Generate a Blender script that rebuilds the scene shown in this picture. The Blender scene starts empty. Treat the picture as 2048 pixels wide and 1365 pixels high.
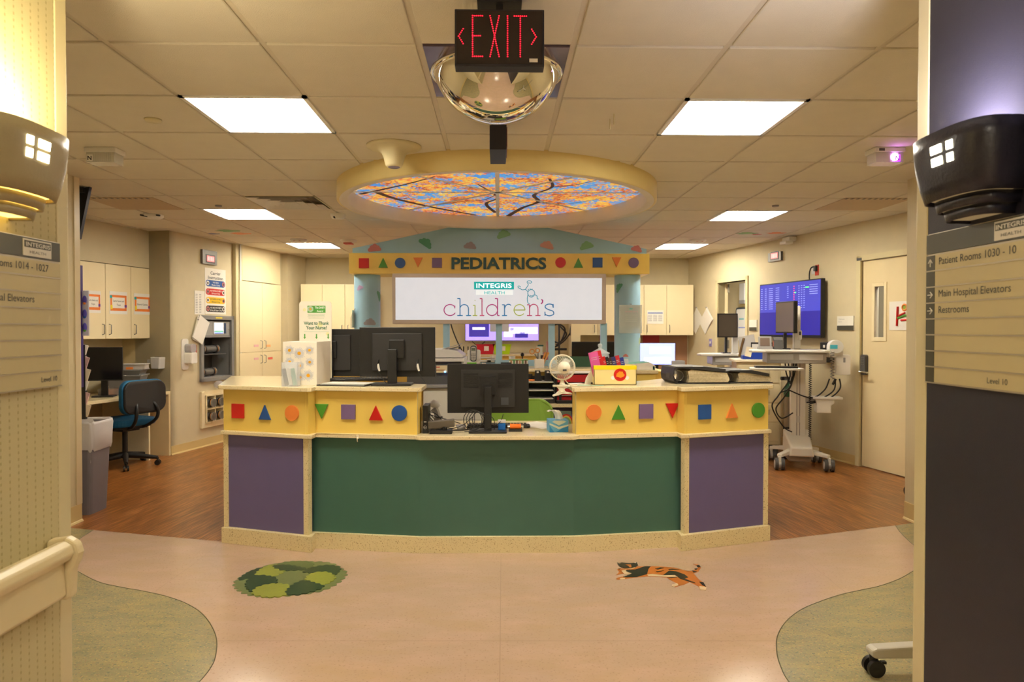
import bpy, bmesh, math, random
from mathutils import Vector, Matrix, Euler
PI = math.pi
def R(d): return math.radians(d)
random.seed(7)
SC = bpy.context.scene
COL = SC.collection
# ------------------------------------------------------------------ camera, world, exposure
CAM_H, CEIL = 1.41, 2.53
cam = bpy.data.cameras.new('camera'); camo = bpy.data.objects.new('camera', cam); COL.objects.link(camo)
cam.sensor_width = 36; cam.lens = 24; cam.clip_start = .05; cam.clip_end = 60
camo.location = (0, 0, CAM_H); camo.rotation_euler = (R(90-.9), 0, R(-1.09))
cam.dof.use_dof = True; cam.dof.focus_distance = 3.8; cam.dof.aperture_fstop = 5.0
SC.camera = camo
w = bpy.data.worlds.new('world'); SC.world = w; w.use_nodes = True
w.node_tree.nodes['Background'].inputs[0].default_value = (.05, .045, .035, 1)
w.node_tree.nodes['Background'].inputs[1].default_value = 0.2
vs = SC.view_settings; vs.view_transform = 'Standard'; vs.look = 'None'; vs.gamma = 1; vs.use_curve_mapping = False
vs.exposure = 0.8
LAMP_COL = (.985, 1.0, 1.02); TROFFER = 15.5; SCONCE = 6.0

F0 = 2048*24/36
RM = camo.rotation_euler.to_matrix(); CP = Vector((0, 0, CAM_H))
def ray(px, py): return RM @ Vector(((px-1024)/F0, (682.5-py)/F0, -1))
def PY(px, py, Y): d = ray(px, py); return CP + d*(Y/d.y)
def PZ(px, py, z=0): d = ray(px, py); return CP + d*((z-CAM_H)/d.z)
class Frame:
    """a vertical plane; u runs left to right as seen from the room, local +y points into the wall"""
    def __init__(s, p0, p1):
        s.o = Vector((p0[0], p0[1], 0)); q = Vector((p1[0], p1[1], 0)); s.len = (q-s.o).length
        s.u = (q-s.o)/s.len; s.n = Vector((-s.u.y, s.u.x, 0)); s.rz = math.atan2(s.u.y, s.u.x)
    def uz(s, px, py, out=0):
        d = ray(px, py); t = ((s.o - s.n*out) - CP).dot(s.n)/d.dot(s.n); p = CP + d*t
        return (p-s.o).dot(s.u), p.z
    def pt(s, u, z=0, out=0): p = s.o + s.u*u - s.n*out; return Vector((p.x, p.y, z))

# ------------------------------------------------------------------ materials
def lin(c):
    return tuple(((x/255)/12.92 if x/255 <= .04045 else ((x/255+.055)/1.055)**2.4) for x in c)
MATS = {}
def nn(nt, t, **k):
    n = nt.nodes.new(t)
    for a, b in k.items():
        if a.startswith('i_'): n.inputs[a[2:].replace('_', ' ')].default_value = b
        else: setattr(n, a, b)
    return n
def M(name, col, rough=.5, metal=0, emit=0, ecol=None, trans=0, var=.05, vscale=9, bump=0, bscale=200, coat=0, alpha=1, spec=.5, ior=1.45):
    if name in MATS: return MATS[name]
    m = bpy.data.materials.new(name); m.use_nodes = True; nt = m.node_tree
    b = nt.nodes['Principled BSDF']; c = lin(col)
    b.inputs['Roughness'].default_value = rough; b.inputs['Metallic'].default_value = metal
    b.inputs['Coat Weight'].default_value = coat; b.inputs['Specular IOR Level'].default_value = spec
    b.inputs['IOR'].default_value = ior
    b.inputs['Base Color'].default_value = (*c, 1)
    if trans: b.inputs['Transmission Weight'].default_value = trans
    if alpha < 1: b.inputs['Alpha'].default_value = alpha
    tc = nn(nt, 'ShaderNodeTexCoord')
    if var:
        no = nn(nt, 'ShaderNodeTexNoise', i_Scale=vscale, i_Detail=3.0); nt.links.new(tc.outputs['Object'], no.inputs['Vector'])
        mx = nn(nt, 'ShaderNodeMix', data_type='RGBA')
        mx.inputs[6].default_value = (*[x*(1-var) for x in c], 1); mx.inputs[7].default_value = (*[min(1, x*(1+var)) for x in c], 1)
        nt.links.new(no.outputs[0], mx.inputs[0]); nt.links.new(mx.outputs[2], b.inputs['Base Color'])
    if emit:
        b.inputs['Emission Color'].default_value = (*(lin(ecol) if ecol else c), 1); b.inputs['Emission Strength'].default_value = emit
    if bump:
        n2 = nn(nt, 'ShaderNodeTexNoise', i_Scale=bscale, i_Detail=2.0); nt.links.new(tc.outputs['Object'], n2.inputs['Vector'])
        bp = nn(nt, 'ShaderNodeBump', i_Strength=bump, i_Distance=.002); nt.links.new(n2.outputs[0], bp.inputs['Height']); nt.links.new(bp.outputs[0], b.inputs['Normal'])
    MATS[name] = m; return m
def speckle(name, base, dots, scale=260, thr=.60, rough=.3, bump=0, blotch=None, coat=0, detail=1.5):
    """base colour with small chips of other colours; optional broad blotches"""
    m = bpy.data.materials.new(name); m.use_nodes = True; nt = m.node_tree; b = nt.nodes['Principled BSDF']
    b.inputs['Roughness'].default_value = rough; b.inputs['Coat Weight'].default_value = coat
    tc = nn(nt, 'ShaderNodeTexCoord'); cur = None
    rgb = nn(nt, 'ShaderNodeRGB'); rgb.outputs[0].default_value = (*lin(base), 1); cur = rgb.outputs[0]
    if blotch:
        for i, (bc, sc, am) in enumerate(blotch):
            mp = nn(nt, 'ShaderNodeMapping'); mp.inputs['Location'].default_value = (i*3.1, 1.7*i, 0); mp.inputs['Scale'].default_value = (1, 2.2, 1)
            nt.links.new(tc.outputs['Object'], mp.inputs[0])
            no = nn(nt, 'ShaderNodeTexNoise', i_Scale=sc, i_Detail=5.0, i_Roughness=.65); nt.links.new(mp.outputs[0], no.inputs['Vector'])
            r = nn(nt, 'ShaderNodeMapRange'); r.inputs[1].default_value = .45; r.inputs[2].default_value = .68; r.inputs[4].default_value = am; nt.links.new(no.outputs[0], r.inputs[0])
            mx = nn(nt, 'ShaderNodeMix', data_type='RGBA'); nt.links.new(r.outputs[0], mx.inputs[0]); nt.links.new(cur, mx.inputs[6]); mx.inputs[7].default_value = (*lin(bc), 1); cur = mx.outputs[2]
    for i, dc in enumerate(dots):
        mp = nn(nt, 'ShaderNodeMapping'); mp.inputs['Location'].default_value = (i*7.3, 2.9*i, i*1.3); nt.links.new(tc.outputs['Object'], mp.inputs[0])
        no = nn(nt, 'ShaderNodeTexNoise', i_Scale=scale*(1+.3*i), i_Detail=detail); nt.links.new(mp.outputs[0], no.inputs['Vector'])
        r = nn(nt, 'ShaderNodeMapRange'); r.inputs[1].default_value = thr; r.inputs[2].default_value = thr+.04; r.inputs[4].default_value = .8; nt.links.new(no.outputs[0], r.inputs[0])
        mx = nn(nt, 'ShaderNodeMix', data_type='RGBA'); nt.links.new(r.outputs[0], mx.inputs[0]); nt.links.new(cur, mx.inputs[6]); mx.inputs[7].default_value = (*lin(dc), 1); cur = mx.outputs[2]
    nt.links.new(cur, b.inputs['Base Color'])
    if bump:
        n2 = nn(nt, 'ShaderNodeTexNoise', i_Scale=scale, i_Detail=3.0); nt.links.new(tc.outputs['Object'], n2.inputs['Vector'])
        bp = nn(nt, 'ShaderNodeBump', i_Strength=bump, i_Distance=.003); nt.links.new(n2.outputs[0], bp.inputs['Height']); nt.links.new(bp.outputs[0], b.inputs['Normal'])
    MATS[name] = m; return m
def mth(nt, op, a, b=None):
    n = nn(nt, 'ShaderNodeMath', operation=op)
    for i, x in enumerate((a, b)):
        if x is None: continue
        if isinstance(x, (int, float)): n.inputs[i].default_value = x
        else: nt.links.new(x, n.inputs[i])
    return n.outputs[0]
def wallpaper(name, base, dot, ax, sp=.03, rough=.6):
    """rows of small dashes; ax = 0/1 says which world axis runs along the wall"""
    m = bpy.data.materials.new(name); m.use_nodes = True; nt = m.node_tree; b = nt.nodes['Principled BSDF']; b.inputs['Roughness'].default_value = rough
    tc = nn(nt, 'ShaderNodeTexCoord'); sx = nn(nt, 'ShaderNodeSeparateXYZ'); nt.links.new(tc.outputs['Object'], sx.inputs[0])
    u = mth(nt, 'FRACT', mth(nt, 'DIVIDE', sx.outputs[ax], sp)); z = mth(nt, 'FRACT', mth(nt, 'DIVIDE', sx.outputs[2], sp*.55))
    a = mth(nt, 'LESS_THAN', mth(nt, 'ABSOLUTE', mth(nt, 'SUBTRACT', u, .5)), .09); c = mth(nt, 'LESS_THAN', z, .42)
    f = mth(nt, 'ADD', mth(nt, 'MULTIPLY', mth(nt, 'MULTIPLY', a, c), .8), mth(nt, 'MULTIPLY', a, .12))
    mx = nn(nt, 'ShaderNodeMix', data_type='RGBA'); nt.links.new(f, mx.inputs[0]); mx.inputs[6].default_value = (*lin(base), 1); mx.inputs[7].default_value = (*lin(dot), 1)
    nt.links.new(mx.outputs[2], b.inputs['Base Color']); MATS[name] = m; return m
def woodfloor(name):
    m = bpy.data.materials.new(name); m.use_nodes = True; nt = m.node_tree; b = nt.nodes['Principled BSDF']; b.inputs['Roughness'].default_value = .3
    tc = nn(nt, 'ShaderNodeTexCoord'); sx = nn(nt, 'ShaderNodeSeparateXYZ'); nt.links.new(tc.outputs['Object'], sx.inputs[0])
    cb = nn(nt, 'ShaderNodeCombineXYZ'); nt.links.new(mth(nt, 'ABSOLUTE', sx.outputs[0]), cb.inputs[0]); nt.links.new(sx.outputs[1], cb.inputs[1])
    mp = nn(nt, 'ShaderNodeMapping'); mp.inputs['Rotation'].default_value = (0, 0, R(83)); nt.links.new(cb.outputs[0], mp.inputs[0])
    br = nn(nt, 'ShaderNodeTexBrick', offset=.37); br.inputs['Scale'].default_value = 1; br.inputs['Brick Width'].default_value = .95; br.inputs['Row Height'].default_value = .1
    br.inputs['Mortar Size'].default_value = .0007; br.inputs['Color1'].default_value = (.25, .25, .25, 1); br.inputs['Color2'].default_value = (.75, .75, .75, 1); br.inputs['Mortar'].default_value = (0, 0, 0, 1)
    nt.links.new(mp.outputs[0], br.inputs['Vector'])
    m2 = nn(nt, 'ShaderNodeMapping'); m2.inputs['Scale'].default_value = (1.6, 34, 1); nt.links.new(mp.outputs[0], m2.inputs[0])
    no = nn(nt, 'ShaderNodeTexNoise', i_Scale=2.2, i_Detail=6.0, i_Roughness=.6); nt.links.new(m2.outputs[0], no.inputs['Vector'])
    f = mth(nt, 'ADD', mth(nt, 'ADD', mth(nt, 'MULTIPLY', no.outputs[0], 1.55), -.2), mth(nt, 'MULTIPLY', br.outputs['Color'], .22))
    cr = nn(nt, 'ShaderNodeValToRGB'); e = cr.color_ramp.elements; e[0].position = .36; e[0].color = (*lin((70, 38, 12)), 1); e[1].position = .95; e[1].color = (*lin((186, 124, 64)), 1)
    k = e.new(.62); k.color = (*lin((122, 72, 28)), 1)
    nt.links.new(f, cr.inputs[0]); nt.links.new(cr.outputs[0], b.inputs['Base Color']); MATS[name] = m; return m

# ------------------------------------------------------------------ mesh helpers
class MB:
    def __init__(s): s.v = []; s.f = []; s.mi = []; s.sm = []; s.mats = []; s.T = None
    def add(s, vs_, fs, mat, smooth=False):
        if mat not in s.mats: s.mats.append(mat)
        k = s.mats.index(mat); o = len(s.v)
        for p in vs_:
            p = Vector(p); s.v.append(s.T @ p if s.T else p)
        for f in fs: s.f.append([i+o for i in f]); s.mi.append(k); s.sm.append(smooth)
        return s
    def box(s, x0, x1, y0, y1, z0, z1, mat, rot=None):
        vs_ = [(x, y, z) for z in (z0, z1) for y in (y0, y1) for x in (x0, x1)]
        if rot:
            c = Vector(((x0+x1)/2, (y0+y1)/2, (z0+z1)/2)); E = Euler(rot).to_matrix(); vs_ = [c + E @ (Vector(p)-c) for p in vs_]
        return s.add(vs_, [(0, 2, 3, 1), (4, 5, 7, 6), (0, 1, 5, 4), (2, 6, 7, 3), (0, 4, 6, 2), (1, 3, 7, 5)], mat)
    def prism(s, poly, a, b, ax, mat, smooth=False, mat_side=None, cap=True):
        g = {'z': lambda p, h: (p[0], p[1], h), 'y': lambda p, h: (p[0], h, p[1]), 'x': lambda p, h: (h, p[0], p[1])}[ax]
        n = len(poly); vs_ = [g(p, a) for p in poly] + [g(p, b) for p in poly]
        if cap: s.add(vs_, [tuple(range(n))[::-1], tuple(range(n, 2*n))], mat)
        s.add(vs_, [(i, (i+1) % n, (i+1) % n+n, i+n) for i in range(n)], mat_side or mat, smooth); return s
    def cyl(s, p0, p1, r0, mat, r1=None, n=20, cap=True, smooth=True):
        p0, p1 = Vector(p0), Vector(p1); r1 = r0 if r1 is None else r1; d = (p1-p0).normalized()
        a = d.orthogonal().normalized(); b = d.cross(a)
        ring = lambda p, r: [p + (a*math.cos(2*PI*i/n) + b*math.sin(2*PI*i/n))*r for i in range(n)]
        vs_ = ring(p0, r0)+ring(p1, r1); s.add(vs_, [(i, (i+1) % n, (i+1) % n+n, i+n) for i in range(n)], mat, smooth)
        if cap: s.add(vs_, [tuple(range(n))[::-1], tuple(range(n, 2*n))], mat)
        return s
    def tube(s, pts, r, mat, n=8, closed=False, flat=1):
        pts = [Vector(p) for p in pts]; N = len(pts); vs_ = []; prev = None
        for i, p in enumerate(pts):
            if closed: t = pts[(i+1) % N]-pts[i-1]
            else: t = pts[min(i+1, N-1)]-pts[max(i-1, 0)]
            t.normalize()
            a = t.orthogonal().normalized() if prev is None else (prev - t*prev.dot(t)).normalized()
            prev = a; b = t.cross(a)
            rr = r[i] if isinstance(r, (list, tuple)) else r
            vs_ += [p + (a*math.cos(2*PI*j/n)+b*math.sin(2*PI*j/n))*rr for j in range(n)]
        L = N if closed else N-1
        s.add(vs_, [(i*n+j, i*n+(j+1) % n, ((i+1) % N)*n+(j+1) % n, ((i+1) % N)*n+j) for i in range(L) for j in range(n)], mat, True)
        if not closed: s.add(vs_, [tuple(range(n))[::-1], tuple(range((N-1)*n, N*n))], mat)
        return s
    def lathe(s, prof, mat, c=(0, 0, 0), n=28, ax='z', a0=0, a1=2*PI, sx=1, sy=1):
        full = abs(a1-a0-2*PI) < 1e-6; K = n if full else n+1; vs_ = []
        for (r, h) in prof:
            for i in range(K):
                a = a0+(a1-a0)*i/n; x, y = r*math.cos(a)*sx, r*math.sin(a)*sy
                q = {'z': (x, y, h), 'y': (x, h, y), 'x': (h, x, y)}[ax]; vs_.append((q[0]+c[0], q[1]+c[1], q[2]+c[2]))
        s.add(vs_, [(k*K+i, k*K+(i+1) % K, (k+1)*K+(i+1) % K, (k+1)*K+i) for k in range(len(prof)-1) for i in range(n)], mat, True); return s
    def sph(s, c, r, mat, sx=1, sy=1, sz=1, n=16):
        prof = [(max(1e-5, r*math.sin(PI*k/10)), r*math.cos(PI*k/10)) for k in range(11)]
        T = s.T; s.T = (T or Matrix.Identity(4)) @ Matrix.Translation(c) @ Matrix.Diagonal((sx, sy, sz, 1)); s.lathe(prof, mat, n=n); s.T = T; return s
    def disc(s, x, z, r, y0, y1, mat, n=32): return s.prism([(x+r*math.cos(2*PI*i/n), z+r*math.sin(2*PI*i/n)) for i in range(n)], y0, y1, 'y', mat)
    def torus(s, c, Rr, r, mat, ax='y', n=32, m=8):
        pts = []
        for i in range(n):
            a = 2*PI*i/n; q = {'y': (Rr*math.cos(a), 0, Rr*math.sin(a)), 'z': (Rr*math.cos(a), Rr*math.sin(a), 0), 'x': (0, Rr*math.cos(a), Rr*math.sin(a))}[ax]
            pts.append(Vector(c)+Vector(q))
        return s.tube(pts, r, mat, n=m, closed=True)
    def text(s, txt, x, z, h, y, mat, w=None, align='L', bold=0, dep=.0008, ls=1.0, map3=None):
        """lettering on a local x-z plane; h = capital height; x,z = left/centre/right of the baseline"""
        cu = bpy.data.curves.new('t', 'FONT'); cu.body = txt; cu.size = 1; cu.offset = bold; cu.space_line = ls; cu.resolution_u = 3
        o = bpy.data.objects.new('t', cu); me = bpy.data.meshes.new_from_object(o)
        vs_ = [(v.co.x, v.co.y) for v in me.vertices]; fs = [tuple(p.vertices) for p in me.polygons]
        bpy.data.objects.remove(o); bpy.data.curves.remove(cu); bpy.data.meshes.remove(me)
        if not vs_: return s
        x0 = min(v[0] for v in vs_); x1 = max(v[0] for v in vs_); k = h/.73; kx = (w/(x1-x0)) if w else k
        ox = {'L': 0, 'C': -(x1-x0)*kx/2, 'R': -(x1-x0)*kx}[align]
        g = map3 or (lambda a, b: (a, y-dep, b))
        s.add([g(x+ox+(a-x0)*kx, z+b*k) for a, b in vs_], fs, mat); return s
    def build(s, name, parent=None, bevel=0, seg=2, T=None, label=None, kind=None, sub=0):
        me = bpy.data.meshes.new(name); me.from_pydata([tuple(v) for v in s.v], [], s.f)
        for m in s.mats: me.materials.append(m)
        for p, k, q in zip(me.polygons, s.mi, s.sm): p.material_index = k; p.use_smooth = q
        bm = bmesh.new(); bm.from_mesh(me)
        if bevel or sub: bmesh.ops.remove_doubles(bm, verts=bm.verts, dist=1e-5)
        bmesh.ops.recalc_face_normals(bm, faces=bm.faces); bm.to_mesh(me); bm.free()
        o = bpy.data.objects.new(name, me); COL.objects.link(o)
        if parent: o.parent = parent
        if T is not None: o.matrix_local = T
        if bevel:
            b = o.modifiers.new('bevel', 'BEVEL'); b.width = bevel; b.segments = seg; b.limit_method = 'ANGLE'; b.angle_limit = R(40)
        if sub:
            b = o.modifiers.new('sub', 'SUBSURF'); b.levels = b.render_levels = sub
        if label: o['label'] = label
        if kind: o['kind'] = kind
        return o
def rrect(x0, x1, z0, z1, r, n=5):
    pts = []
    for cx, cz, a in ((x1-r, z1-r, 0), (x0+r, z1-r, 90), (x0+r, z0+r, 180), (x1-r, z0+r, 270)):
        for i in range(n+1): t = R(a+90*i/n); pts.append((cx+r*math.cos(t), cz+r*math.sin(t)))
    return pts
def crom(pts, k=8, closed=False):
    """smooth curve through points"""
    P = [Vector(p) for p in pts]; N = len(P); out = []
    for i in range(N if closed else N-1):
        g = (lambda j: P[j % N]) if closed else (lambda j: P[max(0, min(N-1, j))])
        a, b, c, d = g(i-1), g(i), g(i+1), g(i+2)
        for j in range(k):
            t = j/k; out.append(.5*((2*b)+(c-a)*t+(2*a-5*b+4*c-d)*t*t+(3*b-a-3*c+d)*t**3))
    if not closed: out.append(P[-1])
    return out
def thing(name, label, cat, loc=(0, 0, 0), rz=0, group=None):
    o = bpy.data.objects.new(name, None); COL.objects.link(o); o.empty_display_size = .1
    o.location = loc; o.rotation_euler = (0, 0, rz); return tag(o, label, cat, group)
def tag(o, label, cat, group=None):
    o['label'] = label; o['category'] = cat
    if group: o['group'] = group
    return o
def one(mb, name, label, cat, loc=(0, 0, 0), rz=0, group=None, bevel=0):
    o = mb.build(name, bevel=bevel); o.location = loc; o.rotation_euler = (0, 0, rz); return tag(o, label, cat, group)
def struct(mb, name, parent=None, **k):
    o = mb.build(name, parent, **k)
    if not parent: o['kind'] = 'structure'
    return o
def dup(r, loc, rz=0, label=None, group=None):
    def cp(o, par):
        c = o.copy(); COL.objects.link(c)
        if par: c.parent = par
        for ch in [x for x in bpy.data.objects if x.parent == o]: cp(ch, c)
        return c
    c = cp(r, None); c.location = loc; c.rotation_euler = (0, 0, rz)
    if label: c['label'] = label
    if group: c['group'] = group
    return c

# ------------------------------------------------------------------ palette
wall_m = M('beige wall paint', (210, 197, 162), .7, bump=.15, bscale=300)
wp_l = wallpaper('cream patterned wallpaper along y', (200, 188, 142), (172, 158, 110), 1)
wp_b = wallpaper('beige patterned wallpaper', (210, 196, 158), (192, 170, 120), 1, sp=.012)
dark_wall = M('dark navy wall covering', (42, 39, 50), .42, bump=.2, bscale=500)
trim_m = M('cream painted trim', (214, 202, 160), .4)
base_m = M('tan rubber baseboard', (214, 188, 128), .45)
tile_m = M('white textured ceiling tile', (226, 218, 200), .85, var=.04, bump=.9, bscale=330)
grid_m = M('cream ceiling grid', (214, 204, 184), .5)
white_m = M('white enamel', (240, 238, 232), .35)
lamp_m = M('lit diffuser', (255, 250, 240), .5, emit=TROFFER*.35, ecol=(255, 242, 217)); 
lamp_m.node_tree.nodes['Principled BSDF'].inputs['Emission Color'].default_value = (*LAMP_COL, 1)
pink_f = speckle('pink beige sheet vinyl', (192, 164, 140), [(174, 144, 120)], scale=90, thr=.63, rough=.2, blotch=[((190, 160, 122), 2.2, .5), ((206, 172, 152), 3.1, .5)])
green_f = speckle('mottled green sheet vinyl', (152, 144, 108), [(112, 116, 100), (186, 162, 108), (156, 126, 100)], scale=75, thr=.62, rough=.25, blotch=[((132, 128, 96), 4, .7), ((178, 158, 104), 6, .6)])
wood_f = woodfloor('brown wood plank vinyl')
seam_m = M('floor seam', (150, 118, 92), .5)
gseam_m = M('green floor edge', (98, 92, 60), .5)
quartz = speckle('speckled cream stone', (232, 215, 172), [(150, 124, 84), (196, 170, 126)], scale=150, thr=.66, rough=.18)
quartz_b = speckle('speckled plinth stone', (230, 214, 166), [(150, 118, 66), (190, 162, 110)], scale=120, thr=.64, rough=.35)
yellow_p = M('yellow laminate', (234, 202, 100), .35, var=.02)
purple_p = M('purple laminate', (104, 94, 138), .4, var=.03)
green_p = M('dark green laminate', (66, 106, 92), .35, var=.04)
C_red = M('red painted wood', (196, 24, 20), .4); C_blue = M('blue painted wood', (34, 82, 152), .4); C_or = M('orange painted wood', (232, 134, 60), .45)
C_gr = M('green painted wood', (76, 146, 44), .4); C_pu = M('purple painted wood', (120, 96, 136), .45)
cab_m = M('cream cabinet laminate', (240, 224, 182), .4, var=.02)
door_m = M('cream door', (232, 214, 170), .45, var=.02)
gap_m = M('shadow gap', (92, 78, 54), .8)
steel = M('brushed steel', (140, 138, 130), .38, metal=1); chrome = M('chrome', (225, 225, 225), .08, metal=1)
mirror2 = M('mirror tile', (120, 110, 132), .12, metal=1, var=.3, vscale=14)  # dark tint paints in the dim surroundings reflected by the tile
mirror = M('mirror acrylic', (236, 232, 222), .015, metal=1, var=0)
black = M('black plastic', (30, 29, 28), .42); black2 = M('matt black plastic', (44, 42, 40), .6); screen = M('dark monitor glass', (22, 21, 22), .12)
grey = M('grey plastic', (150, 148, 146), .45); dgrey = M('dark grey plastic', (82, 80, 78), .5); lgrey = M('light grey plastic', (206, 203, 198), .4)
wplast = M('white plastic', (236, 232, 222), .35); paper = M('white paper', (240, 236, 226), .7, var=.02); cream_pl = M('cream plastic', (240, 228, 200), .35)
ink = M('dark grey ink', (74, 76, 74), .6); inkl = M('pale grey ink', (170, 170, 166), .6)
acryl = M('clear acrylic', (250, 250, 250), .03, trans=1, var=0, ior=1.3)
clearp = M('clear plastic', (235, 238, 240), .12, alpha=.28, var=0)
blue_m = M('pale blue laminate', (162, 202, 224), .4, var=.03); teal_m = M('teal ink', (0, 168, 170), .5)
signw = M('lit white sign face', (190, 192, 196), .3, emit=.34, ecol=(225, 230, 240))
# ================================================================== THE SETTING
CX = -.012
# floor: pink sheet vinyl with green inlays, brown wood planks behind
fb = MB(); fb.box(-5.6, 6.4, -3.4, 13.0, -.1, -.004, M('floor screed', (150, 120, 95), .8))
floor = struct(fb, 'floor')
def flat(poly, z, mat, name, th=.004):
    mb = MB(); mb.prism([(p[0], p[1]) for p in poly], z-th, z, 'z', mat); return mb
bl = [PZ(143, 1057), PZ(300, 1071), PZ(443, 1084)]; br_ = [PZ(1545, 1082), PZ(1700, 1063), PZ(1826, 1047)]
edge = [(-5.5, bl[0].y+.6)] + [(p.x, p.y) for p in bl] + [(-1.2, 4.5), (1.2, 4.5)] + [(p.x, p.y) for p in br_] + [(5.1, br_[2].y+.6)]
struct(flat(edge + [(5.1, -3.3), (-5.5, -3.3)], 0, pink_f, ''), 'vinyl_sheet', floor)
struct(flat([(-5.5, 12.9)] + edge + [(5.1, 6.), (6.3, 6.), (6.3, 12.9)], 0, wood_f, ''), 'wood_planks', floor)
def cur(pts): return [Vector((p.x, p.y, 0)) for p in crom([PZ(a, b) for a, b in pts], 8)]
cl = cur([(60, 1085), (105, 1115), (147, 1139), (195, 1164), (240, 1175), (285, 1183), (330, 1193), (370, 1207), (400, 1225), (420, 1248), (432, 1275), (433, 1300), (425, 1330), (395, 1368), (340, 1410), (230, 1460)])
cr_ = cur([(1900, 1095), (1860, 1122), (1823, 1145), (1796, 1160), (1756, 1174), (1723, 1181), (1683, 1190), (1643, 1203), (1603, 1220), (1573, 1243), (1556, 1270), (1553, 1297), (1559, 1327), (1580, 1367), (1640, 1420), (1750, 1470)])
for c, s in ((cl, -1), (cr_, 1)):
    mb = MB(); mb.prism([(p.x, p.y) for p in c] + [(s*1.9, 1.2), (s*3.4, 1.2), (s*3.4, c[0].y)], -.003, .0008, 'z', green_f)
    mb.tube([(p.x, p.y, .0004) for p in c], .0025, gseam_m, n=5); struct(mb, 'vinyl_inlay', floor)
t1 = cur([(100, 1130), (144, 1097), (150, 1087), (167, 1073), (187, 1061)]); t2 = cur([(1791, 1052), (1803, 1068), (1824, 1088), (1860, 1115)])
mb = MB(); mb.prism([(p.x, p.y) for p in t1]+[(bl[0].x, bl[0].y), (-3.4, bl[0].y+.05), (-3.4, t1[0].y)], -.002, .0005, 'z', green_f); mb.tube(t1, .0025, gseam_m, n=5); struct(mb, 'vinyl_inlay', floor)
mb = MB(); mb.prism([(p.x, p.y) for p in t2]+[(3.4, t2[-1].y), (3.4, br_[2].y), (br_[2].x, br_[2].y)], -.002, .0005, 'z', green_f); mb.tube(t2, .0025, gseam_m, n=5); struct(mb, 'vinyl_inlay', floor)
mb = MB()
for a, b in (((1002, 1112), (998, 1500)), ((433, 1283), (1553, 1283)), ((393, 1125), (310, 1184)), ((443, 1084), (393, 1125)), ((1561, 1082), (1693, 1187))):
    p, q = PZ(*a), PZ(*b); d = (q-p).normalized(); n_ = Vector((-d.y, d.x, 0))*.0014
    mb.add([p+n_+Vector((0, 0, .0006)), q+n_+Vector((0, 0, .0006)), q-n_+Vector((0, 0, .0006)), p-n_+Vector((0, 0, .0006))], [(0, 1, 2, 3)], seam_m)
struct(mb, 'seam', floor)

# round leafy tree inlay and running cat inlay
def scallop(pts, n=3, amp=.012, step=.045):
    P = crom(pts, 6, closed=True); L = 0; out = []; N = len(P)
    for i in range(N):
        a, b = P[i], P[(i+1) % N]; d = b-a; l = d.length
        if l < 1e-6: continue
        nrm = Vector((d.y, -d.x, 0))/l; k = max(1, int(l/.006))
        for j in range(k):
            q = a + d*(j/k); out.append(q + nrm*amp*abs(math.sin(PI*(L+l*j/k)/step)))
        L += l
    return out
tree = thing('floor_decal', 'round leafy tree inlay in greens set in the pink floor', 'floor decal')
def tp(x, y): return (440+x/6.4, 1050+y/6.4)
g0, g1, g2, g3 = (M('inlay sage green', (112, 122, 74), .3, vscale=60, var=.12), M('inlay lime green', (146, 152, 62), .3, vscale=60, var=.12), M('inlay deep green', (52, 74, 46), .3, vscale=60, var=.1), M('inlay olive green', (92, 108, 62), .3, vscale=60, var=.1))
def blob(pts, mat, z, name, parent, f=tp, sc=True, amp=.022, step=.052):
    P = [PZ(*f(a, b)) for a, b in pts]
    ar = sum(P[i].x*P[(i+1) % len(P)].y-P[(i+1) % len(P)].x*P[i].y for i in range(len(P)))
    if ar < 0: P = P[::-1]
    Q = scallop(P, amp=amp, step=step) if sc else P
    mb = MB(); mb.prism([(p.x, p.y) for p in Q], 0, z, 'z', mat); return mb.build(name, parent)
blob([(215, 740), (330, 650), (520, 560), (800, 500), (1100, 485), (1400, 500), (1560, 590), (1590, 640), (1500, 740), (1300, 840), (1000, 890), (640, 920), (380, 890), (240, 820)], g0, .0015, 'foliage', tree)
ZL = .0018
for pts, m_ in (([(250, 700), (380, 610), (550, 555), (470, 640), (330, 700)], g2), ([(470, 640), (560, 560), (680, 520), (830, 580), (700, 660), (600, 660)], g1), ([(760, 510), (900, 480), (1100, 478), (1180, 500), (1130, 560), (900, 550)], g3),
                ([(700, 535), (850, 525), (1000, 550), (1090, 575), (860, 590), (760, 575)], g2), ([(1080, 610), (1180, 560), (1350, 530), (1510, 550), (1510, 600), (1440, 650), (1300, 625)], g2), ([(1110, 700), (1200, 630), (1360, 620), (1460, 680), (1400, 740), (1310, 775), (1180, 760)], g1),
                ([(345, 770), (400, 690), (520, 660), (690, 690), (700, 760), (600, 790), (430, 850), (380, 840)], g2), ([(430, 880), (500, 810), (700, 770), (900, 800), (880, 890), (700, 930), (520, 920)], g1), ([(860, 880), (930, 790), (1070, 730), (1200, 760), (1310, 800), (1180, 860), (950, 905)], g2)):
    blob(pts, m_, (ZL := ZL+.0004), 'leaf_cluster', tree, amp=.014, step=.04)
cat = thing('floor_decal', 'orange black and white running cat inlay set in the pink floor', 'floor decal')
def cp_(x, y): return (1180+x/6.827, 1080+y/6.827)
co, cb_, cw = M('inlay orange', (190, 112, 44), .3), M('inlay black', (42, 44, 36), .3), M('inlay cream', (216, 190, 150), .3)
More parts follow.
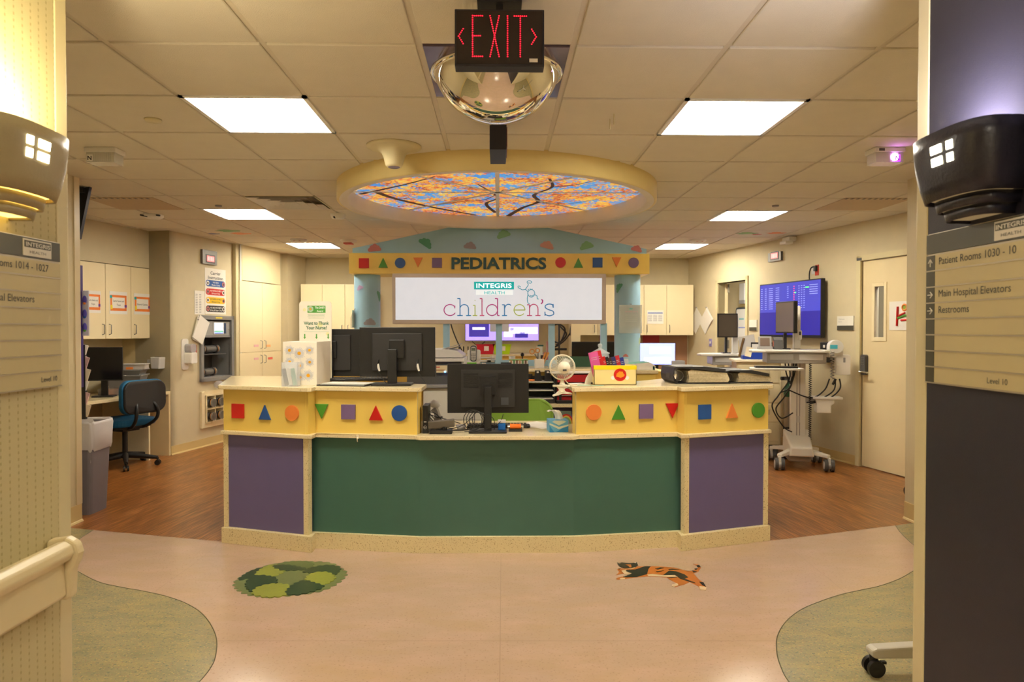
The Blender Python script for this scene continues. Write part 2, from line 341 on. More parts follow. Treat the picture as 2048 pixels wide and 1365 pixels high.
body = [(470, 400), (560, 375), (760, 365), (960, 370), (1150, 385), (1320, 430), (1400, 450), (1480, 540), (1560, 600), (1590, 650), (1585, 690), (1500, 690), (1480, 640), (1360, 580), (1290, 615), (1160, 650), (1115, 635), (1190, 600), (1100, 555), (1050, 520), (940, 510), (800, 505), (700, 510), (600, 520), (470, 540), (390, 550), (355, 540), (380, 520), (520, 495), (580, 460), (480, 460), (360, 485), (400, 440), (370, 410), (390, 388), (440, 400)]
blob(body, co, .0015, 'body', cat, cp_, False)
blob([(1320, 435), (1400, 430), (1460, 395), (1470, 365), (1410, 335), (1490, 345), (1515, 385), (1480, 440), (1400, 462)], co, .0015, 'tail', cat, cp_, False)
blob([(370, 315), (440, 315), (500, 325), (570, 325), (640, 310), (655, 350), (620, 385), (560, 405), (480, 395), (410, 375), (380, 345)], cb_, .0022, 'head', cat, cp_, False)
for pts, m_, nm in (([(750, 370), (830, 370), (800, 400), (780, 475), (640, 515), (510, 520), (450, 515), (570, 470), (480, 435), (500, 420), (620, 415)], cb_, 'black_patch'),
                    ([(1080, 430), (1180, 440), (1290, 480), (1340, 520), (1290, 540), (1430, 590), (1440, 600), (1340, 575), (1230, 540), (1160, 485), (1000, 490)], cb_, 'black_patch'),
                    ([(1490, 582), (1550, 590), (1585, 650), (1530, 625)], cb_, 'black_patch'), ([(890, 405), (960, 385), (1010, 392), (930, 412)], cb_, 'stripe'), ([(900, 440), (1010, 428), (920, 450)], cb_, 'stripe'), ([(1070, 410), (1120, 403), (1220, 415), (1090, 418)], cb_, 'stripe'),
                    ([(1395, 430), (1460, 440), (1440, 450), (1410, 452)], cb_, 'stripe'), ([(1455, 360), (1490, 350), (1510, 380), (1470, 385)], cb_, 'stripe'), ([(1425, 400), (1470, 395), (1460, 412), (1435, 415)], cb_, 'stripe'), ([(380, 405), (420, 400), (400, 412)], cb_, 'stripe'), ([(1050, 520), (1190, 517), (1110, 530)], cb_, 'stripe'),
                    ([(430, 430), (500, 410), (490, 440), (575, 465), (540, 480), (470, 475), (440, 445)], cw, 'chest'), ([(780, 485), (850, 475), (1000, 492), (1150, 490), (1200, 515), (1050, 515), (800, 503)], cw, 'belly'),
                    ([(1490, 640), (1590, 655), (1580, 695), (1500, 690)], cw, 'paw'), ([(1120, 620), (1190, 600), (1210, 630), (1150, 648), (1115, 640)], cw, 'paw'), ([(410, 530), (480, 530), (470, 545), (410, 548)], cw, 'paw'),
                    ([(480, 345), (560, 345), (570, 385), (545, 388), (530, 370)], co, 'nose_patch'), ([(500, 395), (560, 400), (620, 380), (600, 395), (560, 408)], cw, 'muzzle'), ([(380, 318), (430, 322), (400, 335)], M('inlay pink grey', (170, 150, 130), .4), 'ear'), ([(590, 320), (630, 312), (625, 330)], M('inlay pink grey', (170, 150, 130), .4), 'ear')):
    blob(pts, m_, .0030, nm, cat, cp_, False)

# ceiling with a lay-in grid; cells left open for lamps, vents and the dome
GX, GY, T_ = -.315, 2.70, .61
cells = {}
def cell(i, j): return GX+T_*i, GX+T_*(i+1), GY+T_*j, GY+T_*(j+1)
LIGHTS = [(-2, 1), (2, 1), (-4, 6), (4, 6), (-4, 10), (4, 10)]     # i,j ; i counts from the dome column (0)
BACKL = [(0, -3), (0, -7), (-1, 7+5)]
LIGHTS += [(0, -6), (0, -9)]
VENT = (-3, 5); DOME = (0, 0)
open_cells = set(LIGHTS) | {VENT, DOME}
RC = (CX+.0, 5.49); RO = 1.25
mb = MB()
for i in range(-9, 9):
    for j in range(-10, 14):
        if (i, j) in open_cells: continue
        x0, x1, y0, y1 = cell(i, j)
        if math.hypot(max(abs(x0-RC[0]), abs(x1-RC[0])), max(abs(y0-RC[1]), abs(y1-RC[1]))) < RO-.02: continue
        g = .0125; mb.box(x0+g, x1-g, y0+g, y1-g, CEIL, CEIL+.02, tile_m)
ceiling = struct(mb, 'ceiling', bevel=.003, seg=1)
mb = MB()
for i in range(-9, 10): mb.box(GX+T_*i-.0125, GX+T_*i+.0125, -3.4, 11.3, CEIL+.008, CEIL+.03, grid_m)
for j in range(-10, 15): mb.box(-5.8, 5.2, GY+T_*j-.0125, GY+T_*j+.0125, CEIL+.0095, CEIL+.03, grid_m)
struct(mb, 'ceiling_grid', ceiling)
mb = MB(); mb.box(-5.9, 5.4, -3.5, 11.5, CEIL+.25, CEIL+.3, M('concrete deck', (120, 115, 105), .9)); struct(mb, 'ceiling_deck', ceiling)
def wall(name, p0, p1, mat, th=.12, z0=0, z1=CEIL+.02, holes=(), parent=None):
    F = Frame(p0, p1); mb = MB(); us = sorted({0, F.len} | {h[0] for h in holes} | {h[1] for h in holes})
    mb.T = Matrix.Translation(F.o) @ Matrix.Rotation(F.rz, 4, 'Z')
    for a, b in zip(us, us[1:]):
        hs = sorted([h for h in holes if h[0] <= a+1e-6 and h[1] >= b-1e-6], key=lambda h: h[2]); z = z0
        for h in hs:
            if h[2] > z: mb.box(a, b, 0, th, z, h[2], mat)
            z = h[3]
        if z < z1: mb.box(a, b, 0, th, z, z1, mat)
    return F, struct(mb, name, parent)
def baseboard(name, F, u0, u1, h=.1, mat=None):
    mb = MB(); mb.T = Matrix.Translation(F.o) @ Matrix.Rotation(F.rz, 4, 'Z')
    mb.prism([(0, 0), (-.018, 0), (-.012, .012), (-.006, .016), (-.006, h), (0, h)], u0, u1, 'x', mat or base_m)
    return struct(mb, name)
# near corridor (the camera stands in it)
XL, XR = -1.18, 1.165
LC, _ = wall('wall_left_corridor', (XL, -3.0), (XL, 1.845), wp_l)
RCo, _ = wall('wall_right_corridor', (XR, 1.836), (XR, -3.0), dark_wall)
wall('wall_rear', (XR+.1, -3.0), (XL-.1, -3.0), wall_m)
mb = MB(); mb.box(XL-.13, XL+.002, 1.845, 1.896, 0, CEIL, trim_m); struct(mb, 'trim_1', bevel=.004)
mb = MB(); mb.box(XR-.002, XR+.13, 1.836, 1.887, 0, CEIL, trim_m); struct(mb, 'trim_2', bevel=.004)
wall('wall_left_front', (XL-.13, 1.896), (-3.09, 1.896), wp_b); wall('wall_right_front', (3.04, 1.887), (XR+.13, 1.887), wp_b)
LN, _ = wall('wall_left_near', (-3.09, 1.896), (-3.09, 5.09), wp_b, th=.15); RN, _ = wall('wall_right_near', (3.04, 5.04), (3.04, 1.887), wp_b, th=.15)
baseboard('baseboard_left_near', LN, 0, LN.len, .13); baseboard('baseboard_right_near', RN, 0, RN.len, .13)
mb = MB(); mb.box(-3.093, -3.083, 5.03, 5.094, .13, CEIL, M('beige corner guard', (214, 196, 156), .4)); struct(mb, 'trim_3')
wall('wall_left_return', (-3.245, 5.09), (-5.0, 5.09), wall_m); wall('wall_right_return', (4.6, 5.04), (3.165, 5.04), wall_m)
# left wall with its alcove
A0 = Vector((-3.70, 7.75, 0)); B0 = Vector((-3.07, 10.6, 0)); dl = (B0-A0).normalized(); nl = Vector((-dl.y, dl.x, 0))
Ab = A0+nl*.62; An = Ab-dl*3.0; As = A0+nl*.262; Asn = As-dl*2.8
LW0 = Frame(A0, B0)
u_n0, z_n0 = LW0.uz(399, 765); u_n1, z_n1 = LW0.uz(464, 633); u_t0 = LW0.uz(400, 860)[0]; u_t1 = LW0.uz(452, 860)[0]; z_t0 = LW0.uz(400, 858)[1]; z_t1 = LW0.uz(400, 785)[1]
LW, _ = wall('wall_left', A0, B0, wall_m, th=.45, holes=[(u_n0, u_n1, z_n0, z_n1), (u_t0+.03, u_t1, z_t0+.06, z_t1)])
AW, _ = wall('wall_alcove', An, Ab, wall_m); wall('wall_alcove_side', Ab, A0, M('beige wallpaper side', (214, 194, 146), .7), th=.1)
SF, _ = wall('wall_soffit', Asn, As, wall_m, th=.36, z0=2.11)
baseboard('baseboard_left', LW, 0, 1.4)
# right wall with a doorway and a closed door
C0 = Vector((2.95, 10.6, 0)); C1 = Vector((4.15, 5.12, 0)); RW0 = Frame(C0, C1)
ud0, zd = RW0.uz(1437, 567); ud1, _z = RW0.uz(1493, 562); ue0, ze = RW0.uz(1724, 527); 
RW, _ = wall('wall_right', C0, C1, wall_m, holes=[(ud0, ud1, 0, zd), (ue0, ue0+.93, 0, 2.13)])
baseboard('baseboard_right', RW, ud1+.06, ue0-.05); baseboard('baseboard_right_back', RW, 0, ud0-.05)
BW, _ = wall('wall_back', B0, C0, wall_m)
# white trim on the left wall beside the carrier station
u0, _ = LW.uz(465, 600); u1, _ = LW.uz(478, 600)
mb = MB(); mb.T = Matrix.Translation(LW.o) @ Matrix.Rotation(LW.rz, 4, 'Z'); mb.box(u0, u1, -.05, 0, 0, CEIL, trim_m); mb.box(u0+(u1-u0)*.62, u0+(u1-u0)*.8, -.056, -.05, 0, CEIL, white_m); struct(mb, 'trim_4')
u0, _ = LW.uz(562, 600)
mb = MB(); mb.T = Matrix.Translation(LW.o) @ Matrix.Rotation(LW.rz, 4, 'Z'); mb.box(u0+.01, LW.len, -.10, 0, 0, CEIL, wall_m); struct(mb, 'trim_5')
# pilaster on the back wall
p0, p1 = PY(1139, 600, 10.45), PY(1157, 600, 10.45)
mb = MB(); mb.box(p0.x, p1.x, 10.2, 10.6, 0, CEIL, cab_m); struct(mb, 'trim_6')
# room behind the open doorway
nr = RW.n; q0 = RW.pt(ud0-3.3, 0, -1.7); q1 = RW.pt(ud1+.9, 0, -1.7)
wall('wall_side_room', q0, q1, wall_m); wall('wall_side_room_left', RW.pt(ud0-3.3, 0, -.12), q0, wall_m); wall('wall_side_room_front', RW.pt(0, 0, -.13), RW.pt(ud0-3.3, 0, -.13), wall_m); wall('wall_side_room_right', q1, RW.pt(ud1+.9, 0, -.12), wall_m)
mb = MB(); mb.T = Matrix.Translation(RW.o) @ Matrix.Rotation(RW.rz, 4, 'Z')
for a, b in ((ud0-.05, ud0), (ud1, ud1+.05)): mb.box(a, b, -.02, .14, 0, zd+.05, trim_m)
mb.box(ud0-.05, ud1+.05, -.02, .14, zd, zd+.05, trim_m); struct(mb, 'trim_7', bevel=.003)
# open door leaf inside that room, hinged at its left jamb
d1 = thing('door_1', 'open door', 'door'); del d1['category']; del d1['label']; d1['kind'] = 'structure'
d1.location = RW.pt(ud0+.02, 0, -.14); d1.rotation_euler = (0, 0, RW.rz+R(152))
mb = MB(); mb.box(0, .85, 0, .045, .01, zd-.01, door_m); mb.build('door_leaf', d1, bevel=.003)
for z in (.25, 1.15, 1.95): MB().box(-.02, .012, -.02, .004, z, z+.12, steel).build('hinge', d1)
# closed door with a narrow window
zD = 2.125
mb = MB(); mb.T = Matrix.Translation(RW.o) @ Matrix.Rotation(RW.rz, 4, 'Z')
for a, b in ((ue0-.055, ue0), (ue0+.93, ue0+.985)): mb.box(a, b, -.022, .13, 0, zD+.055, trim_m)
mb.box(ue0-.055, ue0+.985, -.022, .13, zD, zD+.055, trim_m); struct(mb, 'trim_8', bevel=.003)
d2 = bpy.data.objects.new('door_2', None); COL.objects.link(d2); d2['kind'] = 'structure'; d2.location = RW.pt(ue0, 0, 0); d2.rotation_euler = (0, 0, RW.rz)
wx0, wz1 = RW.uz(1748, 574); wx1, wz0 = RW.uz(1766, 675); wx0 -= ue0; wx1 -= ue0
mb = MB()
for a, b, c, d in ((.006, .924, .01, wz0), (.006, .924, wz1, zD-.006), (.006, wx0, wz0, wz1), (wx1, .924, wz0, wz1)): mb.box(a, b, .012, .055, c, d, door_m)
mb.build('door_leaf', d2)
mb = MB()
for a, b, c, d in ((wx0-.035, wx0, wz0-.04, wz1+.04), (wx1, wx1+.035, wz0-.04, wz1+.04), (wx0, wx1, wz0-.04, wz0), (wx0, wx1, wz1, wz1+.04)): mb.box(a, b, .004, .06, c, d, cab_m)
mb.build('window_frame', d2, bevel=.003)
MB().box(wx0, wx1, .03, .036, wz0, wz1, acryl).build('window_pane', d2)
lx, lz = RW.uz(1730, 737); lx -= ue0
mb = MB(); mb.prism(rrect(.02, .085, .95, 1.16, .02), -.028, .012, 'y', dgrey)
for k in range(5):
    for c in range(2): mb.disc(.042+c*.02, 1.06+k*.017, .006, -.031, -.028, steel, 10)
mb.build('lock_housing', d2, bevel=.004)
mb = MB(); mb.cyl((.05, .0, .985), (.05, -.07, .985), .014, chrome); mb.tube([(.05, -.065, .985), (.1, -.068, .985), (.16, -.062, .982)], .009, chrome); mb.build('door_handle', d2)
MB().box(-.055+.01, .02, -.026, -.022, 2.13, 2.155, dgrey).build('door_tag', d2)
mb = MB(); [mb.disc(.77, 2.0+k*.035, .011, .008, .012, steel, 12) for k in range(2)]; mb.build('door_screw', d2)
MB().box(wx0-.25, wx1+.4, .7, .72, .3, 2.3, M('lilac wall beyond', (120, 110, 170), .6)).build('view_panel', d2)
MB().box(wx0-.25, wx1+.4, .55, .6, wz0+.17, wz0+.25, M('indigo bar', (60, 46, 140), .5)).box(wx0+.11, wx0+.14, .52, .55, wz0-.3, wz0+.2, M('indigo bar', (60, 46, 140), .5)).build('view_rail', d2)

# ================================================================== CEILING THINGS
def ceiling_light(i, j, label, group, back=False):
    x0, x1, y0, y1 = cell(i, j); cx, cy = (x0+x1)/2, (y0+y1)/2
    t = thing('ceiling_light', label, 'ceiling light', (cx, cy, CEIL), 0, group); h = .305
    mb = MB()
    for a, b, c, d in ((-h, h, -h, -h+.022), (-h, h, h-.022, h), (-h, -h+.022, -h, h), (h-.022, h, -h, h)): mb.box(a, b, c, d, -.002, .012, white_m)
    for a, b, c, d in ((-h, h, -h+.01, -h+.02), (-h, h, h-.02, h-.01), (-h+.01, -h+.02, -h, h), (h-.02, h-.01, -h, h)): mb.box(a, b, c, d, 0, .09, white_m)
    mb.build('frame', t)
    # curved reflector wings left and right of the lamp basket
    mb = MB(); k = 8
    for s in (-1, 1):
        pts = [(s*(.12+.16*q/k), .085*math.cos(q/k*PI/2)+.006) for q in range(k+1)]
        mb.prism(pts + [(p[0], p[1]+.003) for p in pts[::-1]], -h+.02, h-.02, 'y', lamp_m)
    mb.build('diffuser', t)
    mb = MB(); mb.box(-.12, .12, -h+.02, h-.02, .085, .09, lamp_m); mb.build('reflector', t)
    mb = MB(); pts = [(-.1, .03), (-.08, .012), (0, .004), (.08, .012), (.1, .03), (.1, .034), (0, .01), (-.1, .034)]
    mb.prism(pts, -h+.06, h-.06, 'y', M('lamp basket', (255, 255, 250), .5, emit=TROFFER*2.6, ecol=(255, 244, 222))); mb.build('lamp_basket', t)
    return t
for (i, j), lb in zip(LIGHTS, ('lit square ceiling light nearest on the left, above the sloping view of the left alcove', 'lit square ceiling light nearest on the right, largest on that side',
        'lit square ceiling light above the left work alcove, beside the square air vent', 'lit square ceiling light in front of the right wall with the large screen', 'lit square ceiling light farthest back on the left, near the cupboards', 'lit square ceiling light farthest back on the right, near the back corner',
        'lit square ceiling light in the corridor behind the exit sign', 'lit square ceiling light at the far end of the corridor')):
    ceiling_light(i, j, lb, 'square ceiling lights')
# square air diffuser
x0, x1, y0, y1 = cell(*VENT); t = thing('air_vent', 'square stepped louvre air vent in the ceiling left of the ring', 'air vent', ((x0+x1)/2, (y0+y1)/2, CEIL))
mb = MB(); mb.box(-.3, .3, -.3, .3, .06, .07, M('vent dark', (150, 136, 112), .8))
for a in ((-.3, -.29, -.3, .3), (.29, .3, -.3, .3), (-.3, .3, -.3, -.29), (-.3, .3, .29, .3)): mb.box(*a, 0, .07, trim_m)
mb.build('housing', t)
for k in range(4):
    r0 = .285-.07*k; r1 = r0-.05; z0, z1 = -.008, .03
    mb = MB(); vs_ = [(s*r0, q*r0, z0) for s, q in ((-1, -1), (1, -1), (1, 1), (-1, 1))]+[(s*r1, q*r1, z1) for s, q in ((-1, -1), (1, -1), (1, 1), (-1, 1))]
    mb.add(vs_, [(i, (i+1) % 4, (i+1) % 4+4, i+4) for i in range(4)], white_m); mb.build('louvre', t)
# mirror dome in its tile
x0, x1, y0, y1 = cell(*DOME); t = thing('dome_mirror', 'round chrome convex dome mirror in the ceiling behind the exit sign', 'mirror', ((x0+x1)/2, (y0+y1)/2, CEIL))
MB().box(-.29, .29, -.29, .29, 0, .012, mirror2).build('mirror_tile', t)
mb = MB(); r, hh = .275, .21; Rs = (r*r+hh*hh)/(2*hh); a = math.asin(r/Rs) if hh < r else PI/2
prof = [(Rs*math.sin(a*(1-k/24)), -(Rs*math.cos(a*(1-k/24))-(Rs-hh))) for k in range(24)]+[(1e-4, -hh)]
mb.lathe([(r+.012, 0), (r+.012, -.006)]+[(r, -.006)]+prof, mirror, n=72); mb.build('dome', t)
# red LED exit sign
led = M('red LED', (255, 30, 50), .4, emit=3.6, ecol=(255, 18, 40)); 
def exit_sign(loc, rz, label, letters=True, w=.30, h=.19, dep=.055):
    t = thing('exit_sign', label, 'exit sign', loc, rz)
    MB().box(-.075, .075, -.03, .03, -.02, 0, black).build('canopy', t)
    z1 = -.045; z0 = z1-h
    mb = MB(); mb.box(-.012, .012, -.01, .01, z1, -.02, black); mb.build('mount_stem', t)
    mb = MB(); mb.box(-w/2, w/2, -dep/2, dep/2, z0, z1, M('exit sign housing', (40, 38, 46), .5)); mb.build('housing', t, bevel=.002)
    f = MB(); f.box(-w/2+.006, w/2-.006, -dep/2-.0015, -dep/2, z0+.008, z1-.006, M('smoked sign face', (48, 40, 36), .22)); f.build('face_plate', t)
    if letters:
        def dots(pts, n): 
            mb = MB()
            for (a, b), (c, d), k in pts:
                for q in range(k):
                    x = a+(c-a)*q/(k-1); z = b+(d-b)*q/(k-1); X = (x-.5)*w; Z = z0+z*h
                    mb.sph((X, -dep/2-.002, Z), .0019, led, sy=.6, n=8)
            return mb.build(n, t)
        top, bot, mid = .88, .17, .53
        dots([((.20, top), (.31, top), 6), ((.20, top), (.20, bot), 20), ((.20, bot), (.31, bot), 6), ((.20, mid), (.285, mid), 5)], 'letter')
        dots([((.395, top), (.495, bot), 20), ((.495, top), (.395, bot), 20)], 'letter')
        dots([((.59, top), (.59, bot), 20)], 'letter')
        dots([((.665, top), (.80, top), 7), ((.7325, top), (.7325, bot), 20)], 'letter')
        dots([((.095, .65), (.045, .52), 5), ((.045, .52), (.095, .39), 5)], 'arrow'); dots([((.86, .65), (.91, .52), 5), ((.91, .52), (.86, .39), 5)], 'arrow')
        MB().box(.1, .128, -dep/2-.0025, -dep/2-.0015, z0+.014, z0+.026, paper).build('rating_label', t)
    return t
p = PY(999, 80, 2.33); exit_sign((p.x, 2.33, CEIL), 0, 'black hanging exit sign with red lit letters and two arrows')
p = PY(996, 300, 3.66); t = exit_sign((p.x, 3.66, CEIL), R(90), 'black sign seen edge on, hanging below the dome mirror', letters=False, w=.31, h=.15, dep=.085)
MB().box(-.12, .12, -.048, -.045, -.17, -.07, M('dim red lettering', (120, 40, 34), .5)).build('lettering', t)
# horn shaped ceiling sensor
p = PY(788, 292, 4.18); t = thing('ceiling_speaker', 'cream trumpet shaped sensor on the ceiling in front of the ring', 'ceiling sensor', (p.x, 4.18, CEIL))
MB().lathe([(1e-4, 0), (.165, 0), (.165, -.008), (.14, -.016), (.1, -.026), (.075, -.045), (.062, -.075), (.052, -.115), (.042, -.128), (1e-4, -.128)], trim_m, n=40).build('flange', t)
MB().lathe([(.036, -.128), (.03, -.132), (1e-4, -.132)], M('lens purple grey', (150, 140, 170), .2), n=24).build('lens', t)
# the backlit ring
ring = thing('ceiling_feature', 'round cream ceiling ring framing backlit autumn tree pictures', 'ceiling light', (RC[0], RC[1], CEIL))
ring_m = M('cream ring drywall', (226, 204, 138), .55); ringin = M('white ring lining', (236, 224, 206), .5)
zb = -.122; RI = 1.165
mb = MB(); mb.lathe([(RO, .02), (RO, zb), (RO-.02, zb-.004)], ring_m, n=128); mb.build('outer_band', ring)
mb = MB(); mb.lathe([(RO-.02, zb-.004), (RI+.01, zb-.004), (RI, zb+.004), (RI-.012, -.012)], ringin, n=128); mb.build('inner_lining', ring)
def autumn():
    m = bpy.data.materials.new('backlit autumn leaves'); m.use_nodes = True; nt = m.node_tree; b = nt.nodes['Principled BSDF']
    tc = nn(nt, 'ShaderNodeTexCoord'); O = tc.outputs['Object']
    def noise(sc, dt, ro=.6, off=0):
        mp = nn(nt, 'ShaderNodeMapping'); mp.inputs['Location'].default_value = (off, off*.7, 0); nt.links.new(O, mp.inputs[0])
        n = nn(nt, 'ShaderNodeTexNoise', i_Scale=sc, i_Detail=dt, i_Roughness=ro); nt.links.new(mp.outputs[0], n.inputs['Vector']); return n.outputs[0]
    sky = nn(nt, 'ShaderNodeValToRGB'); e = sky.color_ramp.elements; e[0].color = (*lin((10, 110, 200)), 1); e[1].color = (*lin((90, 175, 225)), 1); nt.links.new(noise(1.5, 2), sky.inputs[0])
    lf = nn(nt, 'ShaderNodeValToRGB'); lf.color_ramp.interpolation = 'LINEAR'; e = lf.color_ramp.elements; e[0].position = .3; e[0].color = (*lin((120, 60, 30)), 1); e[1].position = .75; e[1].color = (*lin((250, 205, 90)), 1)
    for q, c in ((.40, (190, 70, 40)), (.47, (235, 120, 60)), (.53, (245, 170, 70)), (.6, (226, 190, 70))): k = e.new(q); k.color = (*lin(c), 1)
    vo = nn(nt, 'ShaderNodeTexVoronoi', i_Scale=62.0); nt.links.new(O, vo.inputs['Vector']); VP = vo.outputs['Position']
    sc_ = nn(nt, 'ShaderNodeSeparateColor'); nt.links.new(vo.outputs['Color'], sc_.inputs[0])
    def cn(sc, dt, off):
        mp = nn(nt, 'ShaderNodeMapping'); mp.inputs['Location'].default_value = (off, off*.7, 0); nt.links.new(VP, mp.inputs[0])
        n = nn(nt, 'ShaderNodeTexNoise', i_Scale=sc, i_Detail=dt, i_Roughness=.7); nt.links.new(mp.outputs[0], n.inputs['Vector']); return n.outputs[0]
    mixn = mth(nt, 'ADD', mth(nt, 'MULTIPLY', sc_.outputs[0], .26), mth(nt, 'MULTIPLY', cn(3.0, 3, 5), .76)); nt.links.new(mixn, lf.inputs[0])
    mask = mth(nt, 'ADD', cn(5.0, 5, 9), mth(nt, 'MULTIPLY', sc_.outputs[1], .16))
    r = nn(nt, 'ShaderNodeMapRange'); r.inputs[1].default_value = .535; r.inputs[2].default_value = .545; nt.links.new(mask, r.inputs[0])
    mx = nn(nt, 'ShaderNodeMix', data_type='RGBA'); nt.links.new(r.outputs[0], mx.inputs[0]); nt.links.new(sky.outputs[0], mx.inputs[6]); nt.links.new(lf.outputs[0], mx.inputs[7])
    b.inputs['Base Color'].default_value = (.05, .05, .05, 1); nt.links.new(mx.outputs[2], b.inputs['Emission Color']); b.inputs['Emission Strength'].default_value = .55; b.inputs['Roughness'].default_value = .3
    return m
aut = autumn(); bark = M('backlit branch print', (74, 50, 40), .5, emit=.2)
for k in range(8):
    a0 = k*PI/4; n_ = 12; mb = MB(); mb.prism([(0, 0)]+[((RI-.012)*math.cos(a0+PI/4*q/n_), (RI-.012)*math.sin(a0+PI/4*q/n_)) for q in range(n_+1)], -.012, -.002, 'z', aut); mb.build('picture_panel', ring)
for k in range(4):
    mb = MB(); mb.box(-(RI-.012), RI-.012, -.015, .015, -.016, -.012, M('bright white trim', (250, 248, 246), .6)); mb.build('mullion', ring, T=Matrix.Rotation(k*PI/4, 4, 'Z'))
def branch(pts, r0, r1, name='branch_print'):
    P = crom([Vector((a, b, -.0135)) for a, b in pts], 6); mb = MB(); N = len(P); L_ = []; R_ = []
    for i, p in enumerate(P):
        d = (P[min(i+1, N-1)]-P[max(i-1, 0)]).normalized(); w_ = r0+(r1-r0)*i/(N-1); nrm = Vector((-d.y, d.x, 0)); L_.append(p+nrm*w_); R_.append(p-nrm*w_)
    mb.add(L_+R_, [(i, i+1, N+i+1, N+i) for i in range(N-1)], bark); return mb.build(name, ring)
branch([(-1.12, .1), (-.95, -.05), (-.7, -.28), (-.45, -.55)], .022, .008); branch([(-.98, -.02), (-.85, .3), (-.55, .72), (-.2, 1.1)], .03, .02); branch([(-.62, .62), (-.3, .4), (-.1, .3), (.05, -.1)], .01, .004)
branch([(.1, 1.14), (.22, .7), (.35, .4), (.3, .1), (.42, -.2), (.38, -.5)], .026, .01); branch([(.42, -.2), (.6, -.3), (.8, -.55)], .01, .004); branch([(.33, .42), (.6, .5), (.9, .2)], .01, .004); branch([(-.02, .95), (-.1, .5), (.0, .2), (-.15, -.3)], .02, .006)
# small ceiling fittings
def disc_fit(px, py, r, name, label, cat, mat=None, drop=.012, Y=None):
    p = PZ(px, py, CEIL); mb = MB(); mb.lathe([(1e-4, -drop), (r*.9, -drop), (r, -drop*.4), (r, 0), (1e-4, 0)], mat or trim_m, n=28); return one(mb, name, label, cat, (p.x, p.y, CEIL))
disc_fit(306, 239, .043, 'round_sensor', 'flat cream round cap in a tile left of the nearest left light', 'ceiling cap')
disc_fit(437, 411, .03, 'round_sensor', 'tiny round cap above the second left ceiling light', 'ceiling cap', grey); disc_fit(1551, 411, .03, 'round_sensor', 'tiny round cap above the second right ceiling light', 'ceiling cap', grey)
for px, lb in ((210, 'boxy white night light with a black N at the left of the ceiling'), (1770, 'boxy night light glowing purple with a black N at the right of the ceiling')):
    p = PZ(px, 299, CEIL); L_ = px < 1000; t = thing('night_light', lb, 'night light', (p.x, p.y, CEIL), 0 if L_ else 0)
    MB().box(-.095, .095, -.06, .06, -.03, 0, wplast).build('bracket', t, bevel=.004)
    uv = M('purple glow plastic', (200, 90, 255), .4, emit=3.5, ecol=(150, 30, 255)); cl_ = M('ribbed clear plastic', (225, 220, 205), .2, alpha=.75)
    mb = MB(); mb.box(-.085, .085, -.052, .052, -.092, -.03, cl_)
    for k in range(9): mb.box(-.04+k*.013, -.038+k*.013, -.054, -.052, -.088, -.034, cl_)
    mb.build('lens_cover', t, bevel=.003)
    x = -.062 if L_ else .045
    MB().box(x-.018, x+.018, -.0555, -.054, -.086, -.046, paper if L_ else uv).build('letter_plate', t)
    mb = MB(); mb.text('N', x, -.079, .026, -.056, black, align='C', bold=.03); mb.build('letter', t)
    if not L_:
        MB().cyl((.03, -.056, -.06), (.03, -.0535, -.06), .024, M('bright lilac lamp', (255, 235, 255), .4, emit=14, ecol=(215, 130, 255))).build('lamp', t)
        MB().box(-.07, -.035, -.061, -.06, -.024, -.008, dgrey).build('grille', t)
for px, py, lb in ((1222, 268, 'front'), (1230, 258, 'rear')):
    p = PZ(px-2, py-30, CEIL); one(MB().cyl((0, 0, 0), (0, 0, -.055), .003, trim_m, n=8), 'ceiling_hook', f'thin {lb} rod of the pair hanging right of the dome mirror', 'hook', (p.x, p.y, CEIL))
for a, b, c, d, lb in ((215, 395, 330, 420, 'left'), (1662, 397, 1785, 420, 'right')):
    p = PZ((a+c)/2, (b+d)/2, CEIL); t = thing('return_grille', f'flat perforated return air grille in the ceiling, far {lb}', 'air vent', (p.x, p.y, CEIL))
    MB().box(-.29, .29, -.29, .29, -.004, 0, M('tan grille', (196, 172, 136), .6)).build('plate', t)
    mb = MB(); [mb.box(-.28+k*.05, -.26+k*.05, -.28, -.24, -.0055, -.004, dgrey) for k in range(11)]; mb.build('slots', t)
p = PZ(676, 428, CEIL); t = thing('dome_camera', 'small white dome camera on the ceiling beside the ring', 'camera', (p.x, p.y, CEIL))
MB().lathe([(.07, 0), (.07, -.02), (.058, -.045), (.03, -.05), (1e-4, -.05)], wplast).build('housing', t); MB().sph((-.02, -.045, -.035), .016, black).build('lens', t)
p = PZ(307, 430, CEIL); t = thing('smoke_detector', 'grey detector with dark wires on the ceiling above the left alcove', 'detector', (p.x, p.y, CEIL))
MB().lathe([(.09, 0), (.09, -.02), (.06, -.04), (1e-4, -.04)], wplast).build('housing', t); MB().tube([(-.1, -.05, -.01), (-.03, -.07, -.025), (.05, -.06, -.012), (.1, -.08, -.02)], .008, black).build('wire', t)
for px, py, lb, red in ((597, 479, 'white ceiling detector above the left cupboards', 0), (697, 480, 'white ceiling strobe with a red band left of the gable', 1), (1396, 480, 'white ceiling detector above the right wall corner', 0)):
    p = PZ(px, py, CEIL); t = thing('smoke_detector', lb, 'detector', (p.x, p.y, CEIL)); MB().lathe([(.1, 0), (.1, -.015), (.06, -.04), (1e-4, -.04)], wplast).build('housing', t)
    MB().box(-.05, .05, -.06, .06, -.055, -.04, C_red).build('red_band', t) if red else MB().box(-.04, .04, -.075, -.05, -.03, -.022, C_red).build('red_lettering', t)
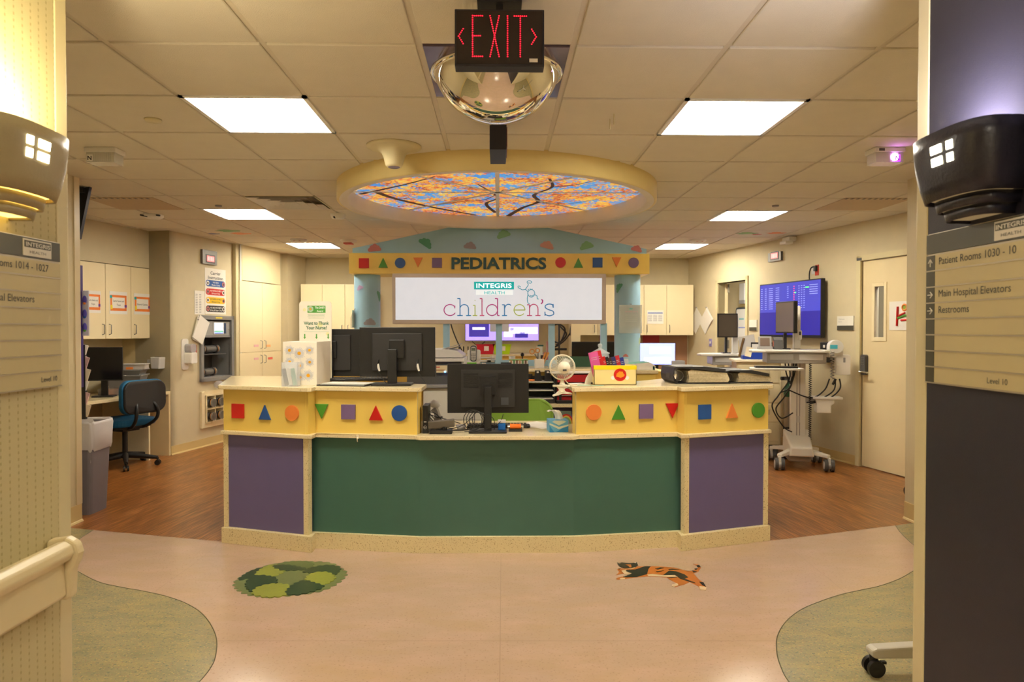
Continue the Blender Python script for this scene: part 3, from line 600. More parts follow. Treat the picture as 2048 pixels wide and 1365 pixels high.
def fishy(px, py, lb, cols):
    p = PZ(px, py, CEIL); t = thing('ceiling_sticker', lb, 'sticker', (p.x, p.y, CEIL))
    for k, (x, y, s, c, a) in enumerate(cols):
        mb = MB(); n_ = 14; pts = [(x+s*(1+.35*math.sin(3*q))*math.cos(2*PI*q/n_)*1.5, y+s*(1+.3*math.cos(5*q))*math.sin(2*PI*q/n_)) for q in range(n_)]
        mb.prism(pts, -.002, 0, 'z', c); mb.build('shape', t)
fishy(455, 465, 'colourful frog and fish stickers on a tile above the left wall', [(-.2, .12, .04, C_blue, 0), (.12, .1, .07, C_or, 0), (.06, -.12, .08, C_gr, 0)])
fishy(1525, 467, 'colourful leaf and fish stickers on a tile above the right wall', [(-.18, .0, .07, C_gr, 0), (-.03, .09, .03, C_red, 0), (.15, -.03, .06, C_or, 0)])
# ================================================================== NEAR CORRIDOR THINGS
def sconce(loc, rz, label, body, glow, pw, ecol):
    """half bucket on the wall: local +y points into the wall, x along it"""
    t = thing('wall_sconce', label, 'wall lamp', loc, rz)
    def rp(s, a, z, dep=.134, hw=.135, o=0):
        c, n_ = math.cos(a), math.sin(a); c = math.copysign(abs(c)**.72, c)
        return (-(hw*s+o)*c, -(dep*s*.5+(dep*s*.5+o)*max(0, n_)**.72), z)
    def ring(s, z, n=36):
        return [(-.135*s, 0, z)]+[rp(s, PI*q/n, z) for q in range(n+1)]+[(.135*s, 0, z)]
    def shell(levels, mat, name, th=.008):
        mb = MB(); rs = [ring(s, z) for s, z in levels]; n = len(rs[0]); vs_ = [p for r in rs for p in r]
        mb.add(vs_, [(k*n+i, k*n+i+1, (k+1)*n+i+1, (k+1)*n+i) for k in range(len(rs)-1) for i in range(n-1)], mat, True)
        o = mb.build(name, t); m_ = o.modifiers.new('th', 'SOLIDIFY'); m_.thickness = th; m_.offset = 0; return o
    shell([(1, .175), (.99, .14), (.96, .10), (.90, .055), (.83, .02)], body, 'shade')
    shell([(.70, .022), (.66, -.005)], body, 'tier'); shell([(.58, -.003), (.54, -.028)], body, 'tier')
    mb = MB(); a = ring(.78, .028); mb.add(a, [tuple(range(len(a)))], glow)
    a = ring(.66, .0); mb.add(a, [tuple(range(len(a)))], glow); a = ring(.52, -.022); mb.add(a, [tuple(range(len(a)))], glow)
    mb.build('glow_panel', t)
    return t, rp
pw_l = M('sconce diffuser warm', (255, 226, 150), .5, emit=1.6, ecol=(255, 214, 110)); pw_r = M('sconce diffuser dim', (120, 110, 90), .5, emit=.12, ecol=(255, 214, 150))
winl = M('lit sconce opening', (255, 250, 230), .5, emit=7, ecol=(255, 244, 205))
s_l = M('taupe sconce glaze', (164, 150, 112), .38, bump=.3, bscale=120); s_r = M('black sconce glaze', (38, 36, 48), .32, bump=.5, bscale=120)
def openings(t, side, rp):
    # four square openings following the curved shade, towards the camera side
    mb = MB()
    for r_ in range(2):
        for c_ in range(2):
            a0 = math.radians(56+c_*17 if side > 0 else 0); z0 = .095+r_*.028
            def P_(a, z): return rp(.955+.03*(z-.10)/.04, a if side > 0 else PI-a, z, o=.0065)
            a0 = R(72+c_*13); a1 = a0+R(7.5)
            q = [P_(a0, z0), P_(a1, z0), P_(a1, z0+.019), P_(a0, z0+.019)]; mb.add(q+[(x, y+.009, z) for x, y, z in q], [(0, 1, 2, 3), (4, 5, 6, 7), (0, 1, 5, 4), (2, 3, 7, 6), (1, 2, 6, 5), (0, 3, 7, 4)], winl)
    mb.build('square_openings', t)
SY = 1.60
tl, rpf = sconce((XL, SY, 1.703), R(90), 'cream bell shaped wall lamp glowing on the patterned wall', s_l, pw_l, 9, 0); openings(tl, 1, rpf)
tr, rpf = sconce((XR, SY, 1.703), R(-90), 'black bell shaped wall lamp on the dark wall', s_r, pw_r, 9, 0); openings(tr, -1, rpf)
for X, s, pw, colr in ((XL, 1, SCONCE, (1, .84, .52)), (XR, -1, SCONCE*.9, (.93, .9, 1))):
    L_ = bpy.data.lights.new('sconce_lamp', 'AREA'); L_.energy = pw; L_.color = colr; L_.shape = 'DISK'; L_.size = .09
    o = bpy.data.objects.new('sconce_lamp', L_); COL.objects.link(o); o.location = (X+s*.075, SY, 1.84); o.rotation_euler = (PI, 0, 0)
# directory signs
alum = M('satin aluminium', (190, 180, 158), .35, metal=.6); plate_l = M('champagne sign plate', (196, 182, 138), .4, var=.03); olive = M('dark olive sign band', (74, 72, 56), .35); silv = M('logo silver', (222, 216, 200), .35)
def directory(F, px_edge, name_lab, side, texts, Y_e):
    # side 'L': sign's right end at px_edge ; 'R': its left end
    ue, zt = F.uz(px_edge, 470 if side == 'R' else 486); _, zb_ = F.uz(px_edge, 766 if side == 'R' else 773)
    W = .62; t = thing('directory_sign', name_lab, 'sign', F.pt(ue, 0) , F.rz)
    x0, x1 = (-W, 0) if side == 'L' else (0, W)
    MB().box(x0, x1, -.012, 0, zb_, zt, alum).build('back_frame', t, bevel=.002)
    H = zt-zb_; hh = H*.135; rows = 8; rh = (H-hh-.006)/rows
    MB().box(x0+.003, x1-.003, -.016, -.012, zt-hh, zt-.003, olive).build('header_band', t)
    lx0 = x1-.145 if side == 'L' else x0+.255
    lg = MB().box(lx0, lx0+.105, -.0175, -.016, zt-hh*.93, zt-hh*.12, silv).build('logo_plate', t)
    MB().box(lx0+.004, lx0+.101, -.0185, -.0175, zt-hh*.52, zt-hh*.2, olive).build('logo_band', lg)
    mb = MB(); mb.text('INTEGRIS', lx0+.0525, zt-hh*.47, hh*.2, -.0185, silv, w=.09, align='C', bold=.02); mb.text('HEALTH', lx0+.0525, zt-hh*.80, hh*.14, -.0175, olive, w=.06, align='C'); mb.build('lettering', lg)
    for k in range(rows):
        a = zt-hh-.002-rh*(k+1); b = a+rh-.0035
        r = MB(); r.box(x0+.003, x1-.003, -.0155, -.012, a, b, plate_l).build('sign_row', t)
        r = MB().box(x0+.002, x1-.002, -.0175, -.012, a-.0035, a-.0005, alum).build('row_divider', t)
        if side == 'R': MB().box(x0+.003, x0+.038, -.0165, -.0155, a, b, olive).build('arrow_tab', t)
        for (kk, s_, kind, xx) in texts:
            if kk != k: continue
            if kind in ('up', 'right'):
                mb = MB(); cx, cz = x0+.0205, (a+b)/2; q = .010
                def seg(p, q_): mb.cyl((cx+p[0], -.017, cz+p[1]), (cx+q_[0], -.017, cz+q_[1]), .0013, silv, n=6)
                if kind == 'right': seg((-q, 0), (q, 0)); seg((q, 0), (0, q*.8)); seg((q, 0), (0, -q*.8))
                else: seg((0, -q), (0, q)); seg((0, q), (q*.8, 0)); seg((0, q), (-q*.8, 0))
                mb.build('arrow', t)
            else:
                mb = MB(); mb.text(s_, x0+xx if xx is not None and side == 'R' else x1-xx, a+rh*.30, rh*(.46 if s_[:5] != 'Level' else .34), -.0155, ink, align='L' if side == 'R' and s_[:5] != 'Level' else 'R'); mb.build('row_text', t)
    return t
directory(LC, 109, 'directory sign on the cream wall listing rooms 1014 - 1027', 'L', [(0, 'Patient Rooms 1014 - 1027', '', .05), (2, 'Main Hospital Elevators', '', .105), (7, 'Level 10', '', .02)], 0)
directory(RCo, 1864, 'directory sign on the dark wall listing rooms 1030 and restrooms', 'R', [(0, '', 'up', None), (0, 'Patient Rooms 1030 - 10', '', .055), (2, '', 'right', None), (2, 'Main Hospital Elevators', '', .055), (3, '', 'right', None), (3, 'Restrooms', '', .055), (7, 'Level 10', '', .30)], 0)
# handrail
ur, zr = LC.uz(131, 1083); t = thing('handrail', 'cream plastic bumper handrail on the patterned corridor wall', 'handrail', (XL, 0, 0), R(90))
hr = M('cream handrail vinyl', (222, 206, 160), .35); zt = .862; yE = 1.79
prof = [(0, zt-.03), (-.012, zt-.03), (-.03, zt-.004), (-.052, zt), (-.07, zt-.012), (-.075, zt-.032), (-.066, zt-.048), (-.05, zt-.055), (-.05, zt-.07), (-.054, zt-.14), (-.045, zt-.15), (0, zt-.15)]
MB().prism(prof, -2.5, yE, 'x', hr, smooth=False).build('rail', t, bevel=.004)
cap = [(0, zt), (-.05, zt+.006), (-.075, zt-.008), (-.083, zt-.035), (-.076, zt-.06), (-.066, zt-.08), (-.064, zt-.15), (-.05, zt-.158), (0, zt-.158)]
MB().prism(cap, yE, yE+.035, 'x', hr).build('end_cap', t, bevel=.01, seg=3)
# stand base poking out from behind the right frame
p = PZ(1742, 1350, 0); t = thing('equipment_stand', 'grey wheeled stand leg poking out beside the right door frame', 'equipment stand', (p.x+.55, p.y, 0))
lg_m = M('grey painted metal leg', (196, 190, 176), .4)
for a, L_ in ((180, .54), (60, .3), (-60, .3)):
    c, s = math.cos(R(a)), math.sin(R(a)); T = Matrix.Rotation(R(a), 4, 'Z')
    mb = MB(); mb.T = T; mb.prism([(.0, .075), (L_, .075), (L_+.02, .085), (L_+.02, .11), (L_, .118), (0, .145)], -.028, .028, 'y', lg_m); l = mb.build('leg', t, bevel=.008)
    mb = MB(); mb.T = T; [mb.cyl((L_, s_*.012, .034), (L_, s_*.03, .034), .034, black, n=24) for s_ in (-1, 1)]; mb.cyl((L_, 0, .05), (L_, 0, .08), .016, black); mb.box(L_-.05, L_-.03, -.008, .008, .045, .055, black); mb.build('caster', l)
MB().cyl((0, 0, .06), (0, 0, .16), .06, lg_m).build('hub', t); MB().cyl((0, 0, .16), (0, 0, 1.2), .016, steel).build('pole', t)

# ================================================================== RECEPTION DESK
desk = thing('reception_desk', 'long faceted reception desk with purple, green and yellow panels', 'desk', (CX, 4.59, 0), R(-.4))
DY = 4.6
def dk(mb, name, bevel=0, **k): 
    mb.T = None; mb.v = [Vector((v.x, v.y-DY, v.z)) for v in mb.v]; return mb.build(name, desk, bevel=bevel, **k)
Pn = {1: [(.489, 4.335), (1.20, 4.445), (1.20, 4.36), (1.82, 4.567), (2.10, 5.42)]}
def mir(pts, s): return [(s*x, y) for x, y in pts]
def strip(mb, pts, off, th, z0, z1, mat, ends=(0, 0)):
    """a band following an open polyline; off = outwards (towards -y side), th = thickness backwards"""
    P = [Vector(p) for p in pts]; N = len(P); nr_ = []
    for i in range(N):
        ns = []
        if i > 0: d = (P[i]-P[i-1]).normalized(); ns.append(Vector((d.y, -d.x)))
        if i < N-1: d = (P[i+1]-P[i]).normalized(); ns.append(Vector((d.y, -d.x)))
        if len(ns) == 1: nr_.append(ns[0])
        else: m = (ns[0]+ns[1]).normalized(); nr_.append(m/max(.35, m.dot(ns[0])))
    o_ = [P[i]+nr_[i]*off for i in range(N)]; i_ = [P[i]-nr_[i]*(th-off) for i in range(N)]
    for i in range(N-1):
        mb.prism([tuple(o_[i]), tuple(o_[i+1]), tuple(i_[i+1]), tuple(i_[i])], z0, z1, 'z', mat)
    return mb
front = mir(Pn[1][:4], -1)[::-1] + Pn[1][:4]
mb = MB(); strip(mb, front, .028, .14, 0, .102, quartz_b); dk(mb, 'plinth', bevel=.002)
for s in (-1, 1):
    q = mir(Pn[1][3:5], s); q = q if s > 0 else q[::-1]
    mb = MB(); strip(mb, q, 0, .05, 0, 1.02, purple_p); dk(mb, 'side_panel')
# green centre panels
for a, b in (((-1.20, 4.445), (-.489, 4.335)), ((-.489, 4.335), (.489, 4.335)), ((.489, 4.335), (1.20, 4.445))):
    mb = MB(); strip(mb, [a, b], 0, .03, .10, .72, green_p); dk(mb, 'green_panel')
for s in (-1, 1):
    q = mir([(1.20, 4.36), (1.82, 4.567)], s); q = q if s > 0 else q[::-1]
    P0, P1 = Vector(q[0]), Vector(q[1]); d = (P1-P0).normalized()
    mb = MB(); strip(mb, [tuple(P0+d*.035), tuple(P1-d*.035)], -.004, .03, .10, .72, purple_p); dk(mb, 'purple_panel')
    for a, b in ((P0, P0+d*.035), (P1-d*.035, P1)): mb = MB(); strip(mb, [tuple(a), tuple(b)], .004, .04, .10, .72, quartz_b); dk(mb, 'edge_strip')
    mb = MB(); mb.box(s*1.2-.02*(s < 0), s*1.2+.02*(s > 0), 4.365, 4.45, .10, .72, M('purple return laminate', (104, 84, 118), .4)); dk(mb, 'return_panel')
# lower ledge and worktop
ZW, ZT = .747, 1.048
edge_out = 0.05
low = [(-1.82, 4.567), (-1.20, 4.36), (-1.20, 4.445), (-.489, 4.335), (.489, 4.335), (1.20, 4.445), (1.20, 4.36), (1.82, 4.567)]
mb = MB(); strip(mb, low, .035, .16, .722, ZW, quartz); mb.prism([(-.505, 4.285), (-.48, 4.268), (.48, 4.268), (.505, 4.285), (.6, 4.40), (1.5, 4.7), (1.5, 5.0), (-1.5, 5.0), (-1.5, 4.7), (-.6, 4.40)], .7222, ZW+.0004, 'z', quartz); dk(mb, 'worktop', bevel=.004)
# yellow upper boxes with shapes
def shape(mb, kind, mat, c, s=1): pass
SHAPES = {-1: [('sq', C_red, 477, 822.5, 1), ('tr', C_blue, 531, 825, 1), ('ci', C_or, 585.5, 826.5, 1), ('ti', C_gr, 644.5, 823, 0), ('sq', C_pu, 698, 824, 0), ('tr', C_red, 753, 826, 0), ('ci', C_blue, 800, 826.5, 0)],
          1: [('ci', C_or, 1187, 824.5, 0), ('tr', C_gr, 1236, 824, 0), ('sq', C_pu, 1291, 822.5, 0), ('ti', C_red, 1343, 821, 0), ('sq', C_blue, 1407, 823.5, 1), ('tr', C_or, 1461, 821, 1), ('ci', C_gr, 1513, 820, 1)]}
def put_shape(F, parent, T0, kind, mat, px, py, r, y0=-.012):
    u, z = F.uz(px, py)
    mb = MB(); mb.T = T0 @ Matrix.Translation(F.o) @ Matrix.Rotation(F.rz, 4, 'Z')
    if kind == 'sq': mb.box(u-r, u+r, y0, 0, z-r, z+r, mat); nm = 'square_shape'
    elif kind == 'ci': mb.disc(u, z, r*1.06, y0, 0, mat, 40); nm = 'circle_shape'
    elif kind == 'tr': mb.prism([(u-r*.95, z-r), (u+r*.95, z-r), (u, z+r)], y0, 0, 'y', mat); nm = 'triangle_shape'
    else: mb.prism([(u-r*.95, z+r), (u, z-r), (u+r*.95, z+r)], y0, 0, 'y', mat); nm = 'triangle_shape'
    return mb.build(nm, parent, bevel=.0015)
for s in (-1, 1):
    w0, w1 = ((-1.20, 4.445), (-.505, 4.337)) if s < 0 else ((.505, 4.337), (1.20, 4.445))
    p0_, p1_ = ((-1.82, 4.567), (-1.20, 4.36)) if s < 0 else ((1.20, 4.36), (1.82, 4.567))
    mb = MB(); strip(mb, [w0, w1], 0, .10, ZW, 1.021, yellow_p); dk(mb, 'yellow_panel')
    mb = MB(); strip(mb, [p0_, p1_], 0, .10, ZW, 1.021, yellow_p); mb.box(s*1.2-.02*(s < 0), s*1.2+.02*(s > 0), 4.365, 4.46, ZW, 1.02, yellow_p); dk(mb, 'yellow_panel')
    mb = MB(); mb.box(s*.505-.003, s*.505+.003, 4.34, 4.50, ZW, 1.02, M('greyed panel end', (196, 184, 150), .5)); dk(mb, 'panel_end')
    FW = Frame((w0[0]+CX, w0[1]), (w1[0]+CX, w1[1])); FP = Frame((p0_[0]+CX, p0_[1]), (p1_[0]+CX, p1_[1]))
    T0 = Matrix.Translation((-CX, -DY, 0))
    for kind, m_, px, py, pier in SHAPES[s]: put_shape(FP if pier else FW, desk, T0, kind, m_, px, py, .0475)
    # upper ledge
    poly = [(.475, 4.315), (.49, 4.297), (1.165, 4.402), (1.168, 4.32), (1.19, 4.308), (1.835, 4.524), (1.848, 4.545), (2.12, 5.45), (1.3, 5.40), (1.25, 5.12), (.97, 4.84), (.475, 4.60)]
    mb = MB(); mb.prism(mir(poly, s), 1.021, ZT, 'z', quartz); dk(mb, 'upper_ledge', bevel=.004)
    mb = MB(); mb.prism(mir([(.6, 4.5), (1.15, 4.58), (1.8, 4.75), (1.95, 5.3), (1.35, 5.3), (1.2, 5.0), (.9, 4.78), (.6, 4.6)], s), ZW+.001, 1.0208, 'z', M('beige inner laminate', (214, 196, 156), .5)); dk(mb, 'inner_box')
MB().box(-.003, .003, -.012, 0, -.05, 0, black)

# ================================================================== CENTRE ISLAND, CANOPY, SIGN
isl = thing('back_counter', 'island counter behind the desk with raised ledge and purple fronts', 'counter', (CX, 6.5, 0))
def ik(mb, name, **k): mb.v = [Vector((v.x, v.y-6.5, v.z)) for v in mb.v]; return mb.build(name, isl, **k)
mb = MB(); mb.box(-.12, 1.6, 6.12, 6.36, 0, .72, purple_p); ik(mb, 'purple_panel')
mb = MB(); mb.box(-.12, 1.6, 6.03, 6.36, .725, .757, quartz); ik(mb, 'worktop', bevel=.003)
mb = MB(); mb.box(-1.6, 1.6, 6.36, 7.1, 0, 1.025, M('yellow drawer front', (222, 184, 88), .45)); ik(mb, 'riser_panel')
mb = MB(); mb.box(-1.65, 1.09, 6.3, 7.12, 1.025, 1.055, quartz); mb.box(1.09, 1.42, 6.0, 7.12, 1.025, 1.055, quartz); ik(mb, 'ledge', bevel=.003)
mb = MB(); mb.box(1.11, 1.40, 6.02, 6.36, .757, 1.025, yellow_p); ik(mb, 'yellow_panel')
mb = MB(); mb.box(-1.2, 1.2, 6.72, 6.78, 1.056, 1.115, blue_m); ik(mb, 'blue_rail')
can = thing('canopy', 'blue gable canopy with yellow PEDIATRICS header above the back counter', 'canopy', (CX, 6.8, 1.056))
def ck(mb, name, **k): mb.v = [Vector((v.x-CX*0, v.y-6.8, v.z-1.056)) for v in mb.v]; return mb.build(name, can, **k)
HY = 6.72; FH = Frame((-1.6+CX, HY), (1.6+CX, HY))
x0 = PY(698, 527, HY).x-CX; x1 = PY(1299, 527, HY).x-CX; zH0 = PY(1000, 548, HY).z; zH1 = PY(1000, 507, HY).z
mb = MB(); mb.box(x0, x1, HY, HY+.42, zH0, zH1, M('yellow header laminate', (246, 212, 106), .4)); ck(mb, 'header_board', bevel=.002)
gx0 = PY(705, 500, HY+.02).x-CX; gx1 = PY(1293, 500, HY+.02).x-CX; gz = PY(705, 497, HY+.02).z
mb = MB(); mb.prism([(gx0, zH1), (gx1, zH1), (gx1, gz), (0, CEIL-.003), (gx0, gz)], HY+.02, HY+.40, 'y', blue_m); gable = ck(mb, 'gable')
T0 = Matrix.Translation((-CX, -6.8, -1.056))
for kind, m_, px, py in (('sq', C_red, 728, 527), ('tr', C_gr, 766.5, 526), ('ci', C_blue, 800.5, 526.5), ('ti', C_or, 836, 525.5), ('sq', C_pu, 874, 526), ('ci', C_red, 1121, 525.5), ('tr', C_gr, 1156.5, 526), ('sq', C_blue, 1195, 525.5), ('ti', C_or, 1233, 525), ('ci', C_pu, 1267, 526)):
    put_shape(FH, can, T0, kind, m_, px, py, .0485)
mb = MB(); u, z = FH.uz(998, 538); u2, z2 = FH.uz(998, 515)
mb.text('PEDIATRICS', u+FH.o.x-CX, z, z2-z, HY-.002, M('dark green lettering', (52, 88, 86), .5), w=.93, align='C', bold=.032, dep=.012); ck(mb, 'lettering')
def cloud_pts(c, s, a=0):
    bumps = [(-.95, -.15, .42), (-.5, .3, .45), (.12, .5, .52), (.68, .2, .42), (1.05, -.2, .34)]; base = (-.0, -.25); out = []
    def hit(dx, dy):
        best = .3
        for bx_, by_, r in bumps+[(0, -.05, .5), (-.5, -.15, .42), (.5, -.15, .42)]:
            ox, oy = bx_-base[0], by_-base[1]; pr = ox*dx+oy*dy; q = r*r-(ox*ox+oy*oy-pr*pr)
            if q > 0 and pr+math.sqrt(q) > best: best = pr+math.sqrt(q)
        return best
    ca, sa = math.cos(a), math.sin(a)
    for k in range(72):
        th = 2*PI*k/72; dx, dy = math.cos(th), math.sin(th); L_ = hit(dx, dy)
        x, y = base[0]+dx*L_, base[1]+dy*L_; y = max(y, -.52); out.append((c[0]+s*(x*ca-y*sa), c[1]+s*(x*sa+y*ca)))
    return out
rose, grn, mauve, peach, lgrn = (M('rose cloud', (196, 120, 120), .5), M('green cloud', (84, 156, 130), .5), M('mauve cloud', (150, 146, 156), .5), M('peach cloud', (208, 160, 150), .5), M('light green cloud', (132, 184, 142), .5))
for px, py, m_, a, s in ((749, 498, rose, .1, .048), (851, 487, grn, -.6, .052), (940, 493, mauve, -.1, .045), (1007, 470, lgrn, .3, .05), (1094, 492, peach, -.25, .05), (1173, 493, lgrn, .25, .05), (1273, 499, rose, -.25, .04)):
    u, z = FH.uz(px, py, -.02); mb = MB(); mb.prism(cloud_pts((u+FH.o.x-CX, z), s, a), HY+.014, HY+.0199, 'y', m_); ck(mb, 'cloud_decal')
CR = .13
for s in (-1, 1):
    cx = s*1.316
    mb = MB(); mb.cyl((cx, HY+.2, 1.056), (cx, HY+.2, zH0), CR, blue_m, n=48); o = ck(mb, 'column')
    for px, py, m_, a, sz in (((721, 577, M('lilac cloud', (190, 160, 200), .5), .4, .028), (758, 592, grn, -1.2, .04), (741, 646, mauve, 0, .045), (757, 500+40, grn, 0, .001)) if s < 0 else ((1238, 576, grn, .9, .04), (1281, 682, M('pale lime cloud', (190, 210, 150), .5), 1, .03), (1250, 712, rose, 0, .02))):
        if sz < .01: continue
        p = PY(px, py, HY+.2-CR*.7); dx = max(-CR*.95, min(CR*.95, p.x-CX-cx)); th0 = math.asin(dx/CR)
        pts = cloud_pts((0, 0), sz, a); vs_ = []; 
        mb = MB(); n_ = len(pts)
        for rr in (0, .5, 1):
            for (x, zz) in pts:
                th = th0 + x*rr/CR; vs_.append((cx+(CR+.002)*math.sin(th), HY+.2-(CR+.002)*math.cos(th), p.z+zz*rr))
        mb.add(vs_, [(k*n_+i, k*n_+(i+1) % n_, (k+1)*n_+(i+1) % n_, (k+1)*n_+i) for k in range(2) for i in range(n_)], m_); ck(mb, 'cloud_decal').parent = o
# lit sign
SYg = 6.42; FS = Frame((-1.5, SYg), (1.5, SYg))
sg = thing('lit_sign', "white lit children's sign in a grey frame below the PEDIATRICS header", 'sign', (CX, SYg, 1.056))
def spt(px, py): u, z = FS.uz(px, py); return (u+FS.o.x-CX, z-1.056)
a0, b0 = spt(785, 648); a1, b1 = spt(1212, 548); i0, j0 = spt(791, 640); i1, j1 = spt(1204, 556)
fr = M('warm grey metal frame', (186, 170, 156), .4, metal=.3)
mb = MB(); mb.box(a0, a1, -.004, .14, b0, j0, fr); mb.box(a0, a1, -.004, .14, j1, b1, fr); mb.box(a0, i0, -.004, .14, j0, j1, fr); mb.box(i1, a1, -.004, .14, j0, j1, fr); mb.box(a0, a1, .04, .14, b0, b1, fr); mb.build('frame', sg, bevel=.003)
MB().box(i0, i1, .004, .035, j0, j1, signw).build('sign_face', sg)
x, z = spt(948, 579); x2, z2 = spt(1028, 564); lt = M('logo teal', (0, 166, 168), .5, emit=.35)
MB().box(x, x2, -.001, .004, z, z2, lt).build('logo_band', sg)
wl = M('white lettering', (250, 250, 250), .5, emit=.7)
mb = MB(); xc, zc = spt(988, 576); _, zd_ = spt(988, 567); mb.text('INTEGRIS', xc, zc, zd_-zc, -.001, wl, w=(x2-x)*.88, align='C', bold=.01); mb.build('logo_text', sg)
x, z = spt(952, 590); x2, z2 = spt(1026, 581); MB().box(x, x2, .001, .004, z, z2, M('pale teal band', (218, 228, 230), .5, emit=.45)).build('logo_band', sg)
mb = MB(); xc, zc = spt(989, 589); _, zd_ = spt(989, 582.5); mb.text('HEALTH', xc, zc, zd_-zc, .001, lt, w=spt(1009, 0)[0]-spt(968, 0)[0], align='C', bold=.005); mb.build('logo_text', sg)
mag = M('magenta lettering', (188, 40, 130), .5, emit=.12); blu = M('blue lettering', (20, 124, 190), .5, emit=.12); lim = M('lime lettering', (176, 190, 70), .5, emit=.15); pnk = M('rose lettering', (205, 70, 120), .5, emit=.12)
def arc(cx, cy, rx, ry, a, b, n=14): return [(cx+rx*math.cos(R(a+(b-a)*i/n)), cy+ry*math.sin(R(a+(b-a)*i/n))) for i in range(n+1)]
def strokes(lst, mat, name, r=.0045):
    mb = MB()
    for pts in lst:
        P = [spt(a, b) for a, b in pts]; mb.tube([(x, .002, z) for x, z in P], r, mat, n=6)
    mb.build(name, sg)
T_, X_, B_ = 597.5, 609, 631.5
def sf(x, y, w_=4.5): return [(x-w_, y), (x+w_, y)]
strokes([arc(900, 620.5, 12, 11, -40, -330, 24), [(909.5, 612), (909.5, 617)]], mag, 'letter')
strokes([[(920, T_), (920, B_)], [(914.5, T_), (920, T_)], sf(920, B_, 5.5), [(920, 617)]+arc(928.5, 618, 8.5, 8.5, -160, 0, 10)+[(937, B_)], sf(937, B_, 5)], blu, 'letter')
strokes([[(950, X_+2), (950, B_)], [(946, X_+2), (950, X_+2)], sf(950, B_), [(949.4, 601.5), (950.6, 601.5)]], lim, 'letter')
strokes([[(964, T_), (964, B_)], [(959.5, T_), (964, T_)], sf(964, B_, 4.5)], pnk, 'letter')
strokes([arc(984, 620.5, 11, 11, 0, 360, 26), [(995, T_), (995, B_)], [(990, T_), (995, T_)], [(995, B_), (999, B_)]], mag, 'letter')
strokes([[(1009, X_+1), (1009, B_)], [(1004, X_+1), (1009, X_+1)], sf(1009, B_, 5), [(1009, 618)]+arc(1017, 618, 7.5, 9, -165, -50, 8)], blu, 'letter')
strokes([[(1028, 620.5), (1050, 620.5)]+arc(1039, 620.5, 11, 11, 0, -320, 26)], lim, 'letter')
strokes([[(1059, X_+1), (1059, B_)], [(1054, X_+1), (1059, X_+1)], sf(1059, B_, 5), [(1059, 618)]+arc(1067.5, 618, 8.5, 9, -165, 0, 10)+[(1076, B_)], sf(1076, B_, 5)], pnk, 'letter')
strokes([[(1083, 599), (1085.5, 602), (1084.5, 606), (1082, 608)]], mag, 'apostrophe', .006)
strokes([crom([(1106, 615), (1105, 610), (1098, 608.5), (1091.5, 611), (1091, 616), (1098, 620), (1106, 623), (1107, 629), (1099, 632), (1091, 629.5), (1090, 625)], 4), [(1106.5, 608.5), (1106.5, 616)], [(1090, 624), (1090, 632)]], blu, 'letter')
tl_ = M('teal line drawing', (0, 160, 190), .5, emit=.12)
C_ = lambda a, b: (1024+a/3, 455+b/3)
strokes([arc(1062.5, 587, 7, 7.5, 0, 360, 20), crom([C_(95, 385), C_(82, 372), C_(92, 355), C_(98, 342), C_(90, 330), C_(98, 321), C_(112, 322), C_(118, 330), C_(110, 336), C_(98, 332)], 4), crom([C_(82, 372), C_(62, 375), C_(50, 368), C_(38, 362), C_(36, 354), C_(44, 352), C_(52, 360)], 4), crom([C_(98, 400), C_(92, 420), C_(92, 440), C_(97, 455), C_(107, 457)], 4), crom([C_(138, 405), C_(150, 412), C_(152, 428), C_(160, 430)], 4), [C_(100, 376), C_(97, 370)], [C_(110, 373), C_(109, 367)], [C_(120, 374), C_(121, 368)], arc(1063, 589, 4, 3, 20, 150, 6)], tl_, 'child_line_drawing', .0032)
# blue posts carrying the sign
for k, px in enumerate((893, 998, 1103, 1207)):
    p = PY(px, 690, SYg+.07); one(MB().box(-.03, .03, -.02, .02, 0, b0+.004+.002, blue_m), 'sign_post', f'slim pale blue post under the lit sign, {("leftmost", "second from left", "third from left", "rightmost")[k]} of four', 'post', (p.x, SYg+.07, 1.056), group='sign posts')

p = PZ(715, 878, .73); one(MB().box(-.007, .007, -.006, 0, -.012, .012, cream_pl).tube([(0, -.008, -.004), (0, -.016, -.014), (0, -.014, -.026), (.0, -.006, -.03)], .003, cream_pl), 'adhesive_hook', 'tiny white adhesive hook under the left green ledge', 'hook', (PY(715, 880, 4.33).x, 4.337, .735))
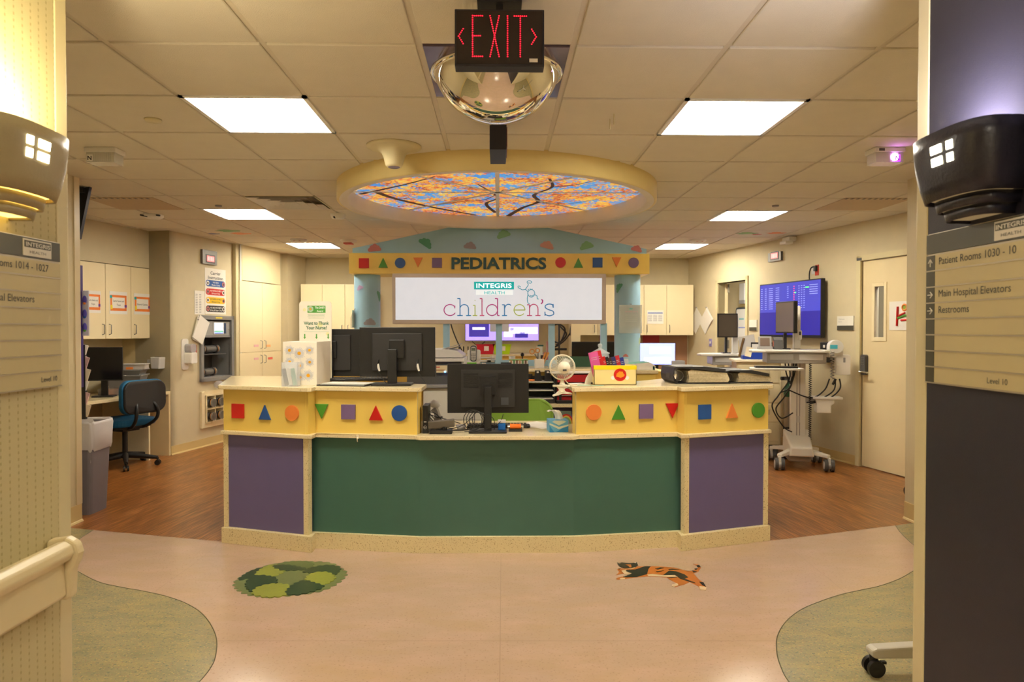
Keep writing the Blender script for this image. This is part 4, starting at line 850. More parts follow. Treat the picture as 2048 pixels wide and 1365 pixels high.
# ================================================================== THINGS ON THE DESK
def monitor(label, loc, rz, w=.54, h=.33, zc=.33, mat_scr=None, group=None, bw=.25, bd=.2, lit=None, neck=.03, tilt=0, name='computer_monitor', vent=False, cat='monitor'):
    """local -y is the screen side"""
    t = thing(name, label, cat, loc, rz, group)
    mb = MB(); mb.box(-w/2, w/2, -.012, .012, zc-h/2, zc+h/2, black); body = mb.build('housing', t, bevel=.003)
    mb = MB(); mb.prism([(-w*.33, zc-h*.38), (w*.33, zc-h*.38), (w*.33, zc+h*.38), (-w*.33, zc+h*.38)], .012, .028, 'y', black2)
    if vent:
        for k in range(14):
            for s in (-1, 1): mb.box(*sorted((s*w*.12, s*w*.30)), .028, .0295, zc+h*(.02+.022*k), zc+h*(.02+.022*k)+.0035, black)
    mb.box(-.05, .05, .028, .05, zc-h*.12, zc+h*.25, black); mb.build('back_cover', t, bevel=.005)
    s = MB(); s.box(-w/2+.008, w/2-.008, -.0135, -.012, zc-h/2+.012, zc+h/2-.008, mat_scr or screen); s.build('screen', t)
    mb = MB(); mb.prism([(.05, .01), (.085, .01), (.075, zc+.02), (.045, zc+.02)], -neck, neck, 'x', black); mb.build('neck', t, bevel=.004)
    mb = MB(); mb.prism(rrect(-bw/2, bw/2, -bd/2+.05, bd/2+.05, .015), 0, .014, 'z', black); mb.build('base', t, bevel=.003)
    return t
def wires(t, lst, r=.003, mat=None, name='cable'):
    mb = MB(); [mb.tube(crom(p, 7), r, mat or black, n=6) for p in lst]; return mb.build(name, t)
# daisy award ballot box
bx_y = 4.50; p0 = PY(566, 770, bx_y); p1 = PY(634, 770, bx_y); W = p1.x-p0.x
t = thing('ballot_box', 'white daisy covered ballot box with a tall thank your nurse sign', 'box', (p0.x, bx_y, ZT)); bd = .37; bh = PY(600, 684, bx_y).z-ZT
bxm = M('white card box', (238, 230, 212), .5); MB().box(0, W, 0, bd, 0, bh, bxm).build('box_body', t, bevel=.002)
sh = PY(630, 603, bx_y+bd).z-ZT
mb = MB(); mb.prism(rrect(-.0, W+.006, 0.0, sh, .022), bd, bd+.006, 'y', bxm); hp = mb.build('sign_panel', t)
FB = Frame((p0.x, bx_y), (p0.x+1, bx_y)); FBk = Frame((p0.x, bx_y+bd), (p0.x+1, bx_y+bd))
dp, dy_ = M('grey white petals', (206, 204, 204), .6), M('orange daisy centre', (236, 168, 22), .5)
def daisy(px, py, r, ctr=None):
    u, z = FB.uz(px, py); z -= ZT; mb = MB(); n_ = 22
    for q in range(n_):
        a = 2*PI*q/n_; c, s = math.cos(a), math.sin(a); L_ = r*(.82+.2*((q*7) % 3)/2)
        pts = [(.18*r, 0), (.6*r, .075*r), (L_, .03*r), (L_, -.03*r), (.6*r, -.075*r)]
        mb.prism([(u+x*c-y*s, z+x*s+y*c) for x, y in pts], -.0012-.0001*(q % 2), 0, 'y', dp)
    mb.disc(u, z, r*.27, -.0022, 0, dy_, 16); mb.build('daisy_print', t)
for px, py, r in ((579, 701, .035), (598.5, 707, .042), (619, 701, .032), (579.5, 724, .033), (619.5, 724.5, .032), (599.5, 732, .034), (616.5, 751.5, .042), (600.5, 755, .031)): daisy(px, py, r)
def bt(px, py): u, z = FBk.uz(px, py); return u, z-ZT
gmark, gtxt = M('award green', (82, 158, 66), .5), M('dark green text', (54, 112, 78), .5)
a, b = bt(615, 626); c, d = bt(651, 612); MB().box(a, c, bd-.0012, bd, b, d, gmark).build('logo_band', t)
mb = MB(); x, z = bt(640, 617.5); mb.text('The DAISY', x, z, .0145, bd-.0012, white_m, w=.07, align='C', bold=.02); x, z = bt(640, 624.3); mb.text('Award', x, z, .0135, bd-.0012, white_m, w=.044, align='C', bold=.02)
mb.build('logo_text', t)
x, z = bt(621, 618.5); mb = MB()
for q in range(14): a = 2*PI*q/14; mb.prism([(x+.006*math.cos(a-.2), z+.006*math.sin(a-.2)), (x+.021*math.cos(a-.12), z+.021*math.sin(a-.12)), (x+.021*math.cos(a+.12), z+.021*math.sin(a+.12))], bd-.002, bd, 'y', white_m)
mb.disc(x, z, .007, bd-.003, bd, dy_, 14); mb.build('daisy_print', t)
mb = MB()
for py, h_, x0_, x1_ in ((629, .0022, 615, 650), (631.2, .0022, 616, 649), (634, .0018, 615, 650), (636.5, .0018, 617, 648), (664, .0022, 608, 658)):
    a, b = bt(x0_, py); c, d = bt(x1_, py); mb.box(a, c, bd-.0008, bd, b-h_/2, b+h_/2, M('pale green print', (158, 186, 158), .6))
mb.build('fine_print', t)
mb = MB(); x, z = bt(633, 650); mb.text('Want to Thank', x, z, .0245, bd-.0008, gtxt, w=.178, align='C', bold=.022); x, z = bt(633, 659); mb.text('Your Nurse?', x, z, .0245, bd-.0008, gtxt, w=.148, align='C', bold=.022); mb.build('slogan', t)
for px in (609.5, 633, 656.5):
    x, z = bt(px, 673.5); mb = MB(); mb.box(x-.004, x+.004, bd-.0012, bd, z-.004, z+.018, gmark); mb.prism([(x-.009, z-.004), (x+.009, z-.004), (x, z-.018)], bd-.0012, bd, 'y', gmark); mb.build('arrow', t)
for px, py, s in ((609, 620, .02), (640, 650, .03), (655, 668, .02)):
    x, z = bt(px, py); mb = MB(); mb.disc(x, z, s*.6, bd-.0004, bd, M('pale yellow wash', (232, 226, 170), .6), 16); mb.build('yellow_wash', t)
# acrylic card holder
p0 = PY(561, 770, 4.40); p1 = PY(594, 770, 4.40); w_ = p1.x-p0.x; t = thing('card_holder', 'clear acrylic holder with folded leaflets before the daisy box', 'holder', (p0.x, 4.42, ZT), R(-3))
mb = MB(); 
for a in ((0, w_, 0, .003, 0, .155), (0, w_, .05, .053, 0, .155), (0, .003, 0, .05, 0, .155), (w_-.003, w_, 0, .05, 0, .155), (0, w_, 0, .05, 0, .004)): mb.box(*a, clearp)
mb.build('clear_tray', t)
for k, (x, m_, a, lb) in enumerate(((.028, dgrey, .2, 'dark leaflet'), (.047, paper, .12, 'white leaflet'), (.075, M('teal leaflet', (120, 170, 150), .6), .15, 'teal leaflet'))):
    mb = MB(); mb.box(-.012, .014, -.002, .002, 0, .11, m_); o = mb.build('leaflet', t, label=lb); o.location = (x, .02+.008*k, .006); o.rotation_euler = (0, -a, .15)
# two monitors seen from behind
yB = 4.66; pB = PY(799, 700, yB); mz = (PY(799, 655, yB).z+PY(799, 752, yB).z)/2-ZT; mh = PY(799, 655, yB).z-PY(799, 752, yB).z; mw = PY(873, 700, yB).x-PY(725, 700, yB).x
mB = monitor('black monitor seen from behind on the left counter, nearer of two, stand in full view', (PY(786, 770, yB).x+.0, yB-.09, ZT), R(180), mw, mh, mz, group='monitors on the left counter', bw=.26, bd=.17, neck=.03, vent=False)
mB.location.x = pB.x; 
for ch in mB.children:
    if ch.name.startswith(('neck', 'base')): ch.location.x = .045-.02
yA = 5.02; mA = monitor('black monitor seen from behind beside the daisy box, half hidden behind another', (PY(690, 700, yA).x, yA-.06, ZT), R(178), .44, .34, (PY(690, 657, yA).z+PY(690, 753, yA).z)/2-ZT, group='monitors on the left counter', bd=.12)
mA.location.x = PY(727, 700, yA).x-.22
for m_, xs in ((mB, (.12, -.14)), (mA, (.1,))):
    for x in xs:
        wires(m_, [[(x, .03, .17), (x+.01, .05, .12), (x-.02, .06, .06), (x-.06, .08, .012)]], .003)
        MB().box(x-.008, x+.008, .04, .043, .09, .14, paper, rot=(0, R(12), 0)).build('cable_tag', m_)
p = PZ(715, 757, ZT); t = thing('keyboard', 'black keyboard on the left counter behind the monitor stands', 'keyboard', (p.x+.05, 4.93, ZT), R(8))
MB().box(-.22, .22, -.06, .06, 0, .018, black).build('case', t, bevel=.004)
mb = MB(); [mb.box(-.212+.0222*i, -.194+.0222*i, -.052+.0215*j, -.035+.0215*j, .018, .023, dgrey) for i in range(19) for j in range(5)]; mb.build('keys', t)
p = PZ(712, 767, ZT); t = thing('magazine', 'folded glossy magazines lying before the left counter monitors', 'magazine', (p.x-.03, 4.53, ZT), R(-14))
MB().box(-.17, .17, -.09, .09, 0, .006, black2).build('folder', t)
mb = MB(); [mb.box(-.15+.004*k, .16+.004*k, -.075, .08, .006+.003*k, .0085+.003*k, (paper, M('magazine print', (150, 160, 150), .4), paper)[k]) for k in range(3)]; mb.build('pages', t)
# centre monitor
yC = 4.47; pC = PY(976, 780, yC); hC = PY(976, 729, yC).z-PY(976, 828, yC).z; zC = (PY(976, 729, yC).z+PY(976, 828, yC).z)/2-ZW
wC = PY(1059, 780, yC).x-PY(895, 780, yC).x
mC = monitor('black monitor seen from behind at the low centre of the desk', (pC.x, yC+.05, ZW), R(180), wC, hC, zC, bw=.245, bd=.17, neck=.024, vent=True)
for ch in mC.children:
    if ch.name.startswith(('neck', 'base')): ch.location.y = .03
mb = MB(); mb.cyl((0, .05, zC+.0), (0, .056, zC+.0), .045, black); mb.build('mount_disc', mC)
MB().box(-.135, -.085, .0285, .0305, zC-hC*.33, zC-hC*.18, M('grey rating sticker', (70, 72, 76), .4)).build('rating_sticker', mC)
cp_pts = []
lst = []
for k in range(4):
    r = .042+.006*k; lst.append([(.06+.012*k+r*math.cos(q/9*2*PI+k), .095+.012*k, .085+r*1.1*math.sin(q/9*2*PI+k)) for q in range(10)])
lst += [[(.09, .04, .12), (.09, .08, .04), (.12, .1, .02), (.2, .11, .015), (.3, .09, .02)], [(-.1, .04, .11), (-.08, .1, .07), (-.03, .13, .04), (.05, .14, .02), (.15, .13, .01)], [(.03, .1, .13), (-.03, .13, .1), (-.045, .13, .05), (-.04, .12, .02)], [(.1, .09, .1), (.16, .1, .05), (.24, .12, .03), (.3, .1, .06)]]
wires(mC, lst, .0024)
def P3(px, Y, z): p = PY(px, 700, Y); return (p.x, Y, z)
t = thing('mini_computer', 'slim black upright mini computer at the left end of the low counter', 'computer', P3(850, 4.38, ZW))
MB().box(-.018, .018, -.0, .17, 0, .178, black).build('case', t, bevel=.002); 
mb = MB(); mb.torus((0, -.001, .04), .0095, .0011, lgrey, n=24, m=5); mb.text('DELL', 0, .0372, .0055, -.001, lgrey, w=.014, align='C', bold=.02); mb.build('logo_ring', t); MB().box(-.008, .008, -.001, 0, .072, .078, lgrey).build('label_strip', t)
MB().box(-.004, .004, -.001, 0, .1, .15, black2).build('port_strip', t)
wires(t, [[(.018, .1, .13), (.06, .12, .11), (.1, .1, .07), (.13, .12, .02)], [(.018, .1, .11), (.08, .1, .09), (.16, .1, .07), (.22, .1, .05)], [(.018, .12, .09), (.06, .1, .05), (.12, .08, .01), (.2, .1, .01), (.28, .12, .012)], [(.018, .08, .12), (.05, .1, .08), (.07, .07, .05)]])
t = thing('card_reader', 'dark grey tilted device on a black foot beside the mini computer', 'device', P3(882, 4.39, ZW))
mb = MB(); mb.prism(rrect(-.072, .072, -.045, .055, .006), 0, .022, 'z', black); mb.build('base', t, bevel=.003)
mb = MB(); mb.cyl((.02, 0, .02), (.02, .0, .045), .018, black); mb.box(-.03, .03, -.01, .01, .022, .03, black); mb.build('swivel', t)
mb = MB(); mb.box(-.082, .086, -.018, .02, .038, .084, M('warm grey casing', (98, 90, 80), .5), rot=(R(8), R(-5), 0)); mb.build('head', t, bevel=.004)
t = thing('barcode_scanner', 'grey and white handheld barcode scanner standing in its cradle', 'scanner', P3(869, 4.66, ZW))
mb = MB(); mb.tube([(0, 0, 0), (.02, 0, .05), (.012, 0, .1), (-.01, 0, .13)], [.028, .02, .018, .024], grey, n=12); mb.build('cradle', t)
mb = MB(); mb.tube([(-.03, .0, .155), (-.01, 0, .162), (.015, 0, .155), (.03, .0, .14)], [.018, .028, .026, .02], lgrey, n=14); mb.tube([(.0, 0, .15), (.02, 0, .11), (.03, 0, .07)], .014, lgrey, n=10); mb.build('scanner_head', t)
mb = MB(); mb.torus((.03, 0, .07), .02, .006, dgrey, ax='z', n=20); mb.build('collar', t)
t = thing('clip_dish', 'small round clear dish near the coiled cables', 'dish', P3(922, 4.56, ZW)); MB().lathe([(1e-4, .002), (.022, .002), (.034, .03), (.036, .03), (.026, .0), (1e-4, 0)], M('smoky glass', (190, 190, 195), .08, alpha=.6)).build('bowl', t); MB().lathe([(1e-4, .018), (.027, .016), (.024, .004), (1e-4, .004)], dgrey).build('clips', t)
t = thing('keyboard', 'black keyboard on the low counter behind the centre monitor', 'keyboard', P3(1000, 4.66, ZW))
MB().prism(rrect(-.225, .205, -.06, .06, .02), 0, .016, 'z', black).build('case', t, bevel=.004); mb = MB(); [mb.box(-.215+.0222*i, -.197+.0222*i, -.052+.0215*j, -.035+.0215*j, .016, .023, black2) for i in range(18) for j in range(5)]; mb.build('keys', t)
t = thing('sanitizer_tub', 'small blue see-through tub with a white cap on the monitor base', 'tub', P3(1003.5, 4.44, ZW+.0142))
mb = MB(); mb.prism(rrect(-.024, .024, -.016, .016, .006), 0, .045, 'z', M('blue gel', (10, 110, 200), .15, alpha=.9)); mb.build('tub_body', t, bevel=.003); MB().prism(rrect(-.026, .026, -.018, .018, .006), .046, .066, 'z', lgrey).build('cap', t, bevel=.003)
t = thing('desk_dispenser', 'small black dispenser holding an orange wrapped roll', 'dispenser', P3(1031, 4.46, ZW))
MB().box(-.044, .044, -.02, .02, 0, .018, black).build('base', t, bevel=.003); MB().cyl((-.036, 0, .034), (.036, 0, .034), .0165, M('orange wrap', (240, 120, 30), .5), n=16).build('roll', t)
mb = MB(); [mb.cyl((s*.036, 0, .034), (s*.052, 0, .034), .013, chrome) for s in (-1, 1)]; mb.build('roll_cap', t); MB().cyl((.052, 0, .034), (.075, 0, .034), .012, black).build('knob', t)
# tissue box
tb = M('tissue box blue', (96, 164, 200), .5); tb2 = M('tissue box cream', (200, 206, 186), .5); tb3 = M('tissue box deep blue', (44, 130, 184), .5)
t = thing('tissue_box', 'blue and cream tissue box with a tissue sticking out, on the low counter', 'tissue box', P3(1118, 4.42, ZW), R(4)); 
MB().box(-.062, .062, 0, .13, 0, .076, tb).build('carton', t); mb = MB(); mb.prism([(-.062, 0), (-.02, .0), (.062, .05), (.062, 0)], -.0006, 0, 'y', tb3); mb.prism([(-.062, .0), (-.062, .046), (-.03, 0)], -.0008, 0, 'y', tb3); mb.prism([(-.045, .068), (.0, .045), (.05, .068), (.03, .076), (-.03, .076)], -.001, 0, 'y', tb2); mb.prism([(-.062, .05), (0, .02), (.062, .04), (.062, .05), (0, .035), (-.062, .06)], -.001, 0, 'y', tb2); mb.build('print', t)
mb = MB(); n_ = 8
vs_ = []
for i in range(n_+1):
    for j in range(5):
        q = i/n_; vs_.append((-.05*q*q*1.3+.014*(j-2)*(1-.3*q)+.012, .06+.012*math.sin(j*1.6+3*q), .074+.062*math.sin(q*PI*.62)+.004*math.cos(j*2+i)))
mb.add(vs_, [(i*5+j, i*5+j+1, (i+1)*5+j+1, (i+1)*5+j) for i in range(n_) for j in range(4)], paper, True); mb.build('tissue', t)
one(MB().box(-.1, .1, -.14, .14, 0, .0015, paper).box(-.08, .12, -.12, .15, .0015, .003, paper), 'paper_sheet', 'loose white sheets on the low counter left of the tissue box', 'paper', P3(1078, 4.74, ZW), R(40))
t = thing('greeting_card', 'small dark card with a rainbow standing behind the tissue box', 'card', P3(1127, 4.82, ZW)); MB().box(-.055, .055, 0, .004, 0, .09, M('slate card', (96, 112, 100), .6)).build('card_panel', t)
for k, c in enumerate((C_red, M('card yellow', (230, 200, 90), .5), M('card green', (120, 190, 120), .5), M('card lilac', (180, 150, 200), .5))):
    mb = MB(); mb.prism(arc(.02, 0, .05-.009*k, .07-.011*k, 0, 180, 14), -.001-.0004*k, 0, 'y', c); mb.build('rainbow_print', t)
# green office chair behind the desk
t = thing('office_chair', 'lime green swivel chair tucked behind the centre of the desk', 'chair', P3(1040, 5.42, 0)); lime = M('lime green upholstery', (136, 172, 62), .6)
mb = MB(); n_ = 12
pts = rrect(-.27, .27, .50, .865, .12, 6); vs_ = []
for (x, z) in pts: vs_.append((x, -.05-.0*x+.6*x*x, z))
for (x, z) in pts: vs_.append((x*.98, .02+.6*x*x, z))
n = len(pts); mb.add(vs_, [tuple(range(n))[::-1], tuple(range(n, 2*n))]+[(i, (i+1) % n, (i+1) % n+n, i+n) for i in range(n)], lime); mb.build('backrest', t, bevel=.015, seg=3)
mb = MB(); mb.prism(rrect(-.25, .25, .02, .5, .08), .42, .49, 'z', lime); mb.build('seat', t, bevel=.02, seg=3)
def five_star(t, r=.3, zc=.42, mat=None, rot=0):
    MB().cyl((0, .25, .1), (0, .25, zc), .028, mat or black).build('gas_lift', t)
    for k in range(5):
        a = rot+2*PI*k/5; c, s = math.cos(a), math.sin(a)
        mb = MB(); mb.tube([(0, .25, .12), (r*.5*c, .25+r*.5*s, .10), (r*c, .25+r*s, .075)], [.03, .024, .018], mat or black, n=8); l = mb.build('base_leg', t)
        mb = MB(); x, y = r*c, .25+r*s; [mb.cyl((x-s*q, y+c*q, .028), (x-s*q*2.6, y+c*q*2.6, .028), .028, black, n=18) for q in (-.009, .009)]; mb.cyl((x, y, .03), (x, y, .075), .01, black); mb.build('caster', l)
five_star(t, .28); MB().box(-.03, .03, .0, .2, .40, .44, black).box(-.03, .03, .02, .06, .4, .7, black).build('back_bracket', t)
# ---------------- right counter
t = thing('desk_fan', 'cream clip-on desk fan clamped to the end of the right ledge', 'fan', P3(1125, 4.34, ZT)); fc = M('cream fan plastic', (240, 232, 208), .4)
fz = .125; mb = MB(); R_ = .079
mb.torus((0, 0, fz), R_, .0038, fc, n=40); mb.torus((0, .045, fz), R_, .003, fc, n=40)
for k in range(64):
    a = 2*PI*k/64; c, s = math.cos(a), math.sin(a); mb.tube([(.03*c, -.03, fz+.03*s), (.055*c, -.025, fz+.055*s), (R_*c, 0, fz+R_*s)], .0011, fc, n=4); 
    if k % 2 == 0: mb.tube([(R_*c, 0, fz+R_*s), (R_*c, .045, fz+R_*s), (.03*c, .07, fz+.03*s)], .001, fc, n=4)
mb.build('cage', t)
MB().lathe([(1e-4, -.062), (.03, -.058), (.038, -.04), (.04, -.02), (1e-4, -.02)], fc, c=(.008, 0, fz), ax='y', n=28).build('motor_housing', t)
mb = MB(); mb.box(-.012+.008, .02, -.0635, -.0622, fz-.02, fz-.008, dgrey); mb.build('rating_label', t)
for k in range(3):
    a = 2*PI*k/3; mb = MB(); mb.T = Matrix.Translation((0, .02, fz)) @ Matrix.Rotation(a, 4, 'Y'); mb.add([(0, 0, 0), (.03, -.012, .02), (.055, -.014, .045), (.02, .012, .06), (-.01, .01, .03)], [(0, 1, 2, 3, 4)], clearp); o = mb.build('blade', t); q = o.modifiers.new('t', 'SOLIDIFY'); q.thickness = .002
mb = MB(); mb.tube([(0, .01, fz-R_), (0, .015, .03), (0, .015, .015)], [.012, .014, .02], fc, n=10); mb.build('neck', t)
mb = MB(); mb.prism([(-.062, .002), (.045, .002), (.05, .008), (.03, .014), (-.06, .012)], -.015, .03, 'y', fc); mb.prism([(-.04, .004), (-.02, -.02), (-.045, -.045), (-.062, -.052), (-.062, -.06), (-.03, -.053), (.0, -.043), (.06, -.046), (.06, -.038), (.02, -.03), (.012, -.015), (.03, .004)], -.01, .025, 'y', fc); mb.cyl((-.004, -.013, -.022), (-.004, .028, -.022), .013, fc); mb.build('clamp', t, bevel=.002)
wires(t, [[(.01, .0, .06), (.03, .02, .03), (.06, .03, .01), (.1, .05, .004)]], .0035, fc)
# yellow bordered leaflet box
ybx = 4.50; p0, p1 = PY(1188, 768, ybx), PY(1273, 768, ybx); w_ = p1.x-p0.x; hb = PY(1230, 731, ybx).z-ZT; Dp = .14
t = thing('leaflet_box', 'cream box with a yellow rim and red sticker holding booklets', 'box', (p0.x, ybx, ZT), R(0)); cbx = M('translucent cream plastic', (234, 214, 150), .35); yrim = M('bright yellow tape', (240, 216, 20), .4)
mb = MB()
for a in ((0, w_, 0, .004, 0, hb), (0, w_, Dp-.004, Dp, 0, hb), (0, .004, 0, Dp, 0, hb), (w_-.004, w_, 0, Dp, 0, hb), (0, w_, 0, Dp, 0, .004)): mb.box(*a, cbx)
mb.build('bin_body', t)
MB().box(-.001, w_+.001, -.0012, 0, hb*.78, hb*.98, yrim).box(-.0012, 0, -.001, Dp, hb*.78, hb*.98, yrim).build('rim_band', t)
u, z = Frame((p0.x, ybx), (p0.x+1, ybx)).uz(1240, 750); z -= ZT
mb = MB(); mb.disc(u, z, .042, -.002, 0, C_red, 30); [mb.disc(u+s*.047, z-.02, .013, -.0016, 0, white_m, 16) for s in (-1, 1)]; mb.build('red_sticker', t)
mb = MB(); mb.prism([(u-.022, z+.008), (u-.005, z+.022), (u+.018, z+.02), (u+.024, z+.004), (u+.032, z+.0), (u+.024, z-.012), (u+.005, z-.02), (u-.026, z-.012)], -.003, -.002, 'y', M('sticker orange', (244, 140, 24), .5)); mb.build('sticker_print', t)
bk = [(1192, 703, M('magenta pink cover', (204, 84, 150), .5), .016, 'pink booklet at the left front of the yellow rimmed box', .062), (1199, 701, M('crimson cover', (200, 30, 40), .5), .012, 'red booklet behind the pink one', .062), (1211, 712, C_red, .008, 'thin red booklet next to the pink one', .02), (1217, 713, black, .012, 'black booklet with white edge in the yellow rimmed box', .02), (1223, 714, M('brown cover', (70, 44, 34), .5), .01, 'dark brown booklet in the middle of the box', .02), (1230, 713, M('navy cover', (50, 50, 104), .5), .014, 'navy booklet with pale lettering in the box', .03), (1238, 710, M('scarlet cover', (186, 40, 46), .5), .009, 'scarlet booklet behind the navy one', .03), (1246, 714, M('royal blue cover', (44, 60, 150), .5), .012, 'royal blue booklet at the right of the box', .03)]
for k, (px, py, m_, th, lb, bw_) in enumerate(bk):
    yb = ybx+.03+.012*k; p = PY(px, py, yb); hgt = p.z-ZT-.006
    t2 = thing('booklet', lb, 'booklet', (p.x+.024, yb, ZT+.0045), 0, group='booklets in the yellow rimmed box'); t2.rotation_euler = (0, R(-12), 0)
    hgt *= 1.0
    mb = MB(); mb.box(-bw_/2, bw_/2, 0, .0015, 0, hgt, m_); mb.box(-bw_/2, bw_/2, th-.0015, th, 0, hgt, m_); mb.box(-bw_/2, -bw_/2+.0015, 0, th, 0, hgt, m_); mb.build('cover', t2)
    MB().box(-bw_/2+.002, bw_/2-.001, .0015, th-.0015, .002, hgt-.003, paper).build('pages', t2)
    mb = MB(); [mb.box(-bw_*.3, bw_*.3, -.0004, 0, hgt*(.82-.06*q), hgt*(.82-.06*q)+.003, lgrey) for q in range(2)]; mb.build('cover_print', t2)
# glass jar behind
t = thing('glass_jar', 'clear glass jar with a knobbed lid behind the yellow rimmed box', 'jar', (PY(1200, 700, 4.72).x, 4.72, ZT)); gl = M('jar glass', (225, 232, 232), .04, alpha=.42, var=0)
zt_ = PY(1200, 708, 4.74).z-ZT
MB().lathe([(1e-4, 0), (.06, 0), (.064, .02), (.064, zt_-.02), (.06, zt_)], gl, n=32).build('jar_body', t)
MB().lathe([(.067, zt_), (.066, zt_+.008), (.03, zt_+.028), (.014, zt_+.036), (.01, zt_+.044), (.016, zt_+.055), (.014, zt_+.068), (1e-4, zt_+.072)], gl, n=32).build('lid', t)
t = thing('candy_holder', 'clear box with brown and green wrappers right of the booklets', 'holder', (PY(1247, 715, 4.66).x, 4.665, ZT)); MB().box(-.035, .035, 0, .06, 0, .165, gl).build('clear_box', t); MB().box(-.03, .03, .005, .055, .004, .14, M('wrappers', (110, 96, 70), .5, var=.5, vscale=60)).build('contents', t)
# cards and pen on right ledge
for k, (px, py, w2, d2_, m_, lb, a) in enumerate(((1168, 771, .09, .05, M('mint card', (172, 206, 178), .6), 'mint green card lying at the left end of the right ledge', -5), (1195, 772, .08, .03, M('mint card', (172, 206, 178), .6), 'mint green card partly under the dark pen', 3), (1152, 768, .1, .05, paper, 'white leaflet lying beside the fan clamp', 20))):
    p = PZ(px, py, ZT); one(MB().box(-w2/2, w2/2, -d2_/2, d2_/2, 0, .0015+.0005*k, m_), 'flat_card', lb, 'card', (p.x, p.y, ZT+.0002*k), R(a))
p = PZ(1192, 769, ZT); one(MB().cyl((-.035, 0, .006), (.035, 0, .006), .0045, black), 'pen', 'dark pen lying on the mint cards', 'pen', (p.x, p.y, ZT+.002), R(4))
one(MB().prism([(-.0, .0), (.06, .0), (.06, .08), (.04, .085), (.01, .04)], 0, .002, 'y', paper), 'paper_sheet', 'curled white leaflet leaning left of the yellow rimmed box', 'paper', (p0.x-.055, ybx+.06, ZT), R(20))
# two fat black binders
def binder(px0, px1, py0, py1, Y, d, lb, k, rz):
    a, b = PY(px0, py1, Y), PY(px1, py1, Y); w_ = b.x-a.x; h = PY(px0, py0, Y).z-ZT
    t = thing('chart_binder', lb, 'binder', (a.x, Y, ZT), R(rz), group='black binders on the right ledge'); bm_ = M('black vinyl cover', (44, 42, 42), .45, bump=.2, bscale=150)
    q = .006; out = [(.03, 0), (w_, 0), (w_, q), (.035, q), (.012, .02), (.006, h*.5), (.012, h*.85), (.035, h-q-.002), (w_*.5, h-q-.016), (w_*.92, h*k-q-.014), (w_*.92, h*k), (w_*.55, h), (.03, h), (.008, h*.93), (0, h*.5), (.006, .02)]
    mb = MB(); mb.prism(out, 0, d, 'y', bm_); mb.build('cover', t, bevel=.002)
    pg = M('worn page edges', (196, 182, 150), .8, var=.4, vscale=70); pts = [(w_*.27, q+.002), (w_*.97, q+.004), (w_*1.0, h*.25), (w_*.95, h*k*.72), (w_*.6, h*.72), (w_*.32, h*.82), (w_*.27, h*.72), (w_*.29, h*.4)]
    mb = MB(); mb.prism(pts, .012, d-.01, 'y', pg); 
    for j in range(7): mb.box(w_*.25, w_*(.95-.02*j), .0105, .012, q+.004+j*h*.075, q+.0052+j*h*.075, M('page gap', (120, 104, 76), .8))
    mb.build('pages', t)
    mb = MB(); [mb.torus((w_*.13, y, h*.45), h*.3, .002, steel, n=16, m=5) for y in (.05, d/2, d-.05)]; mb.build('rings', t)
    MB().box(w_*.38, w_*.55, .03, .05, h-.001, h+.0008, paper).build('label_sticker', t); MB().box(-.0005, .001, d*.25, d*.55, h*.3, h*.6, dgrey).build('spine_label', t)
    return t
binder(1346, 1463, 734, 771, 4.56, .29, 'black binder bulging with pages, left one on the right ledge', .86, 3)
binder(1452, 1551, 741, 770, 4.60, .28, 'flatter black binder at the far right end of the ledge', .72, 6)
# ================================================================== BEHIND THE DESK
ZI = 1.0555
t = thing('copier', 'large beige office copier behind the left end of the desk', 'copier', (PY(892, 700, 5.75).x, 5.72, 0)); cpm = M('copier beige', (224, 218, 204), .4)
cx0 = PY(846, 700, 5.72).x-t.location.x; cx1 = cx0+.5
MB().box(cx0, cx1, 0, .55, .03, .93, cpm).build('cabinet', t, bevel=.01)
mb = MB(); mb.box(cx0+.02, cx1-.02, -.006, 0, .66, .9, cpm); mb.build('front_door', t, bevel=.004); MB().box(cx0+.02, cx1-.02, -.006, 0, .42, .64, cpm).build('paper_drawer', t, bevel=.004); MB().box(cx0+.02, cx1-.02, -.006, 0, .18, .40, cpm).build('paper_drawer', t, bevel=.004)
mb = MB(); mb.box(cx0-.03, cx1+.02, -.04, .5, .93, .955, grey); mb.build('output_shelf', t, bevel=.004)
x0 = PY(872, 0, 5.75).x-t.location.x; x1 = PY(928, 0, 5.75).x-t.location.x
MB().box(x0-.25, x1-.02, .04, .5, .955, 1.15, dgrey).build('print_bay', t)
MB().box(x1-.025, x1, .03, .5, .955, 1.15, lgrey).build('side_column', t, bevel=.005)
mb = MB(); mb.box(x0-.27, x1, .0, .52, 1.145, 1.175, lgrey); mb.build('scanner_bed', t, bevel=.006)
mb = MB(); mb.prism([(x0-.27, 1.18), (x1-.01, 1.18), (x1-.01, 1.20), (x1-.06, 1.235), (x0+.1, 1.25), (x0-.27, 1.25)], .02, .5, 'y', lgrey); mb.build('document_feeder', t, bevel=.006)
mb = MB(); mb.box(x0-.05, x1-.05, .05, .4, 1.238, 1.243, dgrey, rot=(0, R(-14), 0)); mb.box(x0, x1-.03, .06, .35, 1.262, 1.268, grey, rot=(0, R(-16), 0)); mb.build('feed_tray', t)
mb = MB(); mb.box(x0-.0, x0+.092, -.002, .0, 1.055, 1.115, M('cream notice', (230, 214, 170), .6)); mb.box(x0+.0, x0+.03, -.003, -.002, 1.098, 1.106, C_red); mb.box(x0+.0, x0+.07, -.003, -.002, 1.07, 1.082, M('tan print', (190, 150, 110), .6)); mb.build('notice', t)
